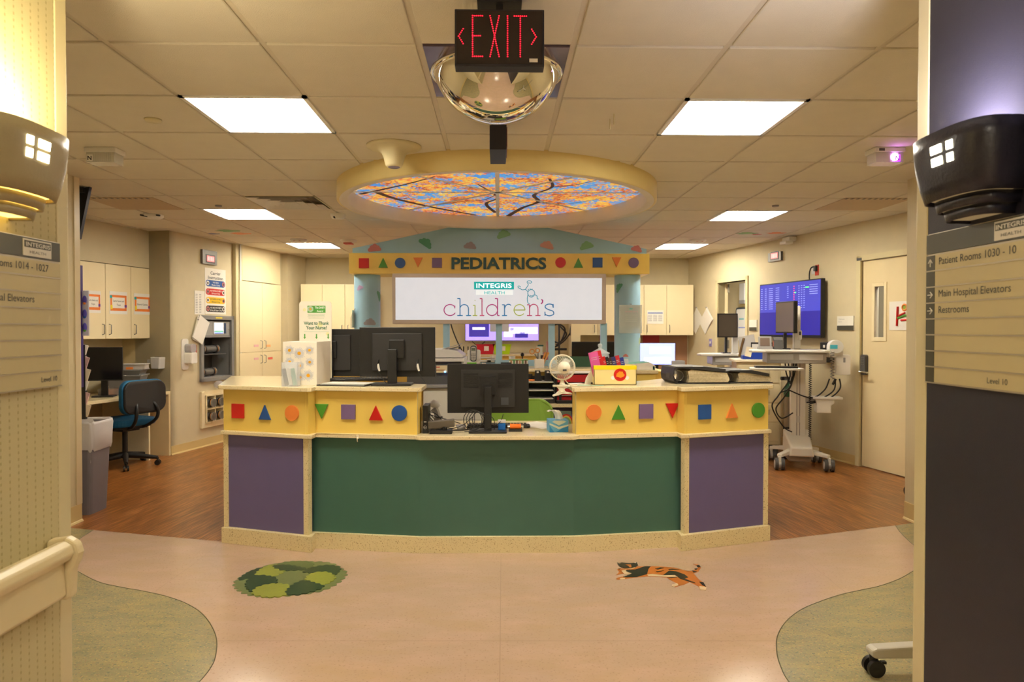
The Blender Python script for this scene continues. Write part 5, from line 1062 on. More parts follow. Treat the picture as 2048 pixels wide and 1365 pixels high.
mb = MB(); mb.box(x0+.1, x0+.205, -.002, 0, 1.055, 1.115, M('pale green notice', (186, 214, 150), .6)); mb.box(x0+.115, x0+.18, -.003, -.002, 1.065, 1.10, paper); mb.build('notice', t)
mb = MB(); u = PY(889, 0, 5.72).x-t.location.x; mb.sph((u, -.0, PY(889, 744, 5.72).z), .007, M('blue status lamp', (120, 190, 255), .4, emit=10, ecol=(60, 150, 255)), n=10); mb.build('status_lamp', t)
# items on the island ledge
def onI(px, Y, z=ZI): p = PY(px, 700, Y); return (p.x, Y, z)
t = thing('cordless_phone', 'cordless phone upright in a white charging base on the back counter', 'phone', onI(947, 6.66)); s = 6.66/F0
mb = MB(); mb.prism(rrect(-.06, .068, 0, .165, .02), 0, .05, 'y', wplast); mb.prism(rrect(-.11, .05, 0, .05, .006), -.03, .03, 'y', wplast); mb.build('charging_base', t, bevel=.004)
MB().box(-.1, .03, -.032, -.03, .022, .042, M('grass green band', (110, 190, 40), .5)).box(-.1, .03, -.032, -.03, .0, .016, M('navy print', (50, 44, 110), .5)).build('base_print', t)
mb = MB(); mb.prism(rrect(-.03, .03, .05, .205, .022), -.025, 0, 'y', M('handset navy rim', (46, 56, 72), .4)); hs = mb.build('handset', t, bevel=.003)
MB().prism(rrect(-.024, .024, .06, .195, .018), -.028, -.025, 'y', lgrey).build('handset_face', hs); MB().box(-.02, .02, -.03, -.028, .155, .185, M('lcd grey green', (104, 112, 96), .3)).build('display', hs)
mb = MB(); [mb.box(-.02+.015*i, -.01+.015*i, -.03, -.028, .072+.016*j, .08+.016*j, dgrey) for i in range(3) for j in range(4)]; mb.build('keypad', hs)
for k in range(3):
    t = thing('router_antenna', ('black stubby antenna box left of the white phone base', 'black antenna box, middle of three behind the copier', 'black antenna box nearest to the copier')[k], 'antenna', onI(936-9*k, 6.95)); MB().box(-.03, .03, 0, .05, 0, .09, black).build('box_body', t, bevel=.006); MB().cyl((0, .02, .08), (0, .02, .19), .006, black).build('antenna', t)
t = thing('card_rack', 'clear plastic rack of small boxes right of the phone', 'rack', onI(976, 6.6)); rb = M('rack pale', (216, 212, 200), .4)
for k in range(3): MB().box(-.075, .065, -.03+.01*k, .05, .01+.035*k, .014+.035*k, rb).box(-.075, .065, -.03+.01*k, -.027+.01*k, .01+.035*k, .03+.035*k, rb).build('shelf', t)
mb = MB(); [mb.box(-.06+.05*k, -.02+.05*k, -.02, .03, .015+.035*(k % 3), .04+.035*(k % 3), paper) for k in range(3)]; mb.build('small_boxes', t)
t = thing('photo_box', 'small box printed with a row of children and green rim', 'box', onI(1037, 6.6)); MB().box(-.09, .09, 0, .05, 0, .075, paper).build('carton', t)
mb = MB(); mb.box(-.092, .092, -.002, 0, .06, .074, M('print green', (120, 176, 90), .5)); [mb.box(-.08+.028*k, -.062+.028*k, -.003, -.001, .03, .066, (M('print tan', (190, 150, 110), .5), M('print green 2', (90, 140, 90), .5), M('print brown', (120, 90, 70), .5))[k % 3]) for k in range(6)]; mb.build('print', t)
# scissor cup
t = thing('pen_cup', 'white square cup on the back counter', 'cup', onI(1079, 6.36)); MB().box(-.045, .045, 0, .08, 0, .085, wplast).build('cup_body', t, bevel=.004)
oh = M('tan orange handle', (214, 150, 80), .45)
t = thing('scissors', 'scissors with black and orange looped handles in the white cup', 'scissors', onI(1076, 6.38, ZI+.001)); mb = MB(); mb.torus((-.055, 0, .155), .022, .006, oh, n=20); mb.torus((-.005, 0, .165), .02, .006, oh, n=20); mb.build('handles', t); MB().tube([(-.03, 0, .13), (0, 0, .08), (.01, .01, .01)], .006, steel).tube([(0, .0, .145), (.0, 0, .08), (.01, .01, .01)], .006, steel).build('blades', t)
for k in range(2): one(MB().tube([(0, 0, .0), (.015, 0, .06), (.05, 0, .145)], [.004, .006, .012], oh), 'scissors', ('second pair of scissors, tan handle leaning right in the white cup', 'third pair of scissors, tan handle farthest right in the white cup')[k], 'scissors', onI(1081+5*k, 6.40, ZI+.002))
for k, px in enumerate((986, 1024)): one(MB().lathe([(1e-4, 0), (.024, 0), (.034, .09), (.03, .09), (.022, .01), (1e-4, .01)], M('frosted cup', (214, 212, 204), .4)), 'plastic_cup', ('frosted cup left of the central blue post', 'frosted cup right of the central blue post')[k], 'cup', onI(px, 6.95))
t = thing('webcam_speaker', 'black round headed desk microphone behind the printed box', 'microphone', onI(1045, 6.95)); MB().box(-.05, .05, 0, .08, 0, .06, black).build('base', t, bevel=.005); MB().sph((0, .03, .105), .02, black).cyl((0, .03, .05), (0, .03, .1), .006, black).build('head', t)
t = thing('snack_display', 'stacked pink and dark packets at the right of the back counter', 'display', onI(1089, 6.98)); 
for k, (x, z0, z1, m_, yy) in enumerate(((-.05, 0, .19, paper, 0), (.02, 0, .13, M('dusty pink pack', (190, 110, 130), .5), -.02), (-.01, 0, .1, M('dark pack', (60, 40, 46), .5), -.04), (.05, 0, .24, M('pale pink pack', (214, 160, 160), .5), .02), (-.04, .19, .205, M('teal lid', (60, 120, 110), .5), 0))): MB().box(x-.03, x+.03, yy, yy+.04, z0, z1, m_).build('packet', t)
t = thing('desk_phone', 'black desk phone and papers between the posts on the back counter', 'phone', onI(1012, 6.5)); MB().prism([(-.05, 0), (.05, 0), (.05, .015), (-.05, .05)], -.05, .05, 'x', black).build('body', t); 
# black trays on island worktop
ZJ = .7575
t = thing('letter_tray', 'black three tier letter tray on the back worktop', 'tray', (PY(1080, 780, 6.08).x, 6.09, ZJ))
for k in range(3):
    z = .03+.075*k; mb = MB(); mb.box(-.2, .13, 0, .25, z, z+.006, black); mb.box(-.2, -.194, 0, .25, z, z+.05, black); mb.box(.124, .13, 0, .25, z, z+.05, black); mb.box(-.2, .13, .244, .25, z, z+.05, black); mb.build('shelf', t); MB().box(-.19, .12, -.004, .24, z+.006, z+.012, paper).build('papers', t)
MB().box(-.2, .13, .0, .006, .0, .028, black2).build('front_lip', t)
MB().box(.126, .134, 0, .25, 0, .2, dgrey).box(-.204, -.198, 0, .25, 0, .2, dgrey).build('side_rail', t)
for k in range(2): 
    t2 = thing('badge_charger', ('black angled charger box on top of the letter tray, left', 'black angled charger box on top of the letter tray, right')[k], 'charger', (PY(1076+20*k, 760, 6.14).x, 6.16, ZJ+.197)); mb = MB(); mb.prism([(-.03, 0), (.035, 0), (.02, .09), (-.022, .09)], -.02, .08, 'y', black); mb.box(-.012, .008, -.021, -.02, .07, .085, paper); mb.build('body', t2)
t = thing('coffee_tin', 'small black and orange gadget at the left of the letter tray', 'gadget', (PY(1059, 760, 6.14).x, 6.16, ZJ+.197)); MB().cyl((0, 0, 0), (0, 0, .06), .028, black).build('body', t); MB().box(-.025, .045, -.04, -.03, 0, .014, C_or).build('orange_strip', t)
t = thing('wire_organizer', 'black wire organiser holding red folders behind the fan', 'organizer', (PY(1150, 780, 6.10).x, 6.08, ZJ)); x0 = -.17
mb = MB(); [mb.box(x0+.36*k-.004, x0+.36*k+.004, 0, .24, 0, .27, black) for k in range(2)]; [mb.box(x0, x0+.36, 0, .24, z, z+.005, black) for z in (.0, .09, .18, .262)]; mb.build('rack', t)
for z0, z1 in ((.19, .255), (.095, .13), (.01, .08)): MB().box(x0+.01, x0+.35, -.01, .22, z0, z1, M('red folder', (190, 30, 34), .45)).build('red_folder', t)
MB().box(x0+.03, x0+.3, -.005, .2, .135, .155, paper).box(x0+.1, x0+.22, -.008, -.005, .137, .152, teal_m).build('pamphlets', t)
t = thing('hole_punch', 'black hole punch with a red tray in front of the red folders', 'hole punch', (PY(1133, 795, 6.06).x, 6.06, ZJ)); MB().box(-.09, .09, -.015, .015, 0, .03, black).build('base', t, bevel=.004); MB().box(-.065, -.045, -.015, .02, .03, .08, black).box(.045, .065, -.015, .02, .03, .08, black).cyl((-.08, 0, .07), (.08, 0, .07), .006, steel).build('lever', t)
one(MB().box(-.25, .25, -.15, .15, 0, .004, paper).box(-.2, .22, -.12, .16, .004, .008, paper), 'paper_sheet', 'white papers lying on top of the red folder organiser', 'paper', (PY(1152, 780, 6.2).x, 6.2, ZJ+.268), R(3))
one(MB().box(-.16, .17, -.006, .006, 0, .1, M('dark green box board', (44, 84, 60), .6)), 'green_board', 'dark green panel standing on the ledge right of the posts', 'board', onI(1147, 6.62))
t = thing('paper_stack', 'thick stack of loose papers with a teal folder edge, right of the column', 'papers', (PY(1278, 743, 6.1).x, 6.08, ZI)); MB().box(-.12, .12, 0, .3, 0, .035, paper).build('papers', t); mb = MB(); mb.prism([(-.13, .036), (.1, .036), (.14, .03), (.14, .0), (.146, .0), (.146, .034), (.1, .066), (-.13, .046)], .01, .3, 'y', paper, mat_side=M('teal edge', (90, 160, 140), .5)); mb.build('folder', t)
t = thing('printed_notice', 'clear standing sleeve with a printed sheet taped to the right blue column', 'notice', PY(1261, 665, HY+.2-CR-.012)); Fc = Frame((t.location.x-1, t.location.y), (t.location.x+1, t.location.y)); 
def cc(px, py): u, z = Fc.uz(px, py); return u-1, z-t.location.z
a, b = cc(1238, 667); c, d = cc(1284, 610); MB().box(a, c, -.0015, .0015, b, d, M('glossy sleeve', (224, 230, 226), .12, alpha=.4)).build('sleeve', t); MB().box(a+.01, c-.015, .0016, .003, b+.05, d-.01, M('pale sheet', (226, 232, 224), .5)).build('sheet', t)
mb = MB(); x, z = cc(1263, 625); mb.text("children's", x, z, .014, -.0016, M('pink grey print', (186, 130, 140), .6), w=.13, align='C'); [mb.box(x-.06, x+.06, -.0022, -.0016, z-.03-.02*k, z-.027-.02*k, inkl) for k in range(4)]; mb.box(x-.02, x+.01, -.0022, -.0016, z+.03, z+.038, teal_m); mb.build('print', t)
MB().cyl((0, 0, d), (0, 0, d+.012), .012, clearp).build('tape', t)
t = thing('leaflet_pocket', 'clear leaflet pocket on the outer side of the left blue column', 'holder', PY(710, 637, HY+.15)); MB().prism([(-.03, -.1), (.0, -.1), (.012, -.02), (.014, .1), (-.01, .06), (-.03, 0)], -.07, .07, 'y', clearp).build('pocket', t); MB().box(-.018, -.014, -.05, .06, -.09, .08, M('teal leaflet', (120, 170, 150), .6)).build('leaflet', t)

# ------------------------------------------------------------------ back wall
def bw(px, py, Y=10.6): p = PY(px, py, Y); return p.x, p.z
def cabinet_handle(d, x, z, y, L_=.11, vert=True):
    mb = MB(); mb.tube([(x, y, z-L_/2), (x, y-.028, z-L_/2+.008), (x, y-.028, z+L_/2-.008), (x, y, z+L_/2)] if vert else [(x-L_/2, y, z), (x-L_/2, y-.028, z), (x+L_/2, y-.028, z), (x+L_/2, y, z)], .0045, steel, n=6); return mb.build('handle', d)
def cab_row(F, edges, z0, z1, dep, label, group, handles, splitz=None, name='wall_cabinet', notes=()):
    """each pair of neighbouring edges is one door; a cabinet per entry in edges"""
    for k, (es, lb) in enumerate(zip(edges, label)):
        a, b = es[0], es[-1]; t = thing(name, lb, 'cabinet', F.pt(a, z0), F.rz, group); W_ = b-a; H_ = z1-z0
        MB().box(0, W_, -dep+.018, 0, 0, H_, cab_m).build('carcass', t)
        zz = [0]+([splitz-z0] if splitz else [])+[H_]
        for q, (za, zb_) in enumerate(zip(zz, zz[1:])):
            for j, (ea, eb) in enumerate(zip(es, es[1:])):
                d = MB().box(ea-a+.003, eb-a-.003, -dep, -dep+.017, za+.003, zb_-.003, cab_m).build('door', t, bevel=.0015)
                hs_ = handles[k][j]
                x = (eb-a-.045) if hs_ == 'R' else (ea-a+.045)
                cabinet_handle(d, x, (za+.10) if (q == len(zz)-2) else (zb_-.1), -dep)
yF = 10.27; FBk2 = Frame((-3.2, 10.6), (3.2, 10.6))
def be(px, Y=yF): return PY(px, 620, Y).x+3.2
z0 = PY(1300, 671, yF).z; z1 = PY(1300, 570, yF).z
cab_row(FBk2, [[be(1242), be(1288)], [be(1288), be(1333), C0.x+3.2-.01]], z0, z1, .33, ['narrow cream wall cabinet beside the right column', 'cream wall cabinet with two doors in the back right corner'], 'wall cabinets on the back wall', [['R'], ['L', 'L']])
cab_row(FBk2, [[be(1157), be(1195), be(1242)-.0]], z0, z1, .33, ['cream wall cabinet half hidden behind the lit sign'], 'wall cabinets on the back wall', [['R', 'L']])
cab_row(FBk2, [[be(604), be(647)], [be(647), be(692), be(737)]], .78, z1, .4, ['tall cream cupboard in the back left corner', 'tall cream cupboard behind the left blue column'], 'tall cupboards on the back wall', [['L'], ['R', 'L']], splitz=1.33)
# posters on back cabinets
def sheet(F, px0, py0, px1, py1, name, label, cat, mat=paper, out=.001, lines=None, extra=None, group=None, th=.002, lm=None):
    a, zb_ = F.uz(px0, py1, out); b, zt_ = F.uz(px1, py0, out); 
    t = thing(name, label, cat, F.pt(a, zb_, out), F.rz, group); W_, H_ = b-a, zt_-zb_
    MB().box(0, W_, -th, 0, 0, H_, mat).build('sheet', t)
    if lines:
        mb = MB(); 
        for (x0_, x1_, z_, h_) in lines: mb.box(W_*x0_, W_*x1_, -th-.0006, -th, H_*z_, H_*(z_+h_), lm or inkl)
        mb.build('fine_print', t)
    if extra: extra(t, W_, H_, -th)
    return t
t = sheet(FBk2, 1294, 621, 1327, 648, 'notice_sheet', 'white notice with three columns on the back cabinet doors', 'notice', out=.332, lines=[(.06+.31*k, .30+.31*k, .2+.07*j, .03) for k in range(3) for j in range(7)], extra=lambda t, w_, h_, y: MB().box(w_*.05, w_*.95, y-.001, y, h_*.75, h_*.84, M('notice blue', (110, 130, 190), .5)).build('heading', t))
# back counter, backsplash, lit monitor
t = thing('wall_counter', 'long cream worktop along the back wall', 'counter', (0, 10.3, 0))
MB().box(-3.0, 2.93, -.3, .29, .725, .76, quartz).build('worktop', t); MB().box(-3.0, 2.9, -.26, .29, .0, .725, cab_m).build('base_unit', t)
xa, xb = PY(868, 0, 10).x, PY(1104, 0, 10).x
MB().box(xa, xb, -.25, .29, .76, 1.03, M('yellow drawer front', (222, 184, 88), .45)).build('yellow_riser', t); MB().box(xa-.02, xb+.02, -.27, .29, 1.03, 1.055, quartz).build('riser_top', t)
a, zb_ = FBk2.uz(1288, 760, .02); b, _ = FBk2.uz(1378, 672, .02)
one(MB().box(PY(1200, 0, 10.55).x, 2.93, -.015, .0, .762, z0-.005, M('brown backsplash', (168, 124, 92), .5)), 'backsplash', 'brown backsplash panel under the right back cabinets', 'panel', (0, 10.598, 0))
scr_m = M('lit spreadsheet screen', (150, 160, 240), .3, emit=1.1, ecol=(150, 160, 250))
wL = PY(1357, 700, 9.9).x-PY(1285, 700, 9.9).x; hL = PY(1300, 687, 9.9).z-PY(1300, 732, 9.9).z; zL = (PY(1300, 687, 9.9).z+PY(1300, 732, 9.9).z)/2
mL = monitor('monitor with a glowing lilac spreadsheet on the back worktop', (PY(1321, 700, 9.9).x, 10.1, .76), 0, wL*1.02, hL*1.02, zL-.76, mat_scr=scr_m)
mb = MB(); mb.box(-.12, .2, -.015, -.0137, zL-.76+.0, zL-.76+.11, M('screen pale', (205, 215, 250), .3, emit=1.2, ecol=(205, 215, 255))); mb.box(-.2, .2, -.015, -.0137, zL-.76-.13, zL-.76-.05, M('screen pale', (205, 215, 250), .3)); mb.build('screen_content', mL)
a1_ = PY(1182, 700, 9.9); mD = monitor('dark monitor on the back worktop, seen behind the glass jar', (a1_.x, 10.1, .76), 0, .52, .30, PY(1182, 705, 9.9).z-.76); 
b1_ = PY(1222, 700, 9.95); monitor('second dark monitor, mostly hidden behind the right column', (b1_.x, 10.15, .76), 0, .3, .30, PY(1182, 705, 9.9).z-.76)
one(MB().box(-.13, .13, 0, .004, 0, .14, M('muted red folder', (170, 50, 56), .6)), 'red_folder', 'red folder taped above the glowing monitor', 'folder', PY(1302, 689, 10.57))
t = thing('label_printer', 'small grey printer right of the glowing monitor', 'printer', (PY(1381, 722, 9.6).x-.05, 10.06, .76)); MB().box(-.1, .1, 0, .16, 0, .2, grey).build('casing', t, bevel=.01); MB().box(-.07, .07, -.003, 0, .06, .1, black).build('slot', t)
# TVs with traffic camera pictures
t = thing('wall_screen', 'wide wall screen showing camera pictures, seen under the lit sign', 'television', (PY(1005, 660, 10.5).x, 10.56, 0)); Ft = Frame((t.location.x-1, 10.5), (t.location.x+1, 10.5))
def tt(px, py): u, z = Ft.uz(px, py); return u-1, z
a, b = tt(931, 681); c, d = tt(1077, 600); MB().box(a-.01, c+.01, -.05, 0, b-.02, d, M('tv bezel grey', (150, 138, 130), .4)).build('housing', t)
violet = M('screen violet', (150, 130, 240), .3, emit=1.0, ecol=(150, 130, 250)); vdark = M('screen deep violet', (60, 50, 130), .3, emit=.5, ecol=(70, 56, 160)); vwhite = M('screen white', (230, 225, 255), .3, emit=1.5, ecol=(228, 220, 255)); vgrey = M('screen grey window', (160, 152, 146), .4, emit=.3)
MB().box(a, c, -.053, -.05, b, d-.02, violet).build('screen', t)
mb = MB()
for (x0_, y0_, x1_, y1_, m_) in ((938, 674, 978, 640, vdark), (945, 660, 970, 655, vwhite), (980, 664, 1018, 640, vgrey), (1008, 674, 1025, 664, vwhite), (1018, 668, 1075, 655, vwhite), (1030, 676, 1056, 667, vdark), (1040, 672, 1050, 664, vdark), (1020, 662, 1028, 656, vdark)):
    p_, q_ = tt(x0_, y0_), tt(x1_, y1_); mb.box(p_[0], q_[0], -.055-.0004*len(mb.mats), -.053, p_[1], q_[1], m_)
mb.build('screen_content', t); wires(t, [[(a+.1, -.02, b-.02), (a+.2, -.03, b-.09), (a+.3, -.02, b-.02)]], .006)
# baskets
for px, m_, lb in ((971, M('red basket', (200, 30, 50), .45), 'red perforated basket on the back wall riser'), (1004, M('lime basket', (180, 215, 20), .45), 'lime green basket on the back wall riser')):
    p = PY(px, 704, 10.15); t = thing('storage_basket', lb, 'basket', (p.x, 10.1, 1.0555), group='baskets on the back wall riser'); hb = PY(px, 689, 10.1).z-1.0555
    mb = MB(); mb.prism([(-.11, 0), (.11, 0), (.135, hb), (-.135, hb)], 0, .2, 'y', m_); mb.build('basket_body', t); MB().box(-.14, .14, -.006, .206, hb-.015, hb, m_).build('rim', t)
    MB().box(-.02, .05, -.003, 0, .05, .12, paper).build('label_card', t)
# cables hanging on the back wall
t = thing('cable_bundle', 'black cables looping on the back wall under the sign', 'cables', PY(1130, 670, 10.3)); wires(t, [[(-.15, 0, .2), (-.05, 0, .1), (.02, 0, -.0), (-.1, 0, -.12), (-.22, 0, -.04), (-.22, 0, .1), (-.1, 0, .16), (.0, 0, .08), (-.06, 0, -.1), (-.14, 0, -.16)], [(.25, 0, .2), (.12, 0, .08), (.0, 0, -.08), (-.14, 0, -.18), (-.25, 0, -.2)], [(.1, 0, .18), (.08, 0, .02), (.12, 0, -.05)]], .012)
t = thing('cable', 'thin black cable hanging diagonally behind the leftmost sign post', 'cable', PY(900, 660, 10.5)); wires(t, [[(0, 0, .15), (.04, 0, 0), (.12, 0, -.2), (.2, 0, -.35)]], .01)
t = thing('ceiling_mic_stand', 'thin black pole with a cross bar behind the fan', 'stand', (PY(1119, 0, 9.0).x, 9.0, 0)); MB().cyl((0, 0, .02), (0, 0, PY(1119, 650, 9).z), .012, black).build('pole', t); zc_ = PY(1119, 699, 9).z; MB().box(-.13, .1, -.02, .02, zc_-.015, zc_+.015, black).build('cross_bar', t); MB().cyl((0, 0, 0), (0, 0, .03), .2, black).build('base', t)

# ------------------------------------------------------------------ left wall: tall cupboards, carrier station
FL = LW; dpt = .06
e = [LW.uz(x, 620, dpt)[0] for x in (479, 524.5, 562)]; zt_ = LW.uz(520, 553, dpt)[1]; zm = LW.uz(524, 704, dpt)[1]
cab_row(FL, [[e[0], e[1], e[2]]], 0.0, 2.06, dpt, ['tall cream double cupboard on the left wall, colour tags by its handles'], None, [['R', 'L']], splitz=zm, name='tall_cupboard')
one(MB().box(0, e[2]-e[0], -dpt+.01, 0, 2.07, CEIL, cab_m), 'cupboard_filler', 'plain cream panel above the tall left cupboard', 'panel', FL.pt(e[0], 0), FL.rz)
for px, py, m_, lb in ((513, 692, M('pink tag', (240, 190, 190), .5), 'pink tag on the upper left cupboard door'), (537, 692, M('peach tag', (250, 190, 120), .5), 'orange tag on the upper right cupboard door'), (513, 718, M('pink tag', (240, 190, 190), .5), 'pink tag on the lower left cupboard door'), (541, 717, M('coral tag', (236, 110, 90), .5), 'red tag on the lower right cupboard door')):
    sheet(FL, px-5, py-2.5, px+4, py+2.5, 'colour_tag', lb, 'tag', m_, out=dpt+.001, group='colour tags on the left cupboard')
# clocks
def clock(F, x0_, y0_, x1_, y1_, lb):
    t = sheet(F, x0_, y0_, x1_, y1_, 'digital_clock', lb, 'clock', M('clock gunmetal', (112, 108, 102), .45, metal=.5), th=.03)
    w_, h_ = F.uz(x1_, y0_)[0]-F.uz(x0_, y0_)[0], F.uz(x0_, y0_)[1]-F.uz(x0_, y1_)[1]; w_, h_ = w_*.97, h_*.97
    MB().box(w_*.22, w_*.86, -.034, -.03, h_*.12, h_*.88, black).build('bezel', t); MB().box(w_*.28, w_*.8, -.036, -.034, h_*.24, h_*.76, M('lit red display', (230, 110, 110), .4, emit=.8, ecol=(240, 90, 90))).build('display', t)
    mb = MB(); [mb.box(w_*(.32+.115*k), w_*(.40+.115*k), -.0368, -.036, h_*.32, h_*.68, M('lit digits', (255, 170, 160), .4, emit=1.2, ecol=(255, 120, 120))) for k in range(4)]; mb.build('digits', t)
clock(LW, 401, 504, 430, 527, 'steel framed red digital clock above the carrier instruction sign')
# carrier instruction sign
def carrier(t, w_, h_, y):
    mb = MB(); mb.text('Carrier', w_/2, h_*.865, h_*.07, y, ink, w=w_*.48, align='C', bold=.02); mb.text('Instruction', w_/2, h_*.765, h_*.07, y, ink, w=w_*.72, align='C', bold=.02); mb.build('heading', t)
    for k, (m_, l1, l2) in enumerate(((C_blue, 'NO BIO', 'Meds Only'), (C_red, 'NO PAPER-NO MEDS', 'Biohazard Only'), (M('sign yellow', (240, 196, 20), .5), 'NO PAPER-NO MEDS', 'Biohazard Only'), (black2, 'NO BIO-NO MEDS', 'X-Ray & Paper Only'))):
        z = h_*(.60-.185*k); pl = MB().prism(rrect(w_*.04, w_*.96, z, z+h_*.14, h_*.065), y-.001, y, 'y', m_).build('label_bar', t)
        tx = white_m if k != 2 else ink
        mb = MB(); mb.text(l1, w_*.51, z+h_*.078, h_*.036, y-.001, tx, w=w_*(.28 if k == 0 else .55), align='C', bold=.01); mb.text(l2, w_*.51, z+h_*.022, h_*.036, y-.001, tx, w=w_*(.4 if k < 3 else .6), align='C', bold=.01); mb.build('bar_text', t)
        mb = MB(); [mb.disc(xc, z+h_*.07, h_*.05, y-.002, y-.001, (paper, M('pale red roundel', (210, 120, 120), .5))[(q+k) % 2], 14) for q, xc in enumerate((w_*.13, w_*.88))]; [mb.disc(xc, z+h_*.07, h_*.03, y-.0026, y-.002, dgrey, 12) for xc in (w_*.13, w_*.88)]; mb.build('roundel', t)
sheet(LW, 410, 541, 451, 628, 'carrier_sign', 'white carrier instruction sign with blue, red, yellow and black bars', 'sign', extra=carrier)
sheet(LW, 389, 583, 409, 629, 'notice_sheet', 'narrow white list taped beside the carrier instruction sign', 'notice', lines=[(.1+.35*c, .3+.35*c, .06+.07*j, .03) for c in range(2) for j in range(12)])
# paper packet hanging diagonal
t = thing('paper_packet', 'white packet of papers hanging askew beside the carrier station', 'papers', LW.pt(LW.uz(398, 660)[0], LW.uz(398, 660)[1], .02), LW.rz); 
mb = MB(); mb.box(-.1, .1, -.012, 0, -.15, .15, paper, rot=(0, R(28), 0)); mb.build('front_sheets', t); MB().box(-.1, .1, 0, .006, -.155, .145, paper, rot=(0, R(20), 0)).build('rear_sheets', t); MB().cyl((-.05, -.014, .12), (-.05, .01, .12), .006, steel).build('pin', t)
# station
def U(px, py, out=0): return LW.uz(px, py, out)
u0, zlo = u_n0, z_n0; w_ = u_n1-u_n0; hgt = z_n1-z_n0
t = thing('carrier_station', 'grey pneumatic tube carrier station with a small lit screen in the left wall', 'station', LW.pt(u0, zlo), LW.rz); gm = M('station grey', (140, 140, 138), .4, metal=.2)
mb = MB(); f = .05
for a in ((0, w_, hgt-f, hgt), (0, w_, 0, f*.9), (0, f, 0, hgt), (w_-f, w_, 0, hgt)): mb.box(a[0], a[1], -.03, .02, a[2], a[3], gm)
mb.build('frame', t, bevel=.003)
mb = MB(); mb.box(f, w_-f, .26, .27, 0, hgt, M('station lining', (70, 68, 64), .6)); mb.box(f-.01, f, .0, .27, 0, hgt, gm); mb.box(w_-f, w_-f+.01, 0, .27, 0, hgt, gm); mb.box(f, w_-f, 0, .27, hgt-f, hgt-f+.01, gm); mb.box(f, w_-f, 0, .27, .04, .05, gm); mb.build('lining', t)
zp0 = hgt*.70; MB().box(f, w_-f, .0, .05, zp0, hgt-f-.02, M('panel grey', (164, 164, 160), .4, metal=.2)).build('control_panel', t); MB().box(f, w_-f, -.01, .03, hgt*.665, zp0, gm).build('panel_sill', t)
MB().box(w_*.40, w_*.72, -.008, 0, zp0+.01, hgt-f-.03, lgrey).build('screen_bezel', t)
MB().box(w_*.43, w_*.69, -.010, -.008, zp0+.022, hgt-f-.042, M('lit panel screen', (200, 225, 255), .3, emit=1.1, ecol=(200, 230, 255))).build('screen', t)
MB().box(w_*.43, w_*.69, -.0108, -.010, zp0+.04, zp0+.055, M('screen green', (60, 150, 90), .3, emit=.5)).box(w_*.43, w_*.69, -.0108, -.010, zp0+.022, zp0+.034, M('screen blue', (70, 110, 220), .3, emit=.5)).build('screen_bar', t)
MB().box(w_*.74, w_*.80, -.004, 0, zp0+.02, hgt-f-.04, M('key strip', (50, 70, 100), .4)).build('key_strip', t); MB().cyl((w_*.9-.02, -.01, zp0+.07), (w_*.9-.02, 0, zp0+.07), .008, chrome).build('lock', t)
MB().box(w_*.42, w_*.62, -.032, -.03, hgt-.035, hgt-.018, M('yellow tag', (226, 206, 70), .5)).build('yellow_label', t)
def carrier_tube(loc, rz, lb, L_=.3, r=.055, grp='pneumatic carriers'):
    t = thing('tube_carrier', lb, 'carrier', loc, rz, grp); mb = MB(); mb.cyl((-L_/2, 0, r), (L_/2, 0, r), r*.85, M('smoked clear tube', (120, 116, 112), .12, alpha=.75)); mb.build('tube_body', t)
    MB().cyl((-L_*.28, 0, r), (L_*.28, 0, r), r*.4, lgrey).build('contents', t)
    for s in (-1, 1):
        MB().cyl((s*L_*.44, 0, r), (s*L_*.5, 0, r), r, M('steel clear end', (160, 158, 154), .2, metal=.6)).build('end_cap', t); MB().cyl((s*L_*.33, 0, r), (s*L_*.40, 0, r), r*.98, black).build('band', t); MB().cyl((s*L_*.4, 0, r), (s*L_*.44, 0, r), r*.9, M('orange ring', (236, 150, 40), .5)).build('ring', t)
    return t
pz = LW.pt(u0+w_*.52, zlo+.3, -.12)
MB().box(f, w_*.8, -.0, .2, hgt*.40, hgt*.415, dgrey).build('carrier_shelf', t)
carrier_tube(LW.pt(u0+w_*.46, zlo+hgt*.417, -.09), LW.rz, 'clear carrier tube on the upper shelf of the grey station'); carrier_tube(LW.pt(u0+w_*.42, zlo+.052, -.1), LW.rz, 'clear carrier tube at the bottom of the grey station', L_=.26)
# cubby
cu0, cu1, cz0, cz1 = u_t0, u_t1+.25, z_t0, z_t1
t = thing('carrier_rack', 'cream wall rack with square cubbies for carrier tubes', 'rack', LW.pt(cu0, cz0), LW.rz); w2, h2 = cu1-cu0, cz1-cz0
mb = MB(); mb.box(-.0, .05, -.03, 0, 0, h2, cab_m); mb.box(.05, w2, -.03, 0, 0, .06, cab_m); mb.box(.05, w2, -.03, 0, h2-.05, h2, cab_m); mb.build('frame', t, bevel=.003)
mb = MB(); st = .165
for k in range(4): mb.box(.07+st*k-.008, .07+st*k+.008, -.045, .25, .06, h2-.05, cab_m)
for z in (.06, .06+(h2-.11)/2, h2-.05): mb.box(.062, w2, -.045, .25, z-.009, z+.009, cab_m)
mb.build('divider', t)
k = 0
for zz in (.069, .069+(h2-.11)/2):
    for c in range(3):
        k += 1
        if c < 2: carrier_tube(LW.pt(cu0+.07+st*(c+.5), cz0+zz+.012, -.035), LW.rz+R(90), ('clear carrier tube in the lower left cubby', 'clear carrier tube in the lower right cubby', 'clear carrier tube in the upper left cubby', 'clear carrier tube in the upper right cubby')[(0 if zz < .1 else 2)+c], L_=.24, r=.052)
p = LW.pt(LW.uz(444, 763, .1)[0], z_t1+.02, .06)
one(MB().sph((0, 0, .05), .05, M('crumpled clear film', (225, 220, 220), .3, alpha=.45), sx=1.3), 'plastic_bag', 'crumpled clear plastic bag tucked under the grey station', 'bag', p)
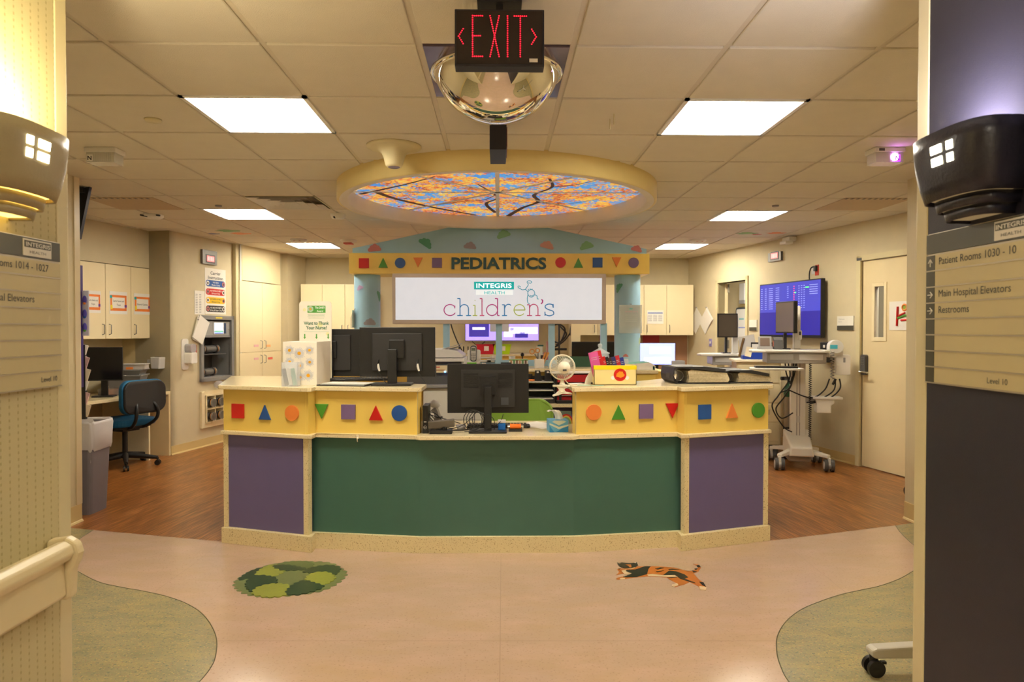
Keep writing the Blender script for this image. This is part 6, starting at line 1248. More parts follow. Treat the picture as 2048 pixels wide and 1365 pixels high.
# sanitizer + red sign
t = thing('sanitizer_dispenser', 'white wall mounted hand sanitizer dispenser left of the grey station', 'dispenser', LW.pt(LW.uz(369, 740)[0], LW.uz(369, 740)[1]), LW.rz); 
MB().prism(rrect(-.06, .055, 0, .36, .03), -.015, 0, 'y', wplast).build('back_plate', t, bevel=.003); MB().prism(rrect(-.03, .085, .07, .2, .02), -.11, -.015, 'y', wplast).build('lower_housing', t, bevel=.008); MB().prism(rrect(-.02, .08, .2, .3, .03), -.1, -.015, 'y', M('clear dispenser cover', (200, 200, 200), .1, alpha=.6)).build('clear_cover', t, bevel=.006)
sheet(LW, 378, 691, 393, 714, 'warning_sign', 'small red sign with a black and white picture beside the sanitizer', 'sign', M('warning red', (170, 30, 34), .5), extra=lambda t, w_, h_, y: MB().box(w_*.35, w_*.85, y-.001, y, h_*.2, h_*.65, paper).cyl((w_*.45, y-.002, h_*.3), (w_*.75, y-.002, h_*.58), .012, black).build('picture', t))

# ------------------------------------------------------------------ left alcove
Fc_ = Frame(Asn, As); eL = [Fc_.uz(x, 600, 0)[0] for x in (150, 211, 262, 306)]; z0a, z1a = Fc_.uz(305, 677)[1], 2.105
FcB = Frame((Asn-Fc_.n*-.0)[:2], As[:2])
cab_row(Frame((Asn+nl*.358)[:2], (As+nl*.358)[:2]), [[eL[0]-.0, eL[1], eL[2]], [eL[2], eL[3]]], z0a, z1a, .358, ['cream double wall cabinet with two orange labels in the left alcove', 'narrow cream wall cabinet with one orange label in the left alcove'], 'alcove wall cabinets', [['R', 'L'], ['L']])
orange_f = M('label orange', (238, 130, 50), .5)
def oframe(txt):
    def f_(t, w_, h_, y):
        mb = MB(); y2 = y-.0006
        for a in ((.04, .96, .74, .84), (.04, .96, .14, .26), (.04, .14, .14, .84), (.86, .96, .14, .84)): mb.box(w_*a[0], w_*a[1], y2, y, h_*a[2], h_*a[3], orange_f)
        mb.build('orange_border', t); mb = MB(); mb.box(w_*.02, w_*.14, y2-.0004, y2, h_*.7, h_*.82, teal_m); mb.box(w_*.05, w_*.16, y2-.0004, y2, h_*.2, h_*.4, M('label yellow', (240, 215, 40), .5)); mb.box(w_*.84, w_*.97, y2-.0004, y2, h_*.3, h_*.42, M('label purple', (120, 50, 130), .5)); mb.build('corner_shapes', t)
        mb = MB(); q = len(txt)
        for k, s_ in enumerate(txt): mb = MB(); mb.text(s_, w_*.5, h_*(.44 if q == 1 else .54-.17*k), h_*.085, y, ink, w=w_*(.62 if len(s_) > 8 else .22), align='C', bold=.01); mb.build('label_text', t)
    return f_
for x0_, x1_, y0_, y1_, tx, lb in ((170, 201, 583, 626, ['Cards Games and', 'Toys'], 'orange bordered label on the leftmost alcove cabinet door'), (219, 254, 585, 628, ['Cards Games and', 'Toys'], 'orange bordered label on the middle alcove cabinet door'), (268, 301, 589, 629, ['Board Games'], 'orange bordered label on the narrow alcove cabinet')):
    sheet(Fc_, x0_, y0_, x1_, y1_, 'door_label', lb, 'label', out=.001, extra=oframe(tx), group='orange labels on the alcove cabinets')
zA = .725
t = thing('alcove_worktop', 'cream worktop running along the left alcove', 'worktop', A0[:], LW.rz)
MB().box(-2.45, -.0, -.0, .615, zA-.035, zA, quartz).build('top_slab', t, bevel=.003)
MB().box(-.03, -.002, .0, .6, 0, zA-.035, M('beige end panel', (214, 192, 146), .5)).box(-.32, -.3, .02, .6, 0, zA-.035, cab_m).build('support_panel', t)
def AL(px, py, z=zA): p = PZ(px, py, z); return Vector((p.x, p.y, z))
AR = LW.rz
mo = PY(205, 728, 7.05); monitor('black monitor facing out on the alcove worktop', (mo.x, mo.y, zA), AR*.0+R(14), PY(243, 700, 7.05).x-PY(175, 700, 7.05).x+.03, PY(210, 695, 7.05).z-PY(210, 762, 7.05).z, (PY(210, 695, 7.05).z+PY(210, 762, 7.05).z)/2-zA, bw=.2, bd=.16)
gb = M('grey bin plastic', (134, 132, 128), .45)
p = PY(258, 760, 7.42); 
for k in range(2):
    t = thing('storage_bin', ('grey plastic bin on the alcove worktop, lower of two nested', 'grey plastic bin on the alcove worktop, upper of two nested')[k], 'bin', (p.x-.01, 7.42, zA), R(12), group='grey storage bins')
    t.location.z = zA+.075+.001 if k == 0 else zA+.19
    mb = MB(); h_ = .13 if k == 0 else .075; vs_ = [(-.15, -.1, 0), (.13, -.1, 0), (.13, .12, 0), (-.15, .12, 0), (-.185, -.13, h_), (.16, -.13, h_), (.16, .15, h_), (-.185, .15, h_)]
    mb.add(vs_, [(3, 2, 1, 0), (4, 5, 6, 7), (0, 1, 5, 4), (1, 2, 6, 5), (2, 3, 7, 6), (3, 0, 4, 7)], gb); mb.build('bin_body', t); MB().box(-.195, .17, -.14, .16, h_-.008, h_+.002, gb).build('rim', t)
t = thing('craft_box', 'clear craft box with orange, brown and yellow contents under the grey bins', 'box', (p.x-.03, 7.36, zA), R(12)); MB().box(-.2, .18, -.13, .1, 0, .07, M('clear tub', (190, 180, 170), .15, alpha=.45)).build('tub', t)
for k, m_ in enumerate((M('craft plum', (80, 50, 60), .5), C_or, M('craft wine', (120, 50, 50), .5), M('craft yellow', (220, 190, 40), .5), C_red)): MB().box(-.19+.072*k, -.125+.072*k, -.12, .09, .004, .06, m_).build('craft_piece', t)
t = thing('takeout_tray', 'clear food tray with orange pieces on top of the grey bins', 'tray', (p.x+.06, 7.42, zA+.268), R(12)); MB().box(-.1, .12, -.08, .08, 0, .05, M('cloudy tray', (210, 200, 190), .3, alpha=.8)).build('tray_body', t); MB().box(-.11, .13, -.09, .09, .05, .058, lgrey).build('lid', t); MB().box(-.06, .01, -.083, -.081, .0, .025, C_or).build('contents', t)
t = thing('computer_mouse', 'black mouse on the alcove worktop before the monitor', 'mouse', AL(216, 789), R(20)); MB().sph((0, 0, .016), .034, black, sx=1.5, sz=.5).build('shell', t); MB().box(.02, .04, -.02, .02, .014, .026, steel).build('silver_tip', t)
t = thing('blue_tissue_box', 'bright blue box at the right end of the alcove worktop', 'box', AL(328, 784), AR); t.location = A0+nl*.12-dl*.14; t.location.z = zA; MB().box(-.07, .04, -.03, .08, 0, .11, M('bright blue card', (60, 140, 220), .5)).build('carton', t)
p_ = A0+nl*.38-dl*.2; one(MB().box(-.2, .1, -.1, .12, 0, .003, paper).box(-.16, .12, -.08, .14, .003, .006, paper).box(-.3, -.15, -.08, 0, .006, .04, paper), 'paper_sheet', 'loose papers at the back corner of the alcove worktop', 'paper', (p_.x, p_.y, zA), AR)
t = thing('sign_stand', 'clear upright acrylic stand on the alcove worktop', 'stand', (A0+nl*.3-dl*.25)[:2]+(zA,), AR); MB().box(-.09, .09, 0, .004, 0, .2, clearp).build('panel', t); MB().box(-.09, .09, -.04, .04, 0, .004, clearp).build('foot', t)
FSd = Frame(Ab, A0); u, z = FSd.uz(322, 725); t = thing('wall_holder', 'white plastic holder mounted on the alcove side wall', 'holder', FSd.pt(u, z), FSd.rz); mb = MB(); mb.prism([(-.05, -.07), (.05, -.07), (.06, .06), (-.06, .06)], -.1, 0, 'y', lgrey); mb.build('cup', t, bevel=.008); MB().cyl((0, -.05, .058), (0, -.05, .062), .035, black2).build('cup_hole', t); MB().box(-.13, -.06, -.06, 0, -.02, .03, lgrey).build('arm', t)
# blue office chair
teal = M('teal blue upholstery', (12, 96, 140), .65, bump=.3, bscale=600)
t = thing('office_chair', 'teal blue swivel chair with a black back shell in the left alcove', 'chair', (-3.75, 7.08, 0), R(66))
pts = rrect(-.25, .25, .56, .905, .10, 6)
def shell_pad(y0, y1, mat, sc, name, bend=.5):
    vs_ = []; c = (0, .73)
    for y in (y0, y1):
        for (x, z) in pts: X, Z = x*sc, c[1]+(z-c[1])*sc; vs_.append((X, y+bend*X*X*-1, Z))
    n = len(pts); mb = MB(); mb.add(vs_, [tuple(range(n))[::-1], tuple(range(n, 2*n))]+[(i, (i+1) % n, (i+1) % n+n, i+n) for i in range(n)], mat); return mb.build(name, t, bevel=.012, seg=3)
zb_ch = 0
shell_pad(-.16, -.125, black2, .95, 'back_shell', .3); shell_pad(-.13, -.075, teal, 1.0, 'backrest', .3)
mb = MB(); mb.prism(rrect(-.25, .25, -.08, .42, .12, 6), .43, .50, 'z', teal); mb.build('seat', t, bevel=.022, seg=3); MB().prism(rrect(-.22, .22, -.04, .38, .1), .41, .44, 'z', black).build('seat_pan', t)
mb = MB(); [mb.tube(crom([(s*.09, -.15, .68), (s*.12, -.19, .60), (s*.12, -.17, .50), (s*.08, -.06, .42), (s*.05, .05, .41)], 5), .017, black) for s in (-1, 1)]; mb.build('back_bracket', t)
t2_ = []
def star2(t, cy, r, rot):
    MB().cyl((0, cy, .09), (0, cy, .42), .026, black).build('gas_lift', t); MB().box(-.1, .1, cy-.1, cy+.08, .37, .42, black).build('tilt_housing', t, bevel=.01); MB().tube([(.08, cy, .39), (.2, cy-.02, .39), (.24, cy-.02, .38)], .008, black).build('lever', t)
    for k in range(5):
        a = rot+2*PI*k/5; c, s = math.cos(a), math.sin(a)
        mb = MB(); mb.tube([(0, cy, .12), (r*.5*c, cy+r*.5*s, .10), (r*c, cy+r*s, .078)], [.034, .026, .018], black, n=8); l = mb.build('base_leg', t)
        mb = MB(); x, y = r*c, cy+r*s; [mb.cyl((x-s*q, y+c*q, .028), (x-s*q*2.8, y+c*q*2.8, .028), .028, black, n=18) for q in (-.009, .009)]; mb.cyl((x, y, .03), (x, y, .08), .01, black); mb.build('caster', l)
star2(t, .14, .31, R(18))
# second chair at the frame edge
t = thing('office_chair', 'black chair with a purple padded arm behind the lined wastebasket', 'chair', (-4.02, 6.05, 0), R(60)); MB().prism(rrect(-.2, .2, .5, .93, .06), -.03, .03, 'y', black2).build('backrest', t, bevel=.01); MB().prism(rrect(-.22, .22, -.45, .0, .08), .43, .5, 'z', black2).build('seat', t, bevel=.02)
pa = PY(178, 785, 5.95); t.location = (pa.x-.42, 6.15, 0)
MB().box(-.2, .2, -.045, .045, .90, .955, M('purple arm pad', (88, 74, 130), .5)).build('top_pad', t, bevel=.02, seg=3); star2(t, -.2, .28, 0)
# wastebasket
pw0, pw1 = PY(158, 1000, 5.28), PY(224, 1000, 5.28)
t = thing('wastebasket', 'tall grey wastebasket with a white liner at the left wall end', 'wastebasket', ((-3.09+pw1.x)/2+.0, 5.30, 0)); t.location = (-3.26, 5.36, 0); hw = .175
wbm = M('grey purple bin plastic', (124, 118, 124), .5); H_ = .70
mb = MB(); vs_ = []
for s, z in ((.82, 0), (1, H_)):
    for x, y in rrect(-hw, hw, -.14, .14, .03, 3): vs_.append((x*s, y*s, z))
n = len(vs_)//2; mb.add(vs_, [tuple(range(n))[::-1]]+[(i, (i+1) % n, (i+1) % n+n, i+n) for i in range(n)], wbm); o = mb.build('bin_body', t); m_ = o.modifiers.new('t', 'SOLIDIFY'); m_.thickness = .005
lin_ = M('white bin liner', (214, 208, 206), .4, alpha=.92); mb = MB(); vs_ = []; lev = ((.985, H_-.21), (1.03, H_-.18), (1.035, H_-.08), (1.05, H_-.01), (1.04, H_+.012), (.97, H_+.008), (.93, H_-.06), (.9, H_-.3))
P_ = rrect(-hw, hw, -.14, .14, .03, 6); n = len(P_)
for k, (s, z) in enumerate(lev):
    for i, (x, y) in enumerate(P_): q = 1+.018*math.sin(i*1.9+k*.8)+.012*math.sin(i*3.7+k); vs_.append((x*s*q, y*s*q, z+.012*math.sin(i*1.3)*(1 if k in (0, 1) else .5)))
mb.add(vs_, [(k*n+i, k*n+(i+1) % n, (k+1)*n+(i+1) % n, (k+1)*n+i) for k in range(len(lev)-1) for i in range(n)], lin_, True); mb.build('liner', t)
# purple board edge, poster pocket, leaflets
t = thing('magazine_rack', 'purple edged rack fanning leaflets, seen edge on at the left wall end', 'rack', (-3.10, 5.13, 0)); pz0, pz1 = PY(157, 776, 5.1).z, PY(157, 530, 5.1).z; xr = PY(161, 600, 5.13).x+3.10
MB().box(xr-.06, xr, 0, .03, pz0, pz1, M('purple rack board', (66, 50, 120), .45)).build('board', t)
MB().box(xr, xr+.045, .02, .03, PY(160, 672, 5.1).z, PY(160, 581, 5.1).z, M('pale poster film', (200, 198, 220), .3, alpha=.7)).build('poster', t)
mb = MB()
for zz in (600, 628, 655): z = PY(160, zz, 5.1).z; mb.sph((xr+.02, .016, z), .028, M('poster purple figure', (90, 80, 180), .5), sx=.6, sy=.2, sz=1.2); mb.sph((xr+.02, .014, z-.02), .014, (C_or, C_blue, C_gr)[(zz//28) % 3], sx=.8, sy=.2)
mb.build('poster_figure', t)
for k in range(6):
    z = PY(160, 700+24*k, 5.15).z; mb = MB(); mb.box(xr-.05, xr+.01+.008*(k % 3), .05, .06, z-.05, z+.04, (paper, M('leaflet pink', (214, 180, 180), .6), M('leaflet cream', (220, 206, 180), .6))[k % 3], rot=(0, R(18), 0)); mb.build('leaflet', t)
MB().box(xr-.03, xr+.0, .045, .07, PY(160, 840, 5.15).z, PY(160, 690, 5.15).z, black2).build('pocket_spine', t)
t = thing('wall_television', 'thin black television seen edge on, tilted near the ceiling at the left', 'television', (PY(170, 420, 5.4).x, 5.4, 0)); a_ = PY(181, 372, 5.4); b_ = PY(160, 478, 5.4); mb = MB(); x_ = t.location.x
mb.prism([(a_.x-x_, a_.z-.01), (a_.x-x_-.4, a_.z-.09), (b_.x-x_-.4, b_.z-.08), (b_.x-x_, b_.z)], -.015, .02, 'y', black); mb.build('housing', t)
MB().box(a_.x-x_-.2, a_.x-x_-.03, -.05, .05, a_.z-.06, a_.z-.02, black).box(a_.x-x_-.2, a_.x-x_-.16, -.05, .05, a_.z-.06, CEIL, black).build('bracket', t)
# ================================================================== RIGHT WALL
clock(RW, 1540, 503, 1566, 525, 'steel framed red digital clock high on the right wall')
u, z = RW.uz(1586, 480); t = thing('wall_sensor', 'white camera on a bracket at the top of the right wall', 'camera', RW.pt(u, z), RW.rz); MB().box(-.07, .07, -.1, 0, -.02, .03, wplast).build('bracket', t, bevel=.006); MB().box(-.06, .06, -.14, -.04, -.055, -.02, wplast).build('camera_body', t, bevel=.006)
# big screen
Ht = .10
a, zlo = RW.uz(1519, 672, Ht); b, zhi = RW.uz(1643, 560, Ht); _, z2 = RW.uz(1643, 679, Ht); _, z3 = RW.uz(1519, 567, Ht)
zlo = (zlo+z2)/2; zhi = (zhi+z3)/2; w_ = b-a; h_ = zhi-zlo
t = thing('television', 'large wall television glowing blue with patient lists', 'television', RW.pt(a, zlo), RW.rz)
MB().box(0, w_, -Ht, -Ht+.05, 0, h_, black).build('housing', t, bevel=.004); MB().box(w_*.3, w_*.7, -Ht+.05, 0, h_*.25, h_*.75, black).build('wall_mount', t)
b1 = M('screen blue light', (30, 30, 90), .3, emit=.62, ecol=(72, 74, 190)); b2 = M('screen blue deep', (20, 18, 80), .3, emit=.5, ecol=(52, 44, 160)); bw_ = M('screen text white', (150, 160, 230), .4, emit=.45); rd = M('screen text red', (255, 60, 90), .4, emit=1.0); gn = M('screen text green', (80, 230, 110), .4, emit=1.0)
s = MB().box(.014, w_-.014, -Ht-.002, -Ht, .03, h_*.46, b2).box(.014, w_-.014, -Ht-.002, -Ht, h_*.46, h_-.014, b1).build('screen', t)
mb = MB(); y = -Ht-.003
for r_ in range(11):
    z = h_*(.90-.038*r_)
    for c, (x0_, x1_) in enumerate(((.03, .055), (.10, .13), (.17, .24), (.29, .35), (.48, .505), (.66, .68), (.70, .72), (.74, .76), (.83, .95))):
        if c == 8 and r_ > 4: continue
        if c == 4 and r_ > 5: continue
        mb.box(w_*x0_, w_*x1_, y, y+.001, z, z+h_*.011, bw_)
    mb.box(w_*.585, w_*.60, y, y+.001, z, z+h_*.014, rd)
    if r_ in (1, 3): mb.box(w_*(.60 if r_ == 3 else .77), w_*(.625 if r_ == 3 else .82), y-.001, y+.001, z, z+h_*.02, gn)
mb.build('screen_text', t)
u, z = RW.uz(1632, 541); t = thing('wall_outlet', 'red and white outlet with a black plug above the large television', 'outlet', RW.pt(u, z), RW.rz); MB().box(-.01, .05, -.006, 0, -.06, .06, M('outlet red', (190, 60, 40), .5)).box(-.07, -.012, -.006, 0, -.04, .05, lgrey).build('plate', t); wires(t, [[(.01, -.02, .04), (-.03, -.04, .03), (-.06, -.04, -.03), (-.06, -.04, -.12)]], .008); MB().box(-.0, .035, -.035, -.006, -.01, .05, black).build('plug', t)
# room signs
def rs(t, w_, h_, y): MB().box(0, w_, y-.001, y, 0, h_*.33, olive).build('grey_band', t)
sheet(RW, 1676, 632, 1709, 661, 'room_sign', 'white room sign with a grey band left of the closed door', 'sign', M('sign off white', (232, 228, 214), .5), extra=lambda t, w_, h_, y: (rs(t, w_, h_, y), MB().text('Medication', w_*.1, h_*.74, h_*.1, y, inkl).text('Room', w_*.1, h_*.56, h_*.1, y, inkl).build('sign_text', t)), th=.012)
sheet(RW, 1500, 640, 1515, 662, 'room_sign', 'small room sign just left of the large television', 'sign', M('sign off white', (232, 228, 214), .5), extra=rs, th=.012)
# black phone cradle
u, z = RW.uz(1661, 705); t = thing('wall_charger', 'black boxed charger on the right wall beside the closed door', 'charger', RW.pt(u, z), RW.rz); MB().box(-.085, .085, -.07, 0, -.11, .11, black).build('housing', t, bevel=.006); MB().box(-.03, .0, -.072, -.07, .05, .08, paper).build('label_sticker', t); MB().cyl((-.02, -.08, 0), (.04, -.08, -.03), .028, black2).build('inner_dial', t)
# diamond papers
for px, lb, a in ((1393, 'white sheet hung as a diamond, left of two on the right wall', 42), (1413, 'white sheet hung as a diamond, right of two on the right wall', 45)):
    u, z = RW.uz(px, 642); t = thing('hanging_paper', lb, 'paper', RW.pt(u, z, .004), RW.rz, 'papers hung as diamonds'); MB().box(-.125, .125, -.004, 0, -.16, .16, paper, rot=(0, R(a), 0)).build('sheet', t); MB().cyl((0, -.008, .2), (0, 0, .2), .006, C_blue).build('pin', t)
    if px == 1413: MB().box(-.12, .12, -.012, -.008, -.15, .15, paper, rot=(R(4), R(a+6), 0)).build('second_sheet', t)
sheet(RW, 1419, 678, 1424, 693, 'light_switch', 'lilac light switch plate under the diamond papers', 'switch', M('lilac plate', (140, 130, 180), .5), th=.008, extra=lambda t, w_, h_, y: MB().box(w_*.3, w_*.7, y-.006, y, h_*.35, h_*.65, paper).build('toggle', t))
# drawing on the closed door
u0_, z0_ = RW.uz(1777, 661); u1_, z1_ = RW.uz(1815, 602)
t = thing('child_drawing', "child's red and green figure drawing taped on the closed door", 'drawing', RW.pt(u0_, z0_, -.0105), RW.rz); w_ = .33; h_ = z1_-z0_
MB().box(0, w_, -.003, 0, 0, h_, paper).build('sheet', t)
mb = MB(); mb.tube([(.10, -.005, h_*.15), (.11, -.005, h_*.82)], .012, C_red, n=6); mb.tube([(.11, -.005, h_*.42), (.2, -.005, h_*.5), (.28, -.005, h_*.46)], .012, C_gr, n=6); mb.tube([(.12, -.005, h_*.5), (.2, -.005, h_*.6)], .01, C_red, n=6); mb.tube([(.15, -.005, h_*.34), (.25, -.005, h_*.36)], .01, C_red, n=6); mb.torus((.19, -.005, h_*.78), .028, .009, C_or, n=16, m=5); mb.disc(.19, h_*.78, .022, -.006, -.003, M('drawing olive', (150, 170, 60), .6), 14); mb.build('figure', t)
# whiteboard in side room
Fq = Frame(q0, q1); u, z = Fq.uz(1488, 640); t = thing('whiteboard', 'white board with a dark rounded frame seen through the open doorway', 'whiteboard', Fq.pt(u, z), Fq.rz); MB().prism(rrect(-.22, .5, -.35, .22, .05), -.03, 0, 'y', M('dark grey frame', (70, 80, 92), .4)).build('frame', t); MB().prism(rrect(-.19, .47, -.32, .19, .03), -.034, -.03, 'y', white_m).build('board', t)
mb = MB(); mb.box(-.1, .05, -.036, -.034, .0, .03, M('faint marker teal', (150, 200, 200), .6)); mb.box(-.12, .1, -.036, -.034, -.15, -.13, M('faint marker blue', (150, 160, 220), .6)); mb.build('marker_writing', t)
u, z = Fq.uz(1492, 590); t = thing('paper_dispenser', 'grey dispenser high on the wall of the side room', 'dispenser', Fq.pt(u, z), Fq.rz); MB().box(-.06, .1, -.1, 0, -.1, .2, lgrey).build('housing', t, bevel=.006); MB().box(-.06, .1, -.102, 0, -.16, -.1, grey).build('tray', t)

# ------------------------------------------------------------------ computer carts
cartm = M('cart white', (226, 222, 212), .35); cartg = M('cart warm grey', (168, 162, 154), .4)
def cart(loc, rz, label, ztop=1.19, zmon=1.42, mon=(.36, .30), yaw=0, full=True):
    """local -y is the user side"""
    t = thing('computer_cart', label, 'cart', loc, rz, 'computer carts')
    # base
    mb = MB(); vs_ = [(-.12, -.22, .13), (.12, -.22, .13), (.13, .14, .13), (-.13, .14, .13), (-.10, -.22, .22), (.10, -.22, .22), (.13, .12, .37), (-.13, .12, .37)]
    mb.add(vs_, [(3, 2, 1, 0), (4, 5, 6, 7), (0, 1, 5, 4), (1, 2, 6, 5), (2, 3, 7, 6), (3, 0, 4, 7)], cartm); mb.build('base_cover', t, bevel=.015, seg=3)
    MB().box(-.11, .11, -.12, .12, .06, .15, cartg).build('battery_pack', t, bevel=.02)
    for k, (x, y) in enumerate(((-.22, -.27), (.25, -.24), (.23, .24), (-.23, .24))):
        mb = MB(); d = Vector((x, y, 0)).normalized(); n_ = Vector((-d.y, d.x, 0)); s0 = d*.08; e0 = Vector((x, y, 0))
        vs_ = [s0+n_*.035+Vector((0, 0, .15)), s0-n_*.035+Vector((0, 0, .15)), e0-n_*.028+Vector((0, 0, .13)), e0+n_*.028+Vector((0, 0, .13)), s0+n_*.035+Vector((0, 0, .20)), s0-n_*.035+Vector((0, 0, .20)), e0-n_*.028+Vector((0, 0, .16)), e0+n_*.028+Vector((0, 0, .16))]
        mb.add(vs_, [(3, 2, 1, 0), (4, 5, 6, 7), (0, 1, 5, 4), (1, 2, 6, 5), (2, 3, 7, 6), (3, 0, 4, 7)], cartm); lg = mb.build('base_leg', t, bevel=.006)
        mb = MB(); mb.cyl((x-.045, y, .06), (x-.014, y, .06), .06, dgrey, n=26); mb.cyl((x+.014, y, .06), (x+.045, y, .06), .06, dgrey, n=26); mb.cyl((x-.048, y, .06), (x+.048, y, .06), .04, lgrey, n=20); mb.build('caster', lg); MB().box(x-.013, x+.013, y-.035, y+.035, .06, .135, cartm).build('fork', lg, bevel=.004)
    mb = MB(); mb.box(-.07, .07, -.0, .09, .3, ztop-.06, cartm); mb.box(-.018, -.008, -.004, 0, .3, ztop-.1, cartg); mb.box(.01, .02, -.004, 0, .3, ztop-.1, cartg); mb.build('column', t, bevel=.008)
    MB().box(-.02, .02, -.004, 0, .45, .52, lgrey).build('outlet_plate', t)
    # drawer unit and worktop
    MB().box(-.33, .24, -.15, .2, ztop-.14, ztop-.03, cartg).build('drawer_housing', t, bevel=.01)
    for x in (-.30, -.02): MB().box(x, x+.225, -.156, -.15, ztop-.105, ztop-.045, lgrey).build('drawer', t, bevel=.004)
    mb = MB(); mb.prism([(-.43, .16), (-.49, .02), (-.48, -.14), (-.35, -.22), (.0, -.17), (.22, -.20), (.28, -.12), (.28, .18), (.2, .22), (-.25, .22)], ztop-.03, ztop, 'z', cartm); mb.build('worktop', t, bevel=.012, seg=3)
    mb = MB(); mb.prism([(-.52, -.36), (-.06, -.36), (.0, -.3), (-.02, -.12), (-.5, -.12)], ztop-.20, ztop-.18, 'z', cartm); mb.build('keyboard_tray', t, bevel=.006); kb = MB().box(-.46, -.06, -.33, -.2, ztop-.1795, ztop-.162, black).build('keyboard', t)
    # monitor on its mast
    MB().box(-.035, .035, .08, .15, ztop-.001, zmon+.12, cartm).build('mast', t, bevel=.012); MB().box(-.11, .02, .03, .09, zmon-.03, zmon+.03, lgrey).build('monitor_arm', t)
    mT = Matrix.Translation((-.12, 0, zmon)) @ Matrix.Rotation(yaw, 4, 'Z'); w_, h_ = mon
    o = MB().box(-w_/2, w_/2, -.02, .02, -h_/2, h_/2, black).build('monitor', t, T=mT, bevel=.004); MB().box(-w_/2+.012, w_/2-.012, -.022, -.02, -h_/2+.014, h_/2-.012, M('unlit cart screen', (92, 82, 68), .3)).build('screen', o)
    MB().box(-.18, -.08, -.02, .1, ztop, ztop+.012, black).box(-.14, -.11, .03, .06, ztop+.012, zmon-.1, black).build('monitor_foot', t)
    if not full: return t
    # side items
    MB().cyl((.36, -.02, ztop+.03), (.36, .1, ztop+.03), .07, cartm).box(.29, .43, .0, .1, ztop-.08, ztop+.03, cartm).build('wipes_canister', t, bevel=.004); MB().box(.30, .37, -.022, -.02, ztop+.01, ztop+.05, M('canister teal', (70, 180, 200), .4)).build('canister_label', t)
    MB().prism(rrect(.36, .50, ztop-.26, ztop-.05, .015), .0, .07, 'y', wplast).build('side_box', t, bevel=.006); MB().box(.43, .45, -.002, 0, ztop-.13, ztop-.08, grey).build('box_window', t)
    mb = MB(); mb.prism([(.16, .70), (.34, .70), (.34, .66), (.31, .64), (.31, .56), (.17, .56), (.17, .66)], -.05, .1, 'y', cartm); mb.build('side_basket', t, bevel=.008); MB().prism(rrect(.14, .42, -.06, .12, .02), .70, .725, 'z', cartm).build('basket_rim', t, bevel=.006); MB().box(.07, .17, .0, .03, .66, .72, cartg).build('basket_arm', t)
    sp = [(.11+.014*math.cos(q*1.6), -.03+.014*math.sin(q*1.6), ztop-.1-(ztop-.38)*q/150) for q in range(151)]; MB().tube(sp, .0042, black, n=5).build('coiled_cord', t)
    sp = [(.32+.02*math.cos(q*1.7), -.03+.02*math.sin(q*1.7), ztop-.02-.28*q/34) for q in range(35)]; MB().tube(sp, .006, cartg, n=5).build('coiled_hose', t)
    wires(t, [[(-.05, -.02, ztop-.14), (-.07, -.04, ztop-.35), (-.15, -.05, ztop-.5), (-.22, -.02, ztop-.62), (-.16, 0, ztop-.72), (-.05, 0, ztop-.66)], [(-.1, .0, ztop-.14), (-.09, -.03, ztop-.3), (-.2, -.04, ztop-.48), (-.26, -.04, ztop-.6), (-.15, -.02, ztop-.8), (-.06, 0, ztop-.86)],
              [(-.02, 0, ztop-.14), (-.05, -.04, ztop-.28), (-.1, -.05, ztop-.4), (-.18, -.03, ztop-.45)], [(-.13, 0, ztop-.14), (-.12, -.02, ztop-.25), (-.08, -.03, ztop-.36)], [(.3, 0, ztop-.3), (.25, 0, ztop-.42), (.12, 0, ztop-.5), (-.1, 0, ztop-.42)], [(.36, .02, ztop-.3), (.34, 0, ztop-.42), (.2, 0, ztop-.52), (.08, 0, ztop-.55)], [(.4, .02, ztop-.3), (.4, 0, ztop-.4), (.3, 0, ztop-.5), (.12, 0, ztop-.56)]], .007)
    MB().cyl((.33, .0, ztop-.36), (.36, 0, ztop-.3), .012, black).build('cable_plug', t); MB().cyl((-.08, -.04, ztop-.36), (-.06, -.04, ztop-.28), .014, black).build('cable_plug', t)
    return t
ca = cart((3.11, 7.03, 0), R(-14), 'white rolling computer cart nearest the desk on the right, cables hanging', ztop=1.21, zmon=1.545, yaw=R(-70), mon=(.37, .33))
zz = 1.2102
def onC(root, x, y, z): return root.matrix_world @ Vector((x, y, z)) if False else (Matrix.Translation(root.location) @ Matrix.Rotation(root.rotation_euler.z, 4, 'Z')) @ Vector((x, y, z))
t = thing('vital_signs_meter', 'grey handheld meter with a brown screen standing on the nearer cart', 'meter', onC(ca, -.33, .0, zz), R(-14)); MB().prism([(-.05, 0), (.05, 0), (.05, .02), (.0, .03), (-.05, .03)], -.07, .07, 'x', grey).build('stand', t); mb = MB(); mb.box(-.065, .065, -.012, .012, .02, .135, grey, rot=(R(-12), 0, 0)); mb.build('casing', t, bevel=.004); MB().box(-.05, .045, -.016, -.013, .035, .12, M('brown display', (110, 92, 80), .3), rot=(R(-12), 0, 0)).build('display', t)
t = thing('thermometer_base', 'dark grey device dock with coloured keys on the nearer cart', 'device', onC(ca, -.21, -.03, zz), R(-14)); MB().prism([(-.03, 0), (.05, 0), (.05, .12), (.02, .13), (-.02, .1)], -.04, .05, 'x', dgrey).build('dock', t, bevel=.004); MB().box(-.045, -.041, -.02, .02, .03, .09, M('coloured keys', (200, 120, 90), .5, var=.5, vscale=90)).build('key_strip', t)
t = thing('handheld_remote', 'small white handset hooked on the mast of the nearer cart', 'handset', onC(ca, .02, .05, zz+.10), R(-14)); MB().prism(rrect(-.02, .02, 0, .1, .014), -.012, .01, 'y', wplast).build('casing', t, bevel=.003); MB().box(-.01, .01, -.014, -.012, .05, .085, dgrey).build('display', t)
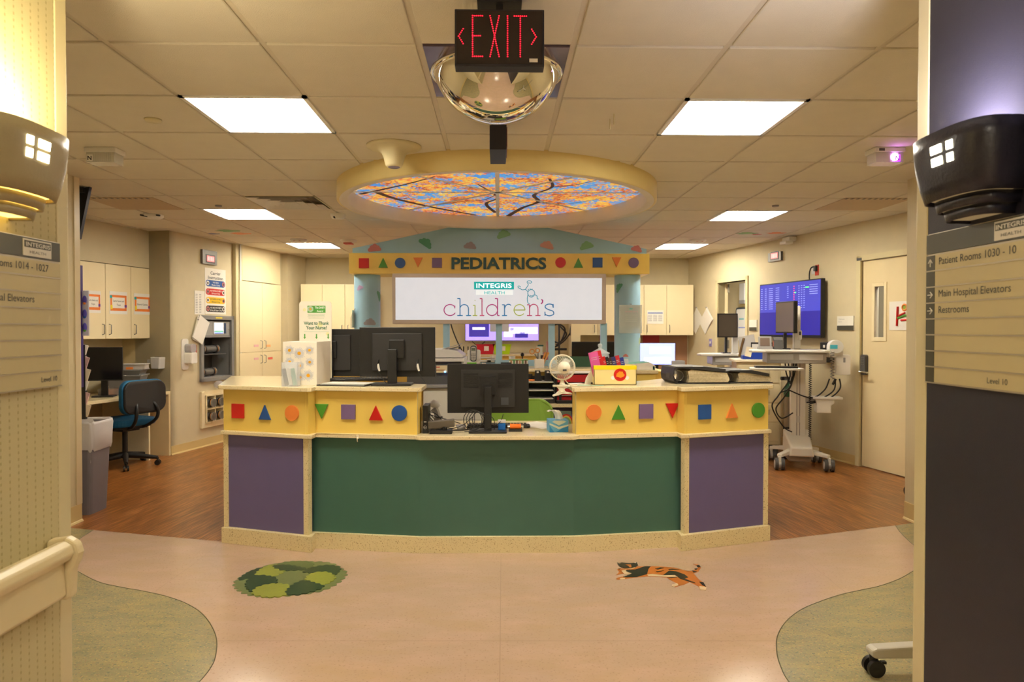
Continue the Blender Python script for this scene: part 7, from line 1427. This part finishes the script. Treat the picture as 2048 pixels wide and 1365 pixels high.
p = PY(1474, 712, 8.5); cb = cart((p.x, 8.5, 0), R(-6), 'white rolling computer cart farther back, in front of the open doorway', ztop=1.12, zmon=1.47, yaw=R(6), mon=(.25, .30), full=False)
# supply cart between, with clipboard, blue pouch, tray
pc = PY(1510, 730, 7.75); t = thing('supply_cart', 'cream drawer cart between the two computer carts', 'cart', (pc.x, 7.75, 0), R(-12)); zt2 = PY(1500, 720, 7.6).z
MB().box(-.22, .26, -.12, .3, .12, zt2-.03, M('cart cream', (222, 208, 168), .4)).build('body', t, bevel=.006); MB().box(-.25, .29, -.15, .32, zt2-.03, zt2, cream_pl).build('worktop', t, bevel=.008)
for k in range(4):
    zd_ = .16+k*.22; d = MB().box(-.2, .24, -.13, -.12, zd_, zd_+.2, M('cart cream', (222, 208, 168), .4)).build('drawer', t, bevel=.004); MB().box(-.1, .14, -.14, -.13, zd_+.08, zd_+.14, M('cart recess', (190, 176, 140), .5)).build('drawer_pull', d)
for x in (-.18, .22):
    for y in (-.08, .26): MB().cyl((x-.012, y, .05), (x+.012, y, .05), .05, dgrey).cyl((x, y, .05), (x, y, .12), .012, steel).build('caster', t)
Tc = Matrix.Translation(t.location) @ Matrix.Rotation(R(-12), 4, 'Z')
q = Tc @ Vector((.0, .05, zt2)); t3 = thing('blue_pouch', 'royal blue plastic tray of supplies on the cream drawer cart', 'tray', q, R(-12)); mb = MB(); mb.prism([(-.14, 0), (.12, 0), (.14, .06), (.1, .11), (-.02, .11), (-.08, .05), (-.14, .04)], -.08, .08, 'y', M('royal blue plastic', (34, 66, 170), .35)); mb.build('tray_body', t3, bevel=.005); MB().box(-.11, -.04, -.09, -.085, .03, .14, cream_pl, rot=(0, R(12), 0)).build('card', t3)
q = Tc @ Vector((.02, .2, zt2)); t3 = thing('clipboard', 'leaning white folder and dark clipboard behind the blue tray', 'clipboard', q, R(-12)); MB().box(-.16, .02, -.01, .0, .0, .27, lgrey, rot=(0, R(-10), 0)).build('white_folder', t3); MB().box(-.04, .2, -.03, -.02, .0, .19, black2).build('board', t3); MB().box(-.03, .19, -.032, -.03, .01, .17, paper).box(.02, .12, -.034, -.032, .05, .06, M('navy print', (50, 44, 110), .5)).build('form', t3); MB().tube([(-.17, -.03, .02), (-.15, -.03, .12), (-.12, -.03, .24)], .014, M('brown strap', (120, 90, 50), .5)).build('strap', t3)
# oxygen cylinder
po = PZ(1584, 918, 0); t = thing('oxygen_cylinder', 'steel gas cylinder with a green top behind the nearer cart', 'cylinder', (PY(1583, 0, 7.45).x, 7.45, 0)); MB().cyl((0, 0, .0), (0, 0, .72), .055, M('dull steel', (150, 146, 138), .35, metal=.7)).build('tank', t); MB().lathe([(.056, .68), (.056, .74), (.04, .80), (.02, .83), (.02, .86), (1e-4, .86)], M('cylinder green', (24, 84, 60), .4)).build('green_top', t); MB().box(-.05, .04, -.02, .02, .86, .90, dgrey).cyl((-.06, 0, .88), (-.09, 0, .88), .02, black).build('valve', t)
MB().box(-.09, .06, -.07, -.06, .33, .35, black).cyl((0, 0, 0), (0, 0, .03), .1, black).build('holder', t)
# wall access panel behind cart

# unseen fill lights added to brighten the rooms beyond the two doors
for nm, p, e in (('side_room_fill', RW.pt(ud0-.6, CEIL-.05, -.95), 45), ('store_room_fill', RW.pt(ue0+.45, CEIL-.05, -.42), 22)):
    L_ = bpy.data.lights.new(nm, 'AREA'); L_.energy = e; L_.color = LAMP_COL; L_.size = .5; o = bpy.data.objects.new(nm, L_); COL.objects.link(o); o.location = p

u, z = RW.uz(1552, 905); t = thing('access_panel', 'beige framed panel low on the wall behind the nearer cart', 'panel', RW.pt(u-.2, .12), RW.rz); MB().box(0, .34, -.012, 0, 0, .46, M('beige panel', (204, 188, 150), .5)).build('frame', t, bevel=.003); MB().box(.05, .29, -.018, -.012, .06, .26, M('beige panel inset', (194, 178, 140), .5)).box(.02, .32, -.018, -.012, .4, .42, M('beige panel inset', (194, 178, 140), .5)).build('inset', t)
t = thing('rolling_stool', 'black caster peeking out beside the right wall end', 'stool', (PY(1812, 975, 5.75).x+.27, 5.75, 0)); 
for a in (180, 60, -60): c, s_ = .26*math.cos(R(a)), .26*math.sin(R(a)); l = MB().tube([(0, 0, .1), (c, s_, .085)], .016, black).build('base_leg', t); MB().cyl((c-.012, s_, .035), (c+.012, s_, .035), .035, black).cyl((c, s_, .035), (c, s_, .085), .008, black).build('caster', l)
MB().cyl((0, 0, .08), (0, 0, .5), .022, black).build('gas_lift', t); MB().cyl((0, 0, .5), (0, 0, .57), .17, black2).build('seat', t, bevel=.02)
